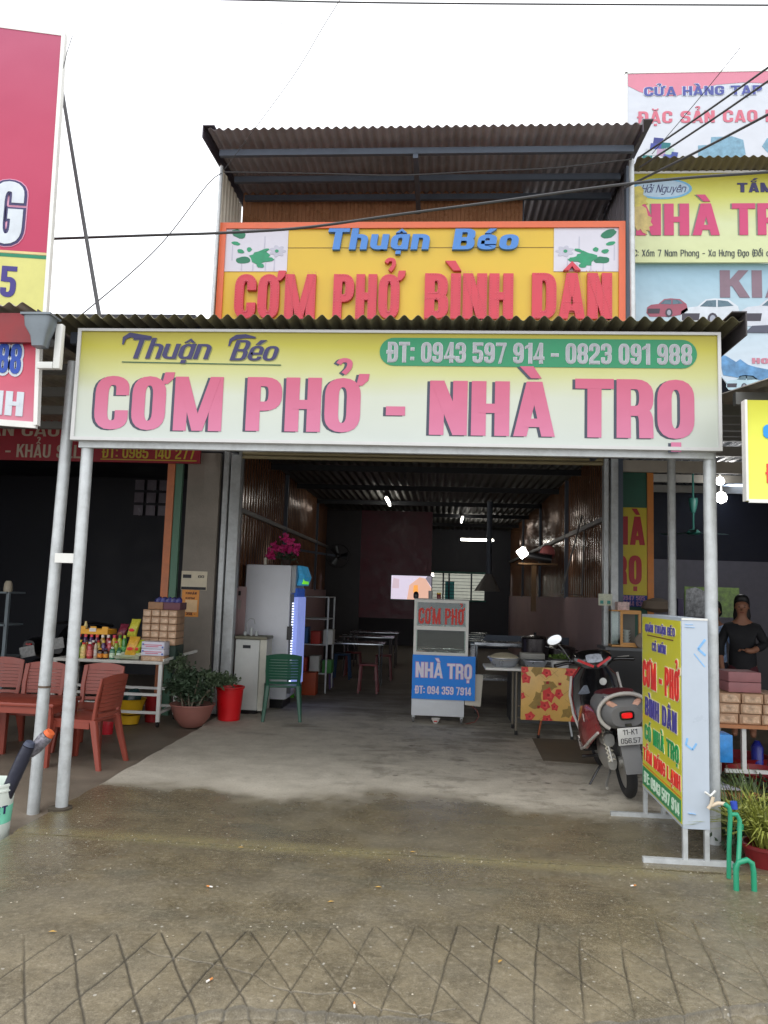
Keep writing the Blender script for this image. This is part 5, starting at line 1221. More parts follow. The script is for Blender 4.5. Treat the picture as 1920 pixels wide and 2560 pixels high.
# ================================================================== inner dining room: tables, stools, TV, lights
steel = mat('stainless_steel', (170, 174, 180), rough=.22, metal=.8, var=.1, scale=5)
for k, (x, y, lab) in enumerate(((-1.35, 13.2, 'nearest steel dining table on the left inside'), (-1.3, 15.2, 'second steel dining table on the left inside'), (-1.3, 17.0, 'farthest steel dining table on the left inside'))):
    t = thing('dining_table', lab, 'table', (x, y, 0), 0, 'steel dining tables inside')
    MB().box(x - .6, x + .45, y - .35, y + .35, .72, .75, .004).build('table_top', steel, t)
    for sx in (-.5, .38):
        for sy in (-.3, .3): MB().tube([(x + sx, y + sy, 0), (x + sx, y + sy, .72)], .015, 8).build('leg', steel, t)
stm = mat('stool_red', (120, 40, 44), rough=.4); stp = mat('stool_violet', (80, 60, 110)); stb = mat('stool_blue', (34, 70, 110))
def stool(x, y, m_, lab):
    t = thing('plastic_stool', lab, 'stool', (x, y, 0), 0, 'plastic stools inside')
    MB().box(x - .14, x + .14, y - .14, y + .14, .43, .46, .008).build('seat', m_, t)
    for sx in (-1, 1):
        for sy in (-1, 1): MB().beam((x + sx * .15, y + sy * .15, 0), (x + sx * .12, y + sy * .12, .43), .03).build('leg', m_, t)
p = gp(882, 1690); stool(p.x, p.y, stm, 'dark red stool standing free in the middle of the floor')
stool(-1.1, 12.5, stm, 'dark red stool at the nearest inside table'); stool(-1.9, 12.9, stp, 'violet stool by the left wall inside'); stool(-1.75, 14.3, stb, 'blue stool between the inside tables'); stool(-1.0, 14.4, stm, 'dark red stool beside the second inside table')
TV = thing('television', 'switched on flat television hanging on the maroon partition', 'television', (-1, 18.2, 2))
a = at(977, 1497, 18.2); b_ = at(1079, 1441, 18.2)
MB().box(a.x - .02, b_.x + .02, 18.22, 18.28, a.z - .03, b_.z + .02).build('housing', blackpl, TV)
MB().box(a.x, b_.x, 18.2, 18.22, a.z, b_.z).build('screen', mat('screen_lilac', (206, 196, 214), emit=.75, var=0), TV)
W_, H_ = b_.x - a.x, b_.z - a.z
def scr(pts, c, nm, d=.004): MB().prism([[(x * W_, y * H_) for x, y in pts]], (a.x, 18.2, a.z), X3, Z3, -Y3, d).build('screen_image', mat(nm, c, emit=.75, var=0), TV)
scr([(.4, 0), (.45, .6), (.7, .95), (.85, .9), (1, .5), (1, 0)], (214, 170, 150), 'screen_skin')
scr([(.55, .3), (.62, .25), (.68, .3), (.66, .62), (.56, .6)], (236, 160, 80), 'screen_orange', .006)
scr([(.85, .9), (.9, 1), (1, 1), (1, .55)], (120, 116, 128), 'screen_grey', .006)
scr([(.02, .45), (.2, .45), (.2, .85), (.05, .9)], (196, 176, 186), 'screen_mauve', .006)
def tube_light(label, p, q, size=.05, power=0):
    p = Vector(p); q = Vector(q); t = thing('tube_light', label, 'lamp', tuple(p), 0, 'fluorescent lamps inside')
    MB().tube([p, q], size * .4, 8).build('tube', lampm, t)
    d = Vector((0, 0, .05)); MB().beam(p + d, q + d, .06, .03).build('fitting', whitepaint, t)
for i, (px, py) in enumerate(((970, 1255), (986, 1302), (1155, 1300))):
    c_ = gp(px, py, 3.48); tube_light(['nearest ceiling tube lamp left of the middle inside', 'second ceiling tube lamp left of the middle inside', 'ceiling tube lamp right of the middle inside'][i], c_ + Vector((-.0, -.6, 0)), c_ + Vector((.0, .6, 0)))
a = at(1152, 1349, 21.4); b_ = at(1234, 1351, 21.4); tube_light('long horizontal tube lamp deep inside above the window', a, b_, .07)
tube_light('bright lamp on the right wall above the cooking area', at(1298, 1388, 13.0), at(1314, 1376, 13.0), .2)
tube_light('small lamp beside the back window', at(1079, 1437, 19), at(1084, 1437, 19), .1)
sw = thing('wall_fan', 'dark wall fan on the left wall inside', 'fan', tuple(at(845, 1390, 14.5)))
p = at(845, 1390, 14.5)
MB().tube([p + Vector((.22 * math.cos(a_), 0, .22 * math.sin(a_))) for a_ in [i * math.pi / 10 for i in range(20)]], .008, 6, closed=True).build('guard_ring', blackpl, sw)
for k in range(3):
    a_ = k * 2.094; MB().loft([(p + Vector((.04 * math.cos(a_), .02, .04 * math.sin(a_))), (-.03 * math.sin(a_), 0, .03 * math.cos(a_)), (0, .01, 0)), (p + Vector((.18 * math.cos(a_), .02, .18 * math.sin(a_))), (-.08 * math.sin(a_), .02, .08 * math.cos(a_)), (0, .004, 0))], 8, 2.5).build('blade', blackpl, sw)
MB().lathe([(.02, -.03), (.05, 0), (.05, .08)], tuple(p), 12, 'Y').build('motor', blackpl, sw)
MB().beam(p + Vector((0, .08, 0)), p + Vector((-.8, .1, .1)), .04).build('bracket', darksteel, sw)
WA = thing('wall_airvent_frame', 'slanting pale metal frame leaning against the right inner wall', 'frame', (2.0, 11.5, 1.7))
MB().tube([at(1455, 1290, 11.6), at(1403, 1484, 11.0), at(1455, 1488, 11.3), at(1462, 1300, 11.7)], .014, 6).build('frame_bar', MATS['bare_rail'], WA)
# cloth / goods hanging on right wall
HB = thing('hanging_shelf', 'cluttered wall shelf with fan and utensils on the right inner wall', 'shelf', tuple(at(1340, 1400, 13.2)))
p = at(1340, 1395, 13.2)
MB().box(p.x - .3, p.x + .35, 13.1, 13.5, p.z - .12, p.z - .09).build('shelf_board', mat('wood_board', (96, 70, 40)), HB)
MB().box(p.x - .08, p.x + .0, 13.12, 13.2, p.z - .9, p.z - .12).build('wood_post', MATS['wood_board'], HB)
MB().tube([p + Vector((-.2, 0, .05)), p + Vector((.25, 0, -.02))], [.05, .09], 10).build('pan', blackpl, HB)
MB().lathe([(.02, 0), (.12, .02), (.13, .05)], tuple(p + Vector((.2, 0, .1))), 14, 'Y').build('dish', mat('dull_dish', (120, 60, 60)), HB)
# extraction hood near back
HD = thing('cooker_hood', 'grey metal cooker hood hanging in front of the back window', 'hood', tuple(at(1215, 1460, 16)))
a = at(1185, 1477, 16); b_ = at(1250, 1477, 16); c_ = at(1222, 1435, 16)
MB().loft([(((a.x + b_.x) / 2, 16, a.z), ((b_.x - a.x) / 2, 0, 0), (0, .3, 0)), ((c_.x, 16, c_.z), (.07, 0, 0), (0, .1, 0))], 16, 4).build('hood_body', mat('dull_hood', (130, 126, 122), rough=.4, metal=.3), HD)
MB().tube([(c_.x, 16, c_.z), (c_.x, 16, 3.55)], .06, 10).build('duct', darksteel, HD)
# cooking bench at the right, steel, with dark pots
CB = thing('cooking_bench', 'long steel kitchen bench with sink along the right inner wall', 'bench', (1.3, 12.5, 0))
MB().box(.5, 2.0, 12.1, 12.9, .82, .86, .004).build('bench_top', steel, CB)
MB().box(.5, 2.0, 12.12, 12.14, .86, 1.0).build('splash_back', darksteel, CB)
for x in (.55, 1.95):
    for y in (12.15, 12.85): MB().box(x - .02, x + .02, y - .02, y + .02, 0, .82).build('leg', steel, CB)
MB().box(.55, 1.95, 12.2, 12.8, .3, .33).build('under_shelf', steel, CB)
def pot(name, label, x, y, z, r, h, m_, cat='pot', lid=True, group=None):
    t = thing(name, label, cat, (x, y, z), 0, group)
    MB().lathe([(r * .9, 0), (r, .02), (r, h), (r * 1.05, h + .005), (r * .97, h + .008), (r * .95, h * .5)], (x, y, z), 24).build('pot_body', m_, t)
    if lid:
        MB().lathe([(r * 1.02, h + .01), (r * .8, h + .03), (r * .1, h + .05)], (x, y, z), 24).build('lid', m_, t); MB().lathe([(.015, h + .05), (.02, h + .08)], (x, y, z), 10).build('knob', blackpl, t)
    for s_ in (-1, 1): MB().tube([(x + s_ * r, y - .03, z + h * .8), (x + s_ * (r + .03), y - .02, z + h * .82), (x + s_ * (r + .03), y + .02, z + h * .82), (x + s_ * r, y + .03, z + h * .8)], .006, 6).build('handle', m_, t)
    return t
dkpot = mat('black_pot', (48, 42, 44), rough=.3, metal=.3); alu = mat('aluminium', (178, 182, 190), rough=.3, metal=.7, var=.1)
# dish rack right of the cart
for k in range(5):
    p = at(1185 + 3 * k, 1570 + k * 2, 10.9)
    tag(MB().lathe([(.11, 0), (.12, .012)], (p.x, 10.9, .96 + k * .028), 18).build('steel_plate', steel), ['lowest', 'second lowest', 'middle', 'second highest', 'highest'][k] + ' steel plate in the pile behind the food cart', 'plate', 'piled steel plates')
SB = thing('side_table', 'small steel side table behind the food cart', 'table', (.75, 11.0, 0))
MB().box(.5, 1.25, 10.75, 11.3, .93, .96).build('table_top', steel, SB)
for x in (.53, 1.22):
    for y in (10.8, 11.25): MB().tube([(x, y, 0), (x, y, .93)], .014, 8).build('leg', steel, SB)

# ================================================================== food cart with glass case and lodging board
CT = thing('food_cart', 'white framed glass food cart with red window lettering', 'cart', (0.05, 9.8, 0))
a = at(1036, 1789, 9.8)
cx0, cx1 = -.31, .375; zt = 1.53; y0, y1 = 9.8, 10.2
fw = .035
for x in (cx0, cx1 - fw):
    for y in (y0, y1 - fw): MB().box(x, x + fw, y, y + fw, .84, zt).build('frame_post', whitepaint, CT)
for z in (.84, 1.15, zt - fw):
    hh_ = .05 if abs(z - 1.15) < .01 else fw
    for y in (y0, y1 - fw): MB().box(cx0 + fw, cx1 - fw, y, y + fw, z, z + hh_).build('frame_rail', whitepaint, CT)
    for x in (cx0, cx1 - fw): MB().box(x, x + fw, y0 + fw, y1 - fw, z, z + hh_).build('frame_rail', whitepaint, CT)
gl = glassmat('case_glass', (.82, .9, .88), .95, .03)
for z0_, z1_ in ((.875, 1.15), (1.2, zt - fw)):
    MB().box(cx0 + fw, cx1 - fw, y0 + .012, y0 + .018, z0_, z1_).build('glass_pane', gl, CT)
    MB().box(cx0 + .014, cx0 + .02, y0 + fw, y1 - fw, z0_, z1_).build('glass_pane', gl, CT)
    MB().box(cx1 - .02, cx1 - .014, y0 + fw, y1 - fw, z0_, z1_).build('glass_pane', gl, CT)
MB().box(cx0 + fw, cx1 - fw, y0 + fw, y1 - fw, .85, .87).box(cx0 + fw, cx1 - fw, y0 + fw, y1 - fw, 1.16, 1.17).build('shelf', steel, CT)
MB().box(cx0 - .005, cx1 + .005, y0 - .005, y1, zt, zt + .012).build('roof_sheet', mat('cart_roof', (150, 152, 150), rough=.4), CT)
rdw = mat('window_red', (206, 44, 34), rough=.5)
text('CƠM PHỞ', CT, rdw, (cx0 + .055, y0 + .01, 1.225), X3, Z3, -Y3, .2, .58, w=.62, s=.22, b=.15, depth=.003)
# bowls and trays in the case
tag(MB().lathe([(.04, 0), (.16, .03), (.17, .04), (.15, .035)], (-.1, 10.0, .871), 20).build('steel_tray', steel), 'round steel tray on the left in the lower part of the glass case', 'tray')
tag(MB().lathe([(.04, 0), (.13, .03), (.14, .04), (.12, .035)], (.2, 10.0, .871), 20).build('steel_tray', steel), 'round steel tray on the right in the lower part of the glass case', 'tray')
tag(MB().box(-.25, .1, 9.88, 10.1, 1.171, 1.2, .01).build('steel_tray', steel), 'oblong steel tray in the upper part of the glass case', 'tray')
# things on top
p = at(1033, 1498, 9.9)
tag(MB().lathe([(.03, 0), (.034, .02), (.034, .05), (.025, .075), (.008, .085)], (-.315 + .02, 9.86, 1.542), 14).build('black_shaker', blackpl), 'black rounded shaker on the left corner of the food cart roof', 'shaker')
JR = thing('red_jar', 'red jar with yellow lid standing on the food cart roof', 'jar', (.0, 9.9, 1.542))
p = at(1097, 1496, 9.9)
MB().lathe([(.025, 0), (.028, .05), (.022, .06)], (p.x, 9.9, 1.542), 14).build('jar_body', mat('jar_red', (120, 26, 30), rough=.3), JR); MB().lathe([(.028, .06), (.028, .078)], (p.x, 9.9, 1.542), 14).build('lid', mat('lid_gold', (214, 180, 70)), JR)
p = at(1078, 1496, 9.9)
tag(MB().lathe([(.025, 0), (.028, .1), (.022, .1)], (p.x - .01, 9.9, 1.542), 14).build('steel_cup', mat('cup_grey', (140, 140, 140), rough=.3)), 'grey metal cup between shaker and red jar on the food cart', 'cup')
MB().box(cx0 - .005, .34, y0 + .02, y1 - .02, .09, .5, .004).build('base_cabinet', mat('white_sheet', (214, 218, 222), rough=.4, var=.05, dirt=.2, dirtcol=(.4, .38, .34)), CT)
MB().box(cx0, cx1, y0 + .02, y1 - .02, .5, .835).build('upper_cabinet', MATS['white_sheet'], CT)
for x in (cx0 + .02, .31):
    for y in (y0 + .05, y1 - .05):
        MB().tube([(x - .012, y, .035), (x + .012, y, .035)], .035, 12).build('castor', mat('grey_rubber', (100, 100, 98)), CT); MB().box(x - .016, x + .016, y - .012, y + .012, .05, .09).build('castor_fork', galv, CT)
LB_ = thing('lodging_board', 'bright blue board with white lettering leaning on the front of the food cart', 'sign', (.08, 9.78, .3))
a = at(1034, 1748, 9.79); b_ = at(1192, 1634, 9.79)
ax, az, bx, bz = -.315, .3, .47, .84
MB().box(ax, bx, 9.775, 9.79, az, bz).build('board', mat('bright_blue_print', (14, 132, 232), rough=.5, var=.04), LB_)
for mm, ex, dp, nm in ((mat('mauve_outline', (190, 150, 200)), .04, .003, 'letter_outline'), (mat('pale_print', (226, 222, 236)), 0, .007, 'letter')):
    text('NHÀ', LB_, mm, (ax + .045, 9.775, az + .265), X3, Z3, -Y3, .185, .335, w=.6, s=.2, b=.15, depth=dp, ex=ex, name=nm)
    text('TRỌ', LB_, mm, (ax + .44, 9.775, az + .26), X3, Z3, -Y3, .185, .30, w=.6, s=.2, b=.15, depth=dp, ex=ex, name=nm)
    text('ĐT: 094 359 7914', LB_, mm, (ax + .045, 9.775, az + .065), X3, Z3, -Y3, .095, .69, w=.5, s=.17, b=.13, depth=dp, ex=ex * .8, name=nm, space=.3)
tag(MB().box(.36, .56, 9.83, 9.86, .23, .62, .01, rot=Matrix.Rotation(R(4), 3, 'Y')).build('cream_board', mat('cream_board', (206, 200, 186), rough=.5, var=.06)), 'cream board leaning beside the cart behind the blue board', 'board')
tag(MB().tube([(.4, 9.87, .24), (.5, 9.88, .18), (.53, 9.88, .1), (.48, 9.88, .03), (.36, 9.87, .0)], .006, 6).build('gas_hose', mat('hose_orange', (120, 60, 50))), 'curved brown hose on the floor beside the food cart', 'hose')
BW = thing('rice_bowl', 'small white bowl with red print on the floor under the food cart', 'bowl', (-.02, 9.75, 0))
MB().lathe([(.025, 0), (.03, .01), (.055, .05), (.06, .06), (.055, .058), (.025, .02)], (-.01, 9.84, 0), 18).build('bowl_body', mat('bowl_white', (224, 220, 214), rough=.25), BW)
MB().box(-.03, .01, 9.784, 9.792, .025, .038).build('red_mark', rdw, BW)

# ================================================================== serving table with basins, cloth board
SV = thing('serving_table', 'white folding table with tubular steel legs right of the food cart', 'table', (1.3, 9.3, 0))
MB().box(.56, 2.0, 9.22, 9.8, .735, .765, .005).build('table_top', whitepaint, SV)
bl_ = mat('worn_tube', (120, 112, 98), rough=.5, metal=.4, var=.2)
for x in (.93, 1.85):
    for y in (9.28, 9.72):
        MB().tube([(x, y, .02), (x, y, .72)], .014, 8).build('leg', bl_, SV); MB().lathe([(.02, 0), (.02, .05)], (x, y, 0), 8).build('foot', blackpl, SV)
for z in (.33, .2): MB().tube([(.93, 9.28, z), (1.85, 9.28, z)], .009, 8).build('stretcher', bl_, SV)
def basin(x, y, r, h, label, heap=None, m_=alu):
    t = thing('basin', label, 'basin', (x, y, .766))
    MB().lathe([(r * .62, 0), (r * .78, .02), (r, h - .005), (r * 1.1, h), (r * 1.1, h + .006), (r * .98, h), (r * .7, .03)], (x, y, .766), 28).build('basin_body', m_, t)
    if heap: 
        MB().lathe([(r * .97, h - .02), (r * .9, h + .015), (r * .6, h + .045), (r * .25, h + .06), (.005, h + .062)], (x, y, .766), 24).build('heap', heap, t)
    return t
noodle = mat('rice_noodles', (206, 196, 168), rough=.6, var=.15, scale=60, bump=1.5, bscale=120)
basin(.79, 9.42, .185, .105, 'aluminium basin heaped with rice noodles at the left end of the serving table', noodle)
basin(1.15, 9.4, .15, .085, 'empty shallow aluminium basin in the middle of the serving table')
t = pot('white_pot', 'white enamel pot of green herbs on the serving table', 1.45, 9.42, .766, .105, .10, mat('enamel_white', (206, 206, 204), rough=.3), lid=False)
leaf_cloud('herbs', leafmat('herb_green', (.10, .17, .03), None), t, (1.46, 9.42, .90), (.13, .1, .025), 260, .04, 12, clumps=12)
MB().lathe([(.12, .1), (.14, .11), (.14, .118)], (1.45, 9.42, .766), 20).build('dark_tray', blackpl, t)
BXT = tag(MB().box(1.0, 1.3, 9.6, 9.78, .766, .92, .01).build('foam_tub', mat('dull_tub', (150, 148, 142), rough=.6, var=.1)), 'dull grey tub standing behind the empty basin', 'tub')
GS = thing('gas_stove', 'dark gas stove bench against the pink wall behind the serving table', 'stove', (1.5, 10.4, 0))
MB().box(.95, 2.05, 10.15, 10.75, 0, .78).build('bench_body', mat('stove_grey', (80, 80, 78), rough=.5, var=.2), GS)
MB().box(.93, 2.07, 10.12, 10.78, .782, .81).build('bench_top', steel, GS)
pot('stock_pot', 'black lidded stock pot behind the serving table', 1.27, 10.35, .811, .18, .25, dkpot)
pot('stock_pot', 'wide dark lidded cooking pot to the right on the stove', 1.62, 10.45, .811, .19, .13, dkpot)
tag(MB().tube([(1.37, 10.12, .98), (1.6, 10.0, .93)], .008, 6).build('ladle_handle', steel), 'long steel ladle handle sticking out of the black stock pot', 'ladle')
# printed floral board hanging on the table front
def floral():
    t = thing('floral_board', 'yellow oilcloth board with red flowers standing before the serving table', 'board', (1.32, 9.15, .2))
    x0, x1, z0, z1, Y = .965, 1.69, .2, .80, 9.12
    MB().box(x0, x1, Y, Y + .025, z0, z1, .006).build('board', mat('ochre_oilcloth', (214, 172, 96), rough=.35, var=.12, scale=5), t)
    red = mat('poppy_red', (206, 56, 56), rough=.4, var=.15, scale=30); dred = mat('deep_red_print', (160, 30, 36)); olv = mat('olive_leaf_print', (150, 122, 62), rough=.4, var=.2, scale=20)
    rd = random.Random(4); W, H = x1 - x0, z1 - z0; cnt = [0]
    def blob(cx, cy, r, m_, n=9, nm='flower_print', asp=1, ang=0):
        pts = []
        for i in range(n * 2):
            th = math.pi * i / n; rr = r * (1 if i % 2 else .72) * rd.uniform(.85, 1.1)
            x, y = rr * math.cos(th), rr * math.sin(th) * asp
            x, y = x * math.cos(ang) - y * math.sin(ang), x * math.sin(ang) + y * math.cos(ang)
            pts.append((min(max(cx + x, .002), W - .002), min(max(cy + y, .002), H - .002)))
        cnt[0] += 1
        MB().prism([pts], (x0, Y, z0), X3, Z3, -Y3, .0008 + .00012 * cnt[0]).build(nm, m_, t)
    line = mat('dark_line_print', (120, 84, 44))
    def ln(xa, ya, xb, yb):
        cnt[0] += 1
        MB().beam((x0 + xa, Y - .0008, z0 + ya), (x0 + xb, Y - .0008, z0 + yb), .0016, .005, up=(0, 1, 0)).build('line_print', line, t)
    for cx, cy in ((.02, .58), (.16, .30 + .28), (.33, .42), (.62, .5), (.2, .22), (.56, .14)):
        for k in range(2): blob(cx + rd.uniform(-.05, .05), cy + rd.uniform(-.05, .03), .095, olv, 5, 'leaf_print', .6, rd.uniform(0, 3))
    for cx, cy, r in ((.31, .29, .075), (.43, .31, .055), (.27, .17, .06), (.38, .16, .045), (.29, .54, .055), (.05, .47, .06), (.03, .57, .05), (.57, .56, .07), (.64, .47, .06), (.1, .04, .055), (.3, .02, .055), (.63, .02, .07), (.6, .28, .05), (.0, .27, .045), (.69, .57, .05)):
        blob(cx, cy, r * 1.2, red, 5, asp=.85, ang=rd.uniform(0, 3)); blob(cx + r * .2, cy - r * .1, r * .5, mat('poppy_light', (222, 84, 76)), 4); blob(cx, cy, r * .28, dred, 5)
    for cx, cy in ((.3, .43), (.52, .55), (.6, .12), (.66, .36), (.2, .15), (.44, .42)): blob(cx, cy, .022, dred, 4)
    for xa, ya, xb, yb in ((.16, .56, .28, .46), (.0, .33, .09, .26), (.34, .58, .42, .5), (.50, .25, .62, .15), (.3, .07, .38, 0), (.28, .46, .42, .58), (.48, .3, .6, .4), (.2, .0, .3, .08)): ln(xa, ya, xb, yb)
    for i, (xx, dx, m_) in enumerate(((1.2, -.03, mat('orange_leg', (150, 76, 40))), (1.52, .03, galv))):
        MB().tube([(xx, 9.14, .2), (xx + dx, 9.14, .03)], .012, 8).build('leg', m_, t); MB().lathe([(.018, 0), (.018, .035)], (xx + dx, 9.14, 0), 8).build('foot', blackpl, t)
floral()
# wet mat patch: darker concrete inspection slab in the floor
pts = [gp(1330, 1846), gp(1490, 1852), gp(1497, 1912), gp(1358, 1902)]
tag(MB().prism([[(p.x, p.y) for p in pts]], (0, 0, .0), X3, Y3, Z3, .004).build('drain_cover', mat('cover_concrete', (104, 96, 82), rough=.7, var=.25, bump=.5)), 'flat darker concrete cover set in the floor beside the motorbike', 'cover')

# ================================================================== cabinet & goods right of the guide
a = at(1530, 1612, 9.6); b_ = at(1603, 1527, 9.6)
GC = thing('glass_cupboard', 'small wooden framed glass cupboard right of the shutter post', 'cupboard', (a.x, 9.6, a.z))
oc = mat('pine_frame', (206, 150, 84), rough=.5, var=.1)
MB().box(a.x, b_.x, 9.9, 9.92, a.z, b_.z).build('back', mat('cup_back', (110, 108, 100)), GC)
MB().box(a.x, b_.x, 9.6, 9.9, a.z - .02, a.z).box(a.x, b_.x, 9.6, 9.9, b_.z - .015, b_.z).build('shelf', oc, GC)
xm_ = a.x + .1
for x in (xm_, b_.x - .03): MB().box(x, x + .03, 9.6, 9.63, a.z, b_.z - .015).build('frame', oc, GC)
MB().box(xm_ + .03, b_.x - .03, 9.6, 9.63, b_.z - .045, b_.z - .016).box(xm_ + .03, b_.x - .03, 9.6, 9.63, a.z, a.z + .03).build('frame', oc, GC)
MB().box(a.x, xm_, 9.605, 9.61, a.z, b_.z - .02).build('glass_pane', gl, GC)
for k in range(5): tag(MB().lathe([(.03, 0), (.05, .035), (.052, .038)], (a.x + .2, 9.72, a.z + .001 + k * .036), 14).build('china_bowl', mat('china', (196, 204, 200), rough=.2)), ['lowest', 'second lowest', 'middle', 'second highest', 'highest'][k] + ' pale bowl of the stack inside the glass cupboard', 'bowl', 'bowls stacked in the glass cupboard')
CBT = thing('black_counter', 'black counter table under the glass cupboard behind the motorbike', 'table', (2.5, 9.6, 0))
MB().box(2.0, 3.1, 9.5, 10.0, a.z - .06, a.z - .025).build('counter_top', mat('dull_steel_top', (90, 92, 94), rough=.4, metal=.3), CBT)
MB().box(2.05, 3.05, 9.53, 9.98, .0, a.z - .061).build('counter_body', blackpl, CBT)
tag(MB().lathe([(.09, 0), (.1, .015)], (a.x + .36, 9.55, a.z + .06), 18, 'Y').build('wicker_lid', mat('wicker_grey', (130, 118, 106), rough=.8, bump=.6)), 'round grey lid leaning at the right of the glass cupboard', 'lid')
carton(a.x + .08, a.x + .22, 9.65, 9.85, b_.z, b_.z + .1, 'small white and red packet on top of the glass cupboard', mat('white_red', (206, 180, 176), var=.4, scale=30), tm=None)
tag(MB().lathe([(.05, 0), (.1, .01), (.2, .05), (.17, .14), (.05, .18)], (a.x + .62, 9.9, b_.z - .02), 18, sy=.7).build('brown_hat', mat('hat_brown', (104, 92, 80), rough=.8)), 'greyish brown hat shaped cover above the side of the standing sign', 'hat')
NT = thing('post_notices', 'pair of small green and cream notices stuck on the right shutter guide', 'poster', (2.1, 9.79, 1.5))
a = at(1496, 1513, 9.79); b_ = at(1530, 1485, 9.79)
MB().box(a.x, b_.x, 9.785, 9.79, a.z, b_.z).build('paper', mat('notice_cream', (196, 200, 180), var=.2, scale=30), NT)
MB().box(a.x + .02, a.x + .06, 9.782, 9.785, a.z + .02, a.z + .06).box(b_.x - .06, b_.x - .02, 9.782, 9.785, a.z + .02, a.z + .06).build('teal_mark', mat('teal_mark', (70, 150, 140)), NT)

# ================================================================== motorbike
def motorbike():
    t = thing('motorbike', 'red and black scooter seen from behind with grey tail, parked beside the standing sign', 'motorbike', (1.585, 6.42, 0), 0, local=True)
    # local frame: +X forward, +Y left, Z up
    redp = mat('metallic_red', (172, 14, 30), rough=.22, metal=.3, var=.05, coat=.8); blk = mat('gloss_black', (16, 16, 19), rough=.2, var=0, coat=.6)
    gry = mat('matt_grey_plastic', (104, 104, 104), rough=.5, var=.08); sil = mat('silver_cast', (170, 168, 162), rough=.35, metal=.6, var=.15)
    rub = mat('tyre_rubber', (30, 30, 31), rough=.8, var=.1); wtr = mat('pearl_trim', (196, 192, 186), rough=.3)
    P = lambda mb, nm, m_, par=t: mb.build(nm, m_, par)
    def wheel(x, nm, r=.285, wd=.045):
        ty = MB(); pr = []
        n1, n2 = 36, 10; v = []; f = []
        for i in range(n1):
            a = 2 * math.pi * i / n1
            for j in range(n2):
                b = 2 * math.pi * j / n2; rr = r - wd + wd * math.cos(b)
                v.append((x + rr * math.cos(a), wd * .95 * math.sin(b), r + rr * math.sin(a)))
        for i in range(n1):
            for j in range(n2): f.append((i * n2 + j, i * n2 + (j + 1) % n2, ((i + 1) % n1) * n2 + (j + 1) % n2, ((i + 1) % n1) * n2 + j))
        ty.add(v, f, True); w_ = P(ty, nm, rub)
        MB().lathe([(r - wd * 1.75, -.022), (r - wd * 1.45, -.024), (r - wd * 1.45, .024), (r - wd * 1.75, .022)], (x, 0, r), 30, 'Y').build('rim', sil, w_)
        for k in range(5):
            a = k * 2 * math.pi / 5; MB().beam((x, 0, r), (x + (r - wd * 1.6) * math.cos(a), 0, r + (r - wd * 1.6) * math.sin(a)), .02, .035, up=(0, 1, 0)).build('spoke', sil, w_)
        MB().lathe([(.045, -.05), (.045, .05)], (x, 0, r), 14, 'Y').build('hub', sil, w_)
    wheel(0, 'rear_wheel'); wheel(1.22, 'front_wheel')
    # mud flap & rear fender
    P(MB().loft([((-.27, 0, .58), (0, .075, 0), (.012, 0, .004)), ((-.33, 0, .42), (0, .075, 0), (.01, 0, .004)), ((-.36, 0, .27), (0, .068, 0), (.008, 0, .003))], 12, 6), 'mud_flap', gry)
    P(MB().loft([((.05, 0, .60), (0, .06, 0), (0, 0, .02)), ((-.15, 0, .58), (0, .07, 0), (0, 0, .02)), ((-.27, 0, .50), (0, .075, 0), (.02, 0, .02))], 12, 4), 'rear_fender', blk)
    # tail cowl
    tc = P(MB().loft([((-.34, 0, .70), (0, .12, 0), (0, 0, .08)), ((-.27, 0, .72), (0, .185, 0), (0, 0, .125)), ((-.12, 0, .74), (0, .205, 0), (0, 0, .135)), ((.18, 0, .72), (0, .19, 0), (0, 0, .13))], 24, 2.6), 'tail_cowl', gry)
    ring = [(-.315 + .06 * abs(math.cos(a)) * .6, .205 * math.cos(a), .725 + .15 * math.sin(a)) for a in [R(v) for v in range(-50, 235, 12)]]
    P(MB().tube(ring, .016, 10), 'tail_trim', mat('grey_pearl', (168, 164, 158), rough=.3), tc)
    P(MB().loft([((-.375, 0, .71), (0, .035, 0), (0, 0, .016)), ((-.33, 0, .71), (0, .05, 0), (0, 0, .028))], 16, 4), 'tail_light', mat('tail_red', (226, 26, 30), rough=.2, emit=.25), tc)
    P(MB().loft([((-.352, 0, .71), (0, .056, 0), (0, 0, .034)), ((-.3, 0, .71), (0, .06, 0), (0, 0, .04))], 16, 4), 'light_housing', blk, tc)
    for s_ in (-1, 1):
        P(MB().loft([((-.325, s_ * .085, .79), (0, .03, .01 * s_), (0, 0, .018)), ((-.27, s_ * .1, .79), (0, .045, .015 * s_), (0, 0, .035))], 14, 2.2), 'turn_signal', mat('amber_clear', (206, 160, 140), rough=.15), tc)
    # plate
    pl = P(MB().box(-.372, -.366, -.095, .095, .485, .625, .003, rot=Matrix.Rotation(R(-12), 3, 'Y')), 'licence_plate', mat('plate_white', (206, 206, 204), rough=.4, var=.04))
    rot = Matrix.Rotation(R(-12), 3, 'Y'); 
    pv = Vector((-.369, 0, .555)); up_ = rot @ Z3; nn = rot @ Vector((-1, 0, 0))
    ink_ = mat('plate_ink', (60, 60, 64))
    for s_, dz, wd in (('11-K1', .015, .11), ('056.57', -.055, .15)):
        text(s_, pl, ink_, pv + nn * .0035 + up_ * dz + Vector((0, wd / 2, 0)), -Y3, up_, nn, .042, wd, w=.5, s=.12, b=.1, depth=.001, each=False, name='lettering')
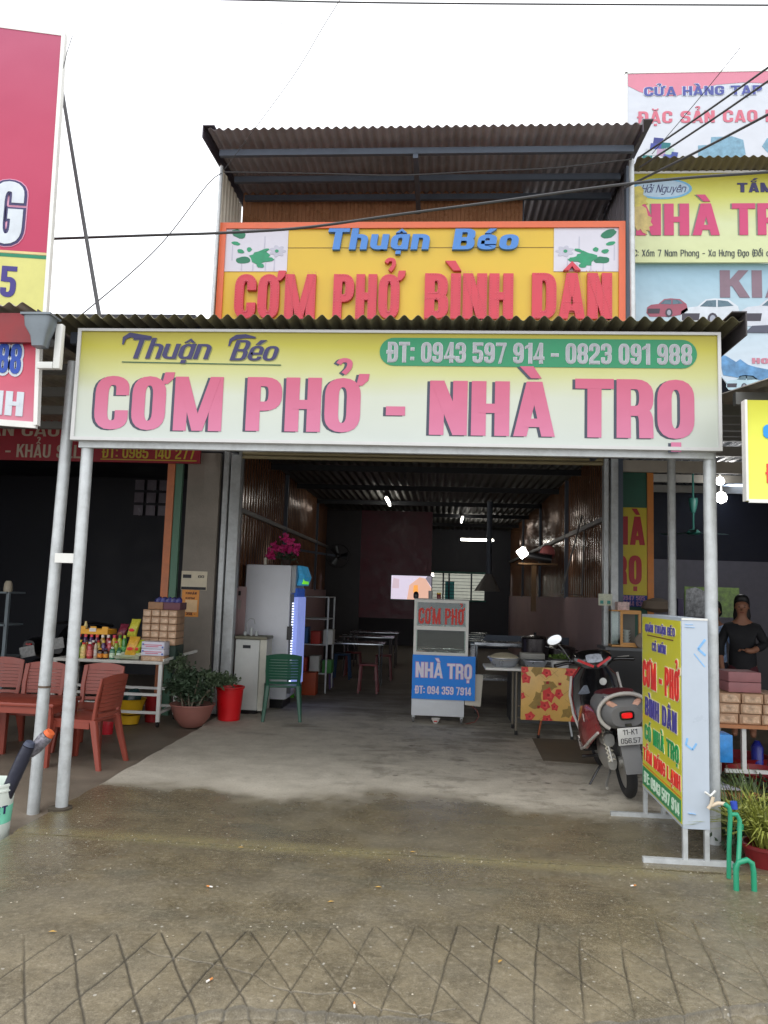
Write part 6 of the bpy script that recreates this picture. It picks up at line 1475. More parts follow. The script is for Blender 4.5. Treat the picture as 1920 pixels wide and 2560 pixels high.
    # seat
    P(MB().loft([((-.2, 0, .835), (0, .09, 0), (0, 0, .02)), ((-.1, 0, .85), (0, .13, 0), (0, 0, .04)), ((.15, 0, .82), (0, .135, 0), (0, 0, .045)), ((.42, 0, .78), (0, .11, 0), (0, 0, .045)), ((.52, 0, .77), (0, .06, 0), (0, 0, .03))], 20, 3), 'seat', mat('seat_vinyl', (84, 22, 30), rough=.55, var=.1))
    P(MB().tube([(-.1, .14, .82), (-.26, .13, .85), (-.3, 0, .865), (-.26, -.13, .85), (-.1, -.14, .82)], .013, 8), 'grab_rail', mat('rail_grey', (120, 118, 120), rough=.3, metal=.5))
    # body sides, red
    for s_ in (-1, 1):
        sp = P(MB().loft([((-.12, s_ * .19, .64), (.02, .0, .0), (0, .02, .08)), ((.1, s_ * .215, .60), (0, .025, 0), (0, 0, .15)), ((.4, s_ * .225, .52), (0, .03, 0), (0, 0, .19)), ((.62, s_ * .22, .44), (0, .025, 0), (0, 0, .16)), ((.82, s_ * .21, .42), (0, .015, 0), (0, 0, .1))], 16, 3), 'side_panel', redp)
        P(MB().tube([(-.1, s_ * .2, .55), (.1, s_ * .235, .46), (.38, s_ * .25, .35), (.62, s_ * .245, .29), (.84, s_ * .225, .33)], .012, 8), 'panel_trim', wtr, sp)
        P(MB().loft([((.6, s_ * .15, .3), (0, .09, 0), (0, 0, .03)), ((.95, s_ * .15, .32), (0, .09, 0), (0, 0, .03))], 12, 4), 'footboard', blk)
    # leg shield with inner black face and red outer shell
    def shield(dx, grow, nm, m_):
        secs = [((.86 + dx, 0, .32), .17, ), ((.93 + dx, 0, .5), .21), ((.95 + dx, 0, .7), .225), ((.93 + dx, 0, .88), .20), ((.89 + dx, 0, .98), .12)]
        mb = MB(); mb.loft([(c, (0, w_ + grow, 0), (.035, 0, .01)) for c, w_ in secs], 18, 3); return P(mb, nm, m_)
    shield(0, 0, 'leg_shield', blk); shield(.05, .012, 'front_shell', redp)
    for s_ in (-1, 1):
        P(MB().tube([(.9, s_ * .19, .36), (.95, s_ * .235, .55), (.96, s_ * .245, .72), (.93, s_ * .215, .9)], .012, 8), 'shield_trim', wtr)
    P(MB().lathe([(.033, -.01), (.036, 0), (.02, .006)], (.905, -.07, .83), 18, 'X'), 'ignition_ring', mat('key_ring_silver', (190, 190, 186), rough=.3, metal=.5))
    P(MB().loft([((.895, .12, .74), (0, .055, 0), (0, 0, .012)), ((.89, .1, .80), (0, .02, 0), (0, 0, .01))], 10, 3), 'storage_lip', mat('pocket_grey', (110, 116, 126), rough=.3))
    # headstock, handlebar and cover
    hc = P(MB().loft([((.82, 0, 1.01), (0, .12, 0), (0, 0, .05)), ((.87, 0, 1.04), (0, .18, 0), (0, 0, .075)), ((.95, 0, 1.05), (0, .18, 0), (0, 0, .08)), ((1.03, 0, 1.02), (0, .1, 0), (0, 0, .05))], 20, 2.6), 'handlebar_cover', blk)
    P(MB().loft([((.795, 0, 1.045), (0, .075, 0), (.01, 0, .022)), ((.84, 0, 1.075), (0, .075, 0), (.01, 0, .022))], 14, 3), 'speedometer', mat('dial_silver', (170, 176, 186), rough=.2, var=.4, scale=30), hc)
    for s_ in (-1, 1):
        P(MB().beam((.80, s_ * .015, .985), (.835, s_ * .15, 1.055), .022, .022), 'red_chevron', mat('chevron_red', (196, 26, 34), rough=.3), hc)
        P(MB().tube([(.93, s_ * .12, 1.02), (.88, s_ * .25, 1.03), (.82, s_ * .37, 1.02)], [.016, .016, .019], 10), 'grip', blk)
        P(MB().tube([(.93, s_ * .24, 1.04), (.9, s_ * .34, 1.045)], .006, 6), 'brake_lever', sil)
        if s_ < 0: continue
        m_ = P(MB().tube([(.93, s_ * .2, 1.04), (.95, s_ * .26, 1.16), (.94, s_ * .31, 1.22)], .006, 6), 'mirror_stem', blk)
        P(MB().loft([((.945, s_ * .33, 1.255), (0, .07, -.02 * s_), (0, .012 * s_, .042)), ((.925, s_ * .33, 1.255), (0, .075, -.02 * s_), (0, .012 * s_, .046))], 18, 2.2), 'mirror_shell', blk, m_)
        P(MB().loft([((.924, s_ * .33, 1.255), (0, .07, -.02 * s_), (0, .012 * s_, .042)), ((.920, s_ * .33, 1.255), (0, .066, -.02 * s_), (0, .012 * s_, .039))], 18, 2.2), 'mirror_glass', mat('mirror_glass', (235, 240, 245), rough=.08, metal=1, var=0), m_)
    P(MB().loft([((1.08, 0, .88), (0, .09, 0), (0, 0, .06)), ((1.13, 0, .86), (0, .05, 0), (0, 0, .04))], 16, 2.5), 'headlight', mat('lens_clear', (220, 224, 228), rough=.1))
    P(MB().tube([(.98, 0, .95), (1.08, 0, .65)], .03, 10), 'steering_tube', darksteel)
    for s_ in (-1, 1): P(MB().tube([(1.08, s_ * .07, .62), (1.22, s_ * .075, .285)], .018, 10), 'fork_leg', sil)
    P(MB().loft([((1.0, 0, .55), (0, .065, 0), (.01, 0, .03)), ((1.15, 0, .61), (0, .07, 0), (0, 0, .02)), ((1.33, 0, .58), (0, .065, 0), (0, 0, .02)), ((1.45, 0, .5), (0, .04, 0), (.01, 0, .02))], 14, 3), 'front_fender', redp)
    # engine, gear case on the left, exhaust on the right, shocks
    P(MB().loft([((-.02, .10, .30), (0, .035, 0), (0, 0, .07)), ((.15, .115, .31), (0, .045, 0), (0, 0, .1)), ((.36, .11, .33), (0, .04, 0), (0, 0, .11)), ((.45, .1, .33), (0, .02, 0), (0, 0, .06))], 18, 2.6), 'gear_case', sil)
    P(MB().loft([((-.02, .10, .47), (0, .04, 0), (0, 0, .05)), ((.12, .11, .48), (0, .05, 0), (0, 0, .07)), ((.3, .1, .46), (0, .04, 0), (0, 0, .05))], 16, 3), 'air_filter_box', mat('filter_grey', (150, 150, 146), rough=.4, var=.2))
    P(MB().loft([((.1, 0, .34), (0, .08, 0), (0, 0, .09)), ((.5, 0, .34), (0, .09, 0), (0, 0, .1))], 14, 4), 'engine_block', mat('engine_dark', (84, 84, 84), rough=.5, metal=.5, var=.3))
    P(MB().tube([(.45, -.1, .25), (.2, -.13, .23), (.1, -.135, .26), (-.28, -.14, .36)], [.018, .02, .05, .055], 14), 'exhaust', mat('exhaust_black', (44, 44, 46), rough=.35, metal=.4))
    sh = P(MB().tube([(-.03, .1, .30), (.06, .13, .64)], .012, 8), 'shock_absorber', sil)
    sp_ = [(-.03 + .09 * k / 60, .1 + .03 * k / 60, .30 + .34 * k / 60) for k in range(61)]
    P(MB().tube([(x + .0, y + .028 * math.cos(k * 1.05), z + .028 * math.sin(k * 1.05) * .3) for k, (x, y, z) in enumerate(sp_)], .008, 5), 'spring', mat('spring_white', (214, 208, 190), rough=.4), sh)
    P(MB().tube([(.42, .1, .22), (.38, .25, .03)], .01, 8), 'side_stand', blk)
    P(MB().tube([(.2, .08, .2), (.05, .16, .1), (-.02, .17, .09)], .011, 8), 'kick_lever', sil)
    P(MB().tube([(.4, -.28, .27), (.4, .28, .27)], .014, 8), 'foot_peg', blk)
    P(MB().beam((-.27, 0, .62), (-.36, 0, .64), .05, .02), 'plate_bracket', blk)
    # white letter on the side panel
    text('U', t, wtr, (.2, .257, .60), -X3, Z3, Y3, .065, .05, w=.6, s=.2, b=.16, depth=.002, shear=-.3)
    return t
mb_ = motorbike()
mb_.rotation_mode = 'QUATERNION'
hd = math.atan2(1.2, .02)
q = (Matrix.Rotation(hd, 4, 'Z') @ Matrix.Rotation(R(-7.5), 4, 'X')).to_quaternion()
mb_.rotation_quaternion = q; mb_.location = (1.585, 6.62, .0)

# ================================================================== standing sign box on legs
SS = thing('standing_sign', 'two sided yellow pavement sign box with white end panel on steel legs', 'sign', (1.6, 5.5, 0))
ya, yb_ = 5.03, 6.08
xa0, xb0 = 1.53, 1.555       # left (printed) face at near and far end
za, zb_ = .215, 1.50
wd = .16
def lerp(a, b, f): return a + (b - a) * f
fx = lambda y: lerp(xa0, xb0, (y - ya) / (yb_ - ya))
mb2 = MB(); lpz = [(xa0, ya), (xa0 + wd, ya), (xb0 + wd, yb_), (xb0, yb_)]
mb2.prism([lpz], (0, 0, za), X3, Y3, Z3, zb_ - za).build('box_panel', mat('white_acrylic', (174, 184, 195), rough=.35, var=.03), SS)
uF = Vector((xa0 - xb0, ya - yb_, 0)).normalized(); nF = Vector((-1, (xb0 - xa0) / (yb_ - ya), 0)).normalized()
oF = Vector((xb0, yb_, 0)); LF = math.hypot(xb0 - xa0, yb_ - ya)
def facep(u0, u1, z0, z1, m_, nm, d):
    a = oF + uF * u0; b = oF + uF * u1
    MB().add([a + Z3 * z0 + nF * d, b + Z3 * z0 + nF * d, b + Z3 * z1 + nF * d, a + Z3 * z1 + nF * d, a + Z3 * z0, b + Z3 * z0, b + Z3 * z1, a + Z3 * z1], [(0, 1, 2, 3), (0, 1, 5, 4), (1, 2, 6, 5), (2, 3, 7, 6), (3, 0, 4, 7)]).build(nm, m_, SS)
facep(.02, LF - .02, za + .02, zb_ - .02, mat('lemon_face', (208, 204, 48), rough=.4, var=.05), 'sign_face', .003)
facep(.03, LF - .03, za + .03, za + .16, mat('green_face', (30, 140, 84), rough=.4), 'green_field', .006)
facep(.03, LF - .03, za + .172, za + .18, mat('orange_face_line', (220, 120, 40)), 'orange_line', .006)
facep(.18, LF - .18, 1.345, 1.352, ink, 'underline', .006)
vv = mat('violet_face_print', (70, 66, 150), rough=.5); rf_ = mat('red_face_print', (226, 52, 44), rough=.5); gf_ = mat('green_face_print', (20, 150, 80), rough=.5)
def ftext(s_, m_, u0, u1, z0, h_, outline=None, **k):
    if outline:
        text(s_, SS, outline, oF + uF * u0 + Z3 * z0, uF, Z3, nF, h_, u1 - u0, depth=.0055, ex=.06, each=False, name='letter_outline', **k)
    text(s_, SS, m_, oF + uF * u0 + Z3 * z0, uF, Z3, nF, h_, u1 - u0, depth=.009, **k)
pol = mat('pale_face_outline', (214, 206, 170), rough=.5)
ftext('QUÁN THUẬN BÉO', vv, .13, LF - .13, 1.375, .055, pol, w=.6, s=.18, b=.13)
ftext('CÓ MÓN', vv, .33, LF - .35, 1.245, .06, pol, w=.6, s=.18, b=.13)
ftext('CƠM - PHỞ', rf_, .05, LF - .03, .97, .19, pol, w=.6, s=.24, b=.16)
ftext('BÌNH DÂN', vv, .12, LF - .1, .765, .13, pol, w=.6, s=.22, b=.16)
ftext('CÓ NHÀ TRỌ', gf_, .1, LF - .06, .585, .11, pol, w=.6, s=.22, b=.16)
ftext('TẮM NÓNG LẠNH', rf_, .06, LF - .03, .43, .09, pol, w=.6, s=.2, b=.15)
ftext('ĐT: 0943 597 914', mat('pale_green_print', (206, 226, 206)), .08, LF - .06, za + .055, .08, w=.6, s=.2, b=.15)
# torn blue film marks on the end panel
fb = mat('blue_film', (120, 170, 214), rough=.4, var=.2)
def endstrip(pts, wd_, m_=fb):
    for (x0_, z0_), (x1_, z1_) in zip(pts, pts[1:]): MB().beam((xa0 + x0_, ya - .001, z0_), (xa0 + x1_, ya - .001, z1_), .002, wd_, up=(1, .0, .01)).build('film_mark', m_, SS)
endstrip([(.02, 1.46), (.07, 1.462)], .006); endstrip([(.02, 1.445), (.08, 1.443)], .008); endstrip([(.145, 1.37), (.10, 1.31), (.145, 1.27)], .014)
endstrip([(.075, 1.28), (.14, 1.2)], .006); endstrip([(.03, .76), (.02, .72), (.06, .69), (.085, .73)], .012); endstrip([(.03, .31), (.075, .305)], .018)
for y_, off in ((ya + .02, 0), (yb_ - .02, 0)):
    x_ = fx(y_)
    for dx in (.015, wd - .015): MB().box(x_ + dx - .014, x_ + dx + .014, y_ - .014, y_ + .014, .03, za + .0).build('leg', galv, SS)
    MB().box(x_ - .24, x_ + .3, y_ - .016, y_ + .016, 0, .03).build('foot_bar', galv, SS)
MB().box(xa0, xa0 + wd, ya - .004, ya - .001, zb_ - .012, zb_).build('edge_trim', whitepaint, SS)

# ================================================================== tap and green water pipes at the right
WP = thing('water_pipes', 'green plastic water pipes with a blue clip and a white tap beside the right post', 'pipe', (1.85, 5.0, 0))
gp_ = mat('green_pipe', (34, 140, 104), rough=.4, var=.06)
P_ = lambda px, py, Y=5.0: at(px, py, Y)
def pipe(pts, r=.014, nm='pipe', m_=gp_): MB().tube(pts, r, 12).build(nm, m_, WP)
a = P_(1815, 2012); b_ = P_(1828, 2020); 
pipe([P_(1812, 2010, 4.84), P_(1822, 2018, 4.84), P_(1826, 2035, 4.84), P_(1823, 2110, 4.84), P_(1822, 2195, 4.84)], .0135)
pipe([P_(1828, 2036, 4.84), P_(1842, 2036, 4.84), P_(1849, 2050, 4.84), P_(1849, 2100, 4.82), P_(1846, 2156, 4.75)], .0135)
pipe([P_(1851, 2060), P_(1850, 2076)], .02, 'coupling')
pipe([P_(1841, 2238, 4.66), P_(1840, 2170, 4.66), P_(1846, 2156, 4.66), P_(1868, 2150, 4.66), P_(1880, 2158, 4.66), P_(1884, 2180, 4.66), P_(1886, 2236, 4.66)], .0155)
pipe([P_(1840, 2178), P_(1840, 2160)], .02, 'coupling'); pipe([P_(1824, 2070), P_(1823, 2090)], .016, 'clip', blackpl)
pipe([P_(1834, 2004, 5.02), P_(1836, 2022, 5.02)], .02, 'blue_clip', mat('blue_plastic', (40, 70, 170)))
pipe([P_(1812, 2010), P_(1795, 2008), P_(1778, 2014)], .012, 'tap_body', mat('beige_pvc', (200, 184, 160))); pipe([P_(1770, 2022), P_(1778, 2012), P_(1783, 1992)], .011, 'tap_body', MATS['beige_pvc'])
pipe([P_(1762, 1980), P_(1776, 1990), P_(1789, 1977)], .008, 'tap_handle', whitepaint)

# ================================================================== plants at the right edge
def grass_plant(name, label, x, y, z, n, L, m_, seed, potm=None, pr=.15, ph=.2, lean=.6):
    rd = random.Random(seed); t = thing(name, label, 'plant', (x, y, z), 0)
    if potm: MB().lathe([(pr * .7, 0), (pr, ph), (pr * 1.08, ph), (pr * 1.08, ph + .02), (pr * .95, ph + .02), (pr * .7, ph - .02)], (x, y, z), 20).build('pot', potm, t); z += ph
    mb = MB()
    for i in range(n):
        an = rd.uniform(0, 6.28); le = L * rd.uniform(.5, 1.1); ln_ = rd.uniform(.25, lean + .3); wd_ = .006 * rd.uniform(.7, 1.5)
        d = Vector((math.cos(an), math.sin(an), 0)); s_ = Vector((-d.y, d.x, 0)); b = Vector((x, y, z)) + d * rd.uniform(0, pr * .6)
        pts = [b + d * le * ln_ * (f ** 1.6) + Z3 * le * (f - .5 * ln_ * f * f * 1.1) for f in (0, .33, .66, 1)]
        V = []
        for k, p in enumerate(pts): w_ = wd_ * (1, 1.2, .8, .1)[k]; V += [p - s_ * w_, p + s_ * w_]
        mb.add(V, [(2 * k, 2 * k + 1, 2 * k + 3, 2 * k + 2) for k in range(3)])
    mb.build('blades', m_, t); return t
gl1 = mat('yellow_green_leaf', (.22, .24, .04), rough=.5, var=.4, scale=12, srgb=False); gl2 = mat('mid_green_leaf', (.08, .12, .03), rough=.5, var=.4, scale=12, srgb=False)
redpot = mat('dark_red_pot', (120, 30, 34), rough=.4)
grass_plant('spiky_plant', 'yellow green long leaved plant in a dark red pot at the lower right edge', 2.06, 5.12, -.05, 240, .42, gl1, 3, redpot, .14, .16, 1.0)
leaf_cloud('foliage', gl1, bpy.data.objects['spiky_plant'], (2.06, 5.12, .28), (.26, .2, .14), 500, .05, 61, clumps=20, ratio=.3)
grass_plant('spiky_plant', 'dull green grassy plant behind the green water pipes', 2.12, 5.75, -.05, 220, .5, gl2, 5, None, .2, 0, .9)
grass_plant('spiky_plant', 'tangled dark grassy plant under the right shop table', 2.45, 6.3, -.05, 220, .45, gl2, 8, None, .25, 0, .9)
t = thing('ground_creeper', 'low leafy creeper on the soil beside the right post', 'plant', (2.2, 5.5, -.05))
leaf_cloud('foliage', dl, t, (2.22, 5.6, .03), (.35, .45, .1), 900, .05, 44, clumps=30)
t = thing('ground_creeper', 'dark leafy creeper on the soil beneath the carton table', 'plant', (2.6, 6.6, -.05))
leaf_cloud('foliage', leafmat('deep_leaf', (.04, .06, .03), None), t, (2.65, 6.7, .05), (.45, .5, .13), 1000, .05, 45, clumps=30)

# ================================================================== right neighbour: table with cartons, pink bags, people
g2 = 'wrapped cartons on the table of the right shop'
DT = thing('stall_table', 'steel legged table with orange top at the right edge', 'table', (2.9, 7.3, 0))
ta = at(1815, 1800, 7.0)
MB().box(2.42, 4.2, 7.0, 7.7, .53, .56).build('table_top', mat('orange_ply', (180, 120, 78), rough=.5), DT)
for x in (2.66, 4.1):
    for y in (7.05, 7.65): MB().box(x - .018, x + .018, y - .018, y + .018, -.05, .53).build('leg', whitepaint, DT)
MB().box(2.5, 4.1, 7.03, 7.06, .15, .18).build('rail', whitepaint, DT)
for r in range(3):
    for c in range(5):
        xa = 2.44 + c * .19 + r * .012
        carton(xa, xa + .18, 7.05, 7.45, .561 + r * .088, .561 + r * .088 + .084, 'brown wrapped carton, %s from the left in the %s row on the right table' % (['first', 'second', 'third', 'fourth', 'fifth'][c], ['bottom', 'middle', 'top'][r]), group=g2)
for k in range(2): carton(2.56, 2.84, 7.1, 7.4, .826 + k * .09, .826 + k * .09 + .087, ['lower', 'upper'][k] + ' dusky pink carton stacked on the wrapped cartons at the right', mat('dusky_pink_box', (150, 100, 102)), tm=None)
# floor clutter at the right behind the sign
def px_box(px0, py0, px1, py1, Y, dep, label, m_, name, cat):
    a = at(px0, py0, Y); b = at(px1, py1, Y)
    return tag(MB().box(a.x, b.x, Y, Y + dep, a.z, b.z, .006).build(name, m_), label, cat)
px_box(1772, 1905, 1832, 1838, 6.6, .2, 'bright blue plastic sack on the ground behind the right post', mat('blue_sack', (50, 140, 214), rough=.4, var=.3, bump=1, bscale=10), 'blue_sack', 'sack')
px_box(1770, 1838, 1784, 1745, 6.7, .15, 'white and violet packet stack peeping out beside the sign', mat('violet_packet', (170, 150, 200), var=.6, scale=25), 'packet_stack', 'packets')
a = gp(1770, 1935, .1)
tag(MB().prism([[(0, 0), (.62, .02), (.5, .42), (-.05, .4)]], (1.95, 6.2, .12), X3, Y3, Z3, .015).build('plywood_sheet', mat('plywood', (170, 120, 76), rough=.6, var=.2)), 'loose plywood sheet lying behind the right post', 'board')
tag(MB().prism([[(0, 0), (.4, .02), (.32, .25), (.0, .22)]], (1.98, 6.35, .155), X3, Y3, Vector((0.1, -.2, .97)).normalized(), .01).build('white_sheet_paper', mat('paper_sheet', (206, 204, 214))), 'crumpled white sheet on the plywood behind the right post', 'sheet')
tag(MB().box(1.98, 2.6, 6.25, 6.55, -.05, .12).build('low_block', mat('low_block', (84, 76, 66), var=.2)), 'low dark block carrying the plywood sheet', 'block')
for i, (px, py, Y_, lab) in enumerate(((1895, 1900, 7.2, 'red plastic basket with netting under the right table'), (1850, 1850, 7.9, 'dark red basket farther under the right table'))):
    p = at(px, py, Y_); t = thing('basket', lab, 'basket', (p.x, Y_, -.04))
    MB().lathe([(.16, 0), (.2, .02), (.25, .17), (.265, .19), (.255, .19), (.19, .04), (.1, .03)], (p.x, Y_, -.04), 24).build('basket_shell', mat('basket_red', (140, 26, 34), rough=.45, var=.2), t)
    MB().lathe([(.18, .06), (.15, .1), (.08, .13), (.01, .14)], (p.x, Y_, -.04), 18).build('netted_goods', mat('net_grey', (120, 112, 108), var=.5, scale=40, bump=1), t)
tag(MB().lathe([(.05, 0), (.055, .3), (.02, .36)], (3.03, 7.7, -.04), 14).build('blue_can', mat('can_blue', (40, 50, 160), rough=.3)), 'blue can standing on the ground beneath the right table', 'can')
def px_leaf(): pass
# plant pots & rocks on far counter
FC = thing('far_counter', 'cluttered dark counter deep inside the right shop', 'counter', (3.6, 11.5, 0))
MB().box(2.8, 5.6, 11.4, 12.0, -.05, 1.12).build('counter_body', mat('dim_counter', (60, 56, 60), var=.3), FC)
PS = thing('landscape_poster', 'bright landscape print with rocks and greenery on the right shop counter', 'poster', tuple(at(1750, 1520, 11.6)))
a = at(1712, 1540, 11.6); b_ = at(1848, 1470, 11.6)
MB().box(a.x, b_.x, 11.6, 11.62, a.z, b_.z).build('print', mat('lime_landscape', (120, 150, 74), rough=.4, var=.8, scale=9), PS)
W_, H_ = b_.x - a.x, b_.z - a.z
rk = mat('rock_print', (170, 172, 176), rough=.5, var=.7, scale=16)
for k, pp in enumerate(([(0, 0), (.3, 0), (.5, .3), (.44, .8), (.2, .98), (.03, .9)], [(.25, 0), (.62, 0), (.6, .3), (.45, .42), (.3, .3)])):
    MB().prism([[(x * W_, y * H_) for x, y in pp]], (a.x, 11.6, a.z), X3, Z3, -Y3, .003 + k * .002).build('rock_print', rk, PS)
px_box(1695, 1545, 1708, 1497, 11.3, .1, 'slim upright violet packet on the counter behind the rear post', mat('violet_slim', (90, 80, 110)), 'slim_packet', 'packet')
# ceiling fan and lights
FN = thing('ceiling_fan', 'turquoise ceiling fan hanging in the right shop', 'fan', tuple(at(1733, 1270, 12)))
a = at(1733, 1262, 12); b_ = at(1733, 1332, 12); tq = mat('turquoise_fan', (38, 96, 88), rough=.5)
MB().tube([(a.x, 12, 3.7), (a.x, 12, b_.z)], .015, 8).build('down_rod', tq, FN)
MB().lathe([(.03, -.12), (.05, -.06), (.07, .06), (.065, .1)], (a.x, 12, a.z), 14).build('canopy_cup', tq, FN)
MB().lathe([(.08, -.03), (.11, 0), (.06, .05)], (a.x, 12, b_.z), 16).build('motor', tq, FN)
for k in range(3):
    an = k * 2.094 + .2; d = Vector((math.cos(an), math.sin(an), 0)); s_ = Vector((-d.y, d.x, .15)); c_ = Vector((a.x, 12, b_.z))
    MB().add([c_ + d * .1 - s_ * .04, c_ + d * .1 + s_ * .04, c_ + d * .55 + s_ * .06, c_ + d * .55 - s_ * .06], [(0, 1, 2, 3)]).build('blade', tq, FN)
def lamp_blob(label, px, py, Y, r):
    p = at(px, py, Y); t = thing('bulb_blob', label, 'lamp', tuple(p))
    MB().lathe([(.01, -r), (r * .8, -r * .6), (r, 0), (r * .7, r * .7), (.02, r)], tuple(p), 14).build('bulb', mat('bulb_glow', (255, 252, 244), emit=12, var=0), t)
    MB().tube([p + Z3 * r, p + Z3 * (r + .1)], .015, 6).build('holder', whitepaint, t)
lamp_blob('bright bulb beside the right post', 1803, 1244, 11.5, .085); lamp_blob('glowing blob for the bulb reflection on the right shop ceiling', 1800, 1203, 12.6, .07)  # upper blob: ceiling reflection of the bulb, made as a glowing shape
LL = bpy.data.lights.new('right_shop_light', 'POINT'); LL.energy = 11; LL.shadow_soft_size = .15
lo = bpy.data.objects.new('right_shop_light', LL); COL.objects.link(lo); lo.location = at(1803, 1244, 11.3) + Vector((0, -.1, -.1))
t = thing('skylight_pane', 'pale translucent panes in the right shop ceiling', 'skylight', tuple(at(1845, 1215, 12.5)))
for k in range(3):
    p = gp(1815 + 24 * k, 1222 - 8 * k, 3.72)
    MB().box(p.x - .14, p.x + .14, p.y - .5, p.y + .5, 3.70, 3.705).build('pane', mat('skylight_glow', (214, 222, 232), emit=1.0, var=0), t)

# ------------------------------------------------------------------ people
def skin_body(name, m_, parent, nodes, edges, sub=2):
    me = bpy.data.meshes.new(name); me.from_pydata([n[0] for n in nodes], edges, []); o = bpy.data.objects.new(name, me); COL.objects.link(o)
    sk = o.modifiers.new('s', 'SKIN'); o.modifiers.new('d', 'SUBSURF').levels = sub
    for i, n in enumerate(nodes):
        d = me.skin_vertices[0].data[i]; d.radius = n[1] if isinstance(n[1], tuple) else (n[1], n[1]); d.use_root = (i == 0)
    bpy.context.view_layer.update()
    dg = bpy.context.evaluated_depsgraph_get(); nm = bpy.data.meshes.new_from_object(o.evaluated_get(dg))
    o.modifiers.clear(); o.data = nm; nm.name = name; nm.materials.clear(); nm.materials.append(m_)
    for p in nm.polygons: p.use_smooth = True
    o.parent = parent; return o
def person(label, loc, rz, H, shirt, trousers, skin, hair, longhair=True, arms='fold'):
    t = thing('person', label, 'person', loc, rz, local=True); s = H / 1.65
    V = lambda x, y, z: (x * s, y * s, z * s)
    # facing -Y.  one continuous body: pelvis root, spine, neck, head, arms, legs
    if arms == 'fold':
        aR = [(V(.165, .0, 1.30), .056 * s), (V(.25, -.02, 1.12), .045 * s), (V(.10, -.2, 1.04), .036 * s), (V(.02, -.24, 1.05), .028 * s)]
        aL = [(V(-.165, .0, 1.30), .056 * s), (V(-.25, .0, 1.1), .044 * s), (V(-.24, -.10, .88), .036 * s), (V(-.22, -.14, .80), .028 * s)]
    else:
        aR = [(V(.165, .0, 1.30), .056 * s), (V(.25, 0, 1.08), .044 * s), (V(.26, -.06, .84), .036 * s), (V(.26, -.08, .76), .028 * s)]
        aL = [(V(-.165, .0, 1.30), .056 * s), (V(-.25, 0, 1.08), .044 * s), (V(-.26, -.06, .84), .036 * s), (V(-.26, -.08, .76), .028 * s)]
    nodes = [(V(0, 0, .9), (.15 * s, .11 * s)), (V(0, 0, 1.1), (.13 * s, .1 * s)), (V(0, 0, 1.3), (.15 * s, .1 * s)), (V(0, 0, 1.41), (.06 * s, .055 * s)), (V(0, -.01, 1.48), .05 * s), (V(0, -.02, 1.55), (.086 * s, .1 * s)), (V(0, -.01, 1.63), (.078 * s, .09 * s))]
    edges = [(0, 1), (1, 2), (2, 3), (3, 4), (4, 5), (5, 6)]
    for arm in (aR, aL):
        k = len(nodes); nodes += arm; edges += [(2, k), (k, k + 1), (k + 1, k + 2), (k + 2, k + 3)]
    for sx in (-1, 1):
        k = len(nodes); nodes += [(V(sx * .09, 0, .8), .085 * s), (V(sx * .095, -.01, .48), .06 * s), (V(sx * .1, .01, .1), .042 * s), (V(sx * .1, -.1, .035), .035 * s)]; edges += [(0, k), (k, k + 1), (k + 1, k + 2), (k + 2, k + 3)]
    skin_body('body', skin, t, nodes, edges)
    # clothing: torso shell and sleeves following the body
    tn = [(V(0, 0, .74), (.17 * s, .14 * s)), (V(0, 0, .9), (.175 * s, .135 * s)), (V(0, 0, 1.1), (.15 * s, .12 * s)), (V(0, 0, 1.27), (.15 * s, .115 * s)), (V(0, 0, 1.40), (.08 * s, .075 * s))]; te = [(0, 1), (1, 2), (2, 3), (3, 4)]
    for arm in (aR, aL):
        k = len(tn); n3 = 3 if arms == 'fold' else 2
        tn += [(a_[0], (a_[1] if not isinstance(a_[1], tuple) else a_[1][0]) + .014 * s) for a_ in arm[:n3]]; te += [(3, k)] + [(k + j, k + j + 1) for j in range(n3 - 1)]
        if n3 == 3: mid = Vector(tn[-2][0]).lerp(Vector(arm[2][0]), .75); tn[-1] = (tuple(mid), tn[-1][1])
    skin_body('shirt', shirt, t, tn, te)
    tn = [(V(0, 0, .93), (.165 * s, .125 * s)), (V(0, 0, .84), (.15 * s, .12 * s))]; te = [(0, 1)]
    for sx in (-1, 1):
        k = len(tn); tn += [(V(sx * .095, 0, .72), .1 * s), (V(sx * .1, -.01, .45), .078 * s), (V(sx * .105, .01, .12), .062 * s)]; te += [(1, k), (k, k + 1), (k + 1, k + 2)]
    skin_body('trousers', trousers, t, tn, te)
    hs_ = [(V(0, .01, 1.712), .02, .02), (V(0, .01, 1.703), .045, .05), (V(0, .012, 1.685), .067, .073), (V(0, .018, 1.655), .082, .084), (V(0, .028, 1.62), .088, .08), (V(0, .04, 1.57), .09, .066), (V(0, .048, 1.52), .09, .06)]
    if longhair: hs_ += [(V(0, .055, 1.45), .1, .055), (V(0, .06, 1.38), .09, .045), (V(0, .065, 1.34), .045, .02)]
    else: hs_ += [(V(0, .055, 1.48), .06, .04)]
    MB().loft([(c, (a * s, 0, 0), (0, b * s, 0)) for c, a, b in hs_], 20, 2.1).build('hair', hair, t)
    fm_ = mat('face_dark', (50, 34, 30), rough=.4)
    for sx in (-1, 1):
        MB().lathe([(.004, -.006), (.012, -.003), (.004, .003)], V(sx * .03, -.098, 1.555), 10, 'Y', sy=.55).build('eye', fm_, t)
        MB().tube([V(sx * .018, -.1, 1.578), V(sx * .045, -.094, 1.578)], .0035, 6).build('eyebrow', fm_, t)
        MB().lathe([(.005, -.006), (.016, 0), (.012, .006)], V(sx * .077, -.01, 1.545), 10, 'X').build('ear', skin, t)
        wr = Vector((aR if sx > 0 else aL)[3][0]); wp = Vector((aR if sx > 0 else aL)[2][0]); d = (wr - wp).normalized(); side = d.cross(Z3).normalized()
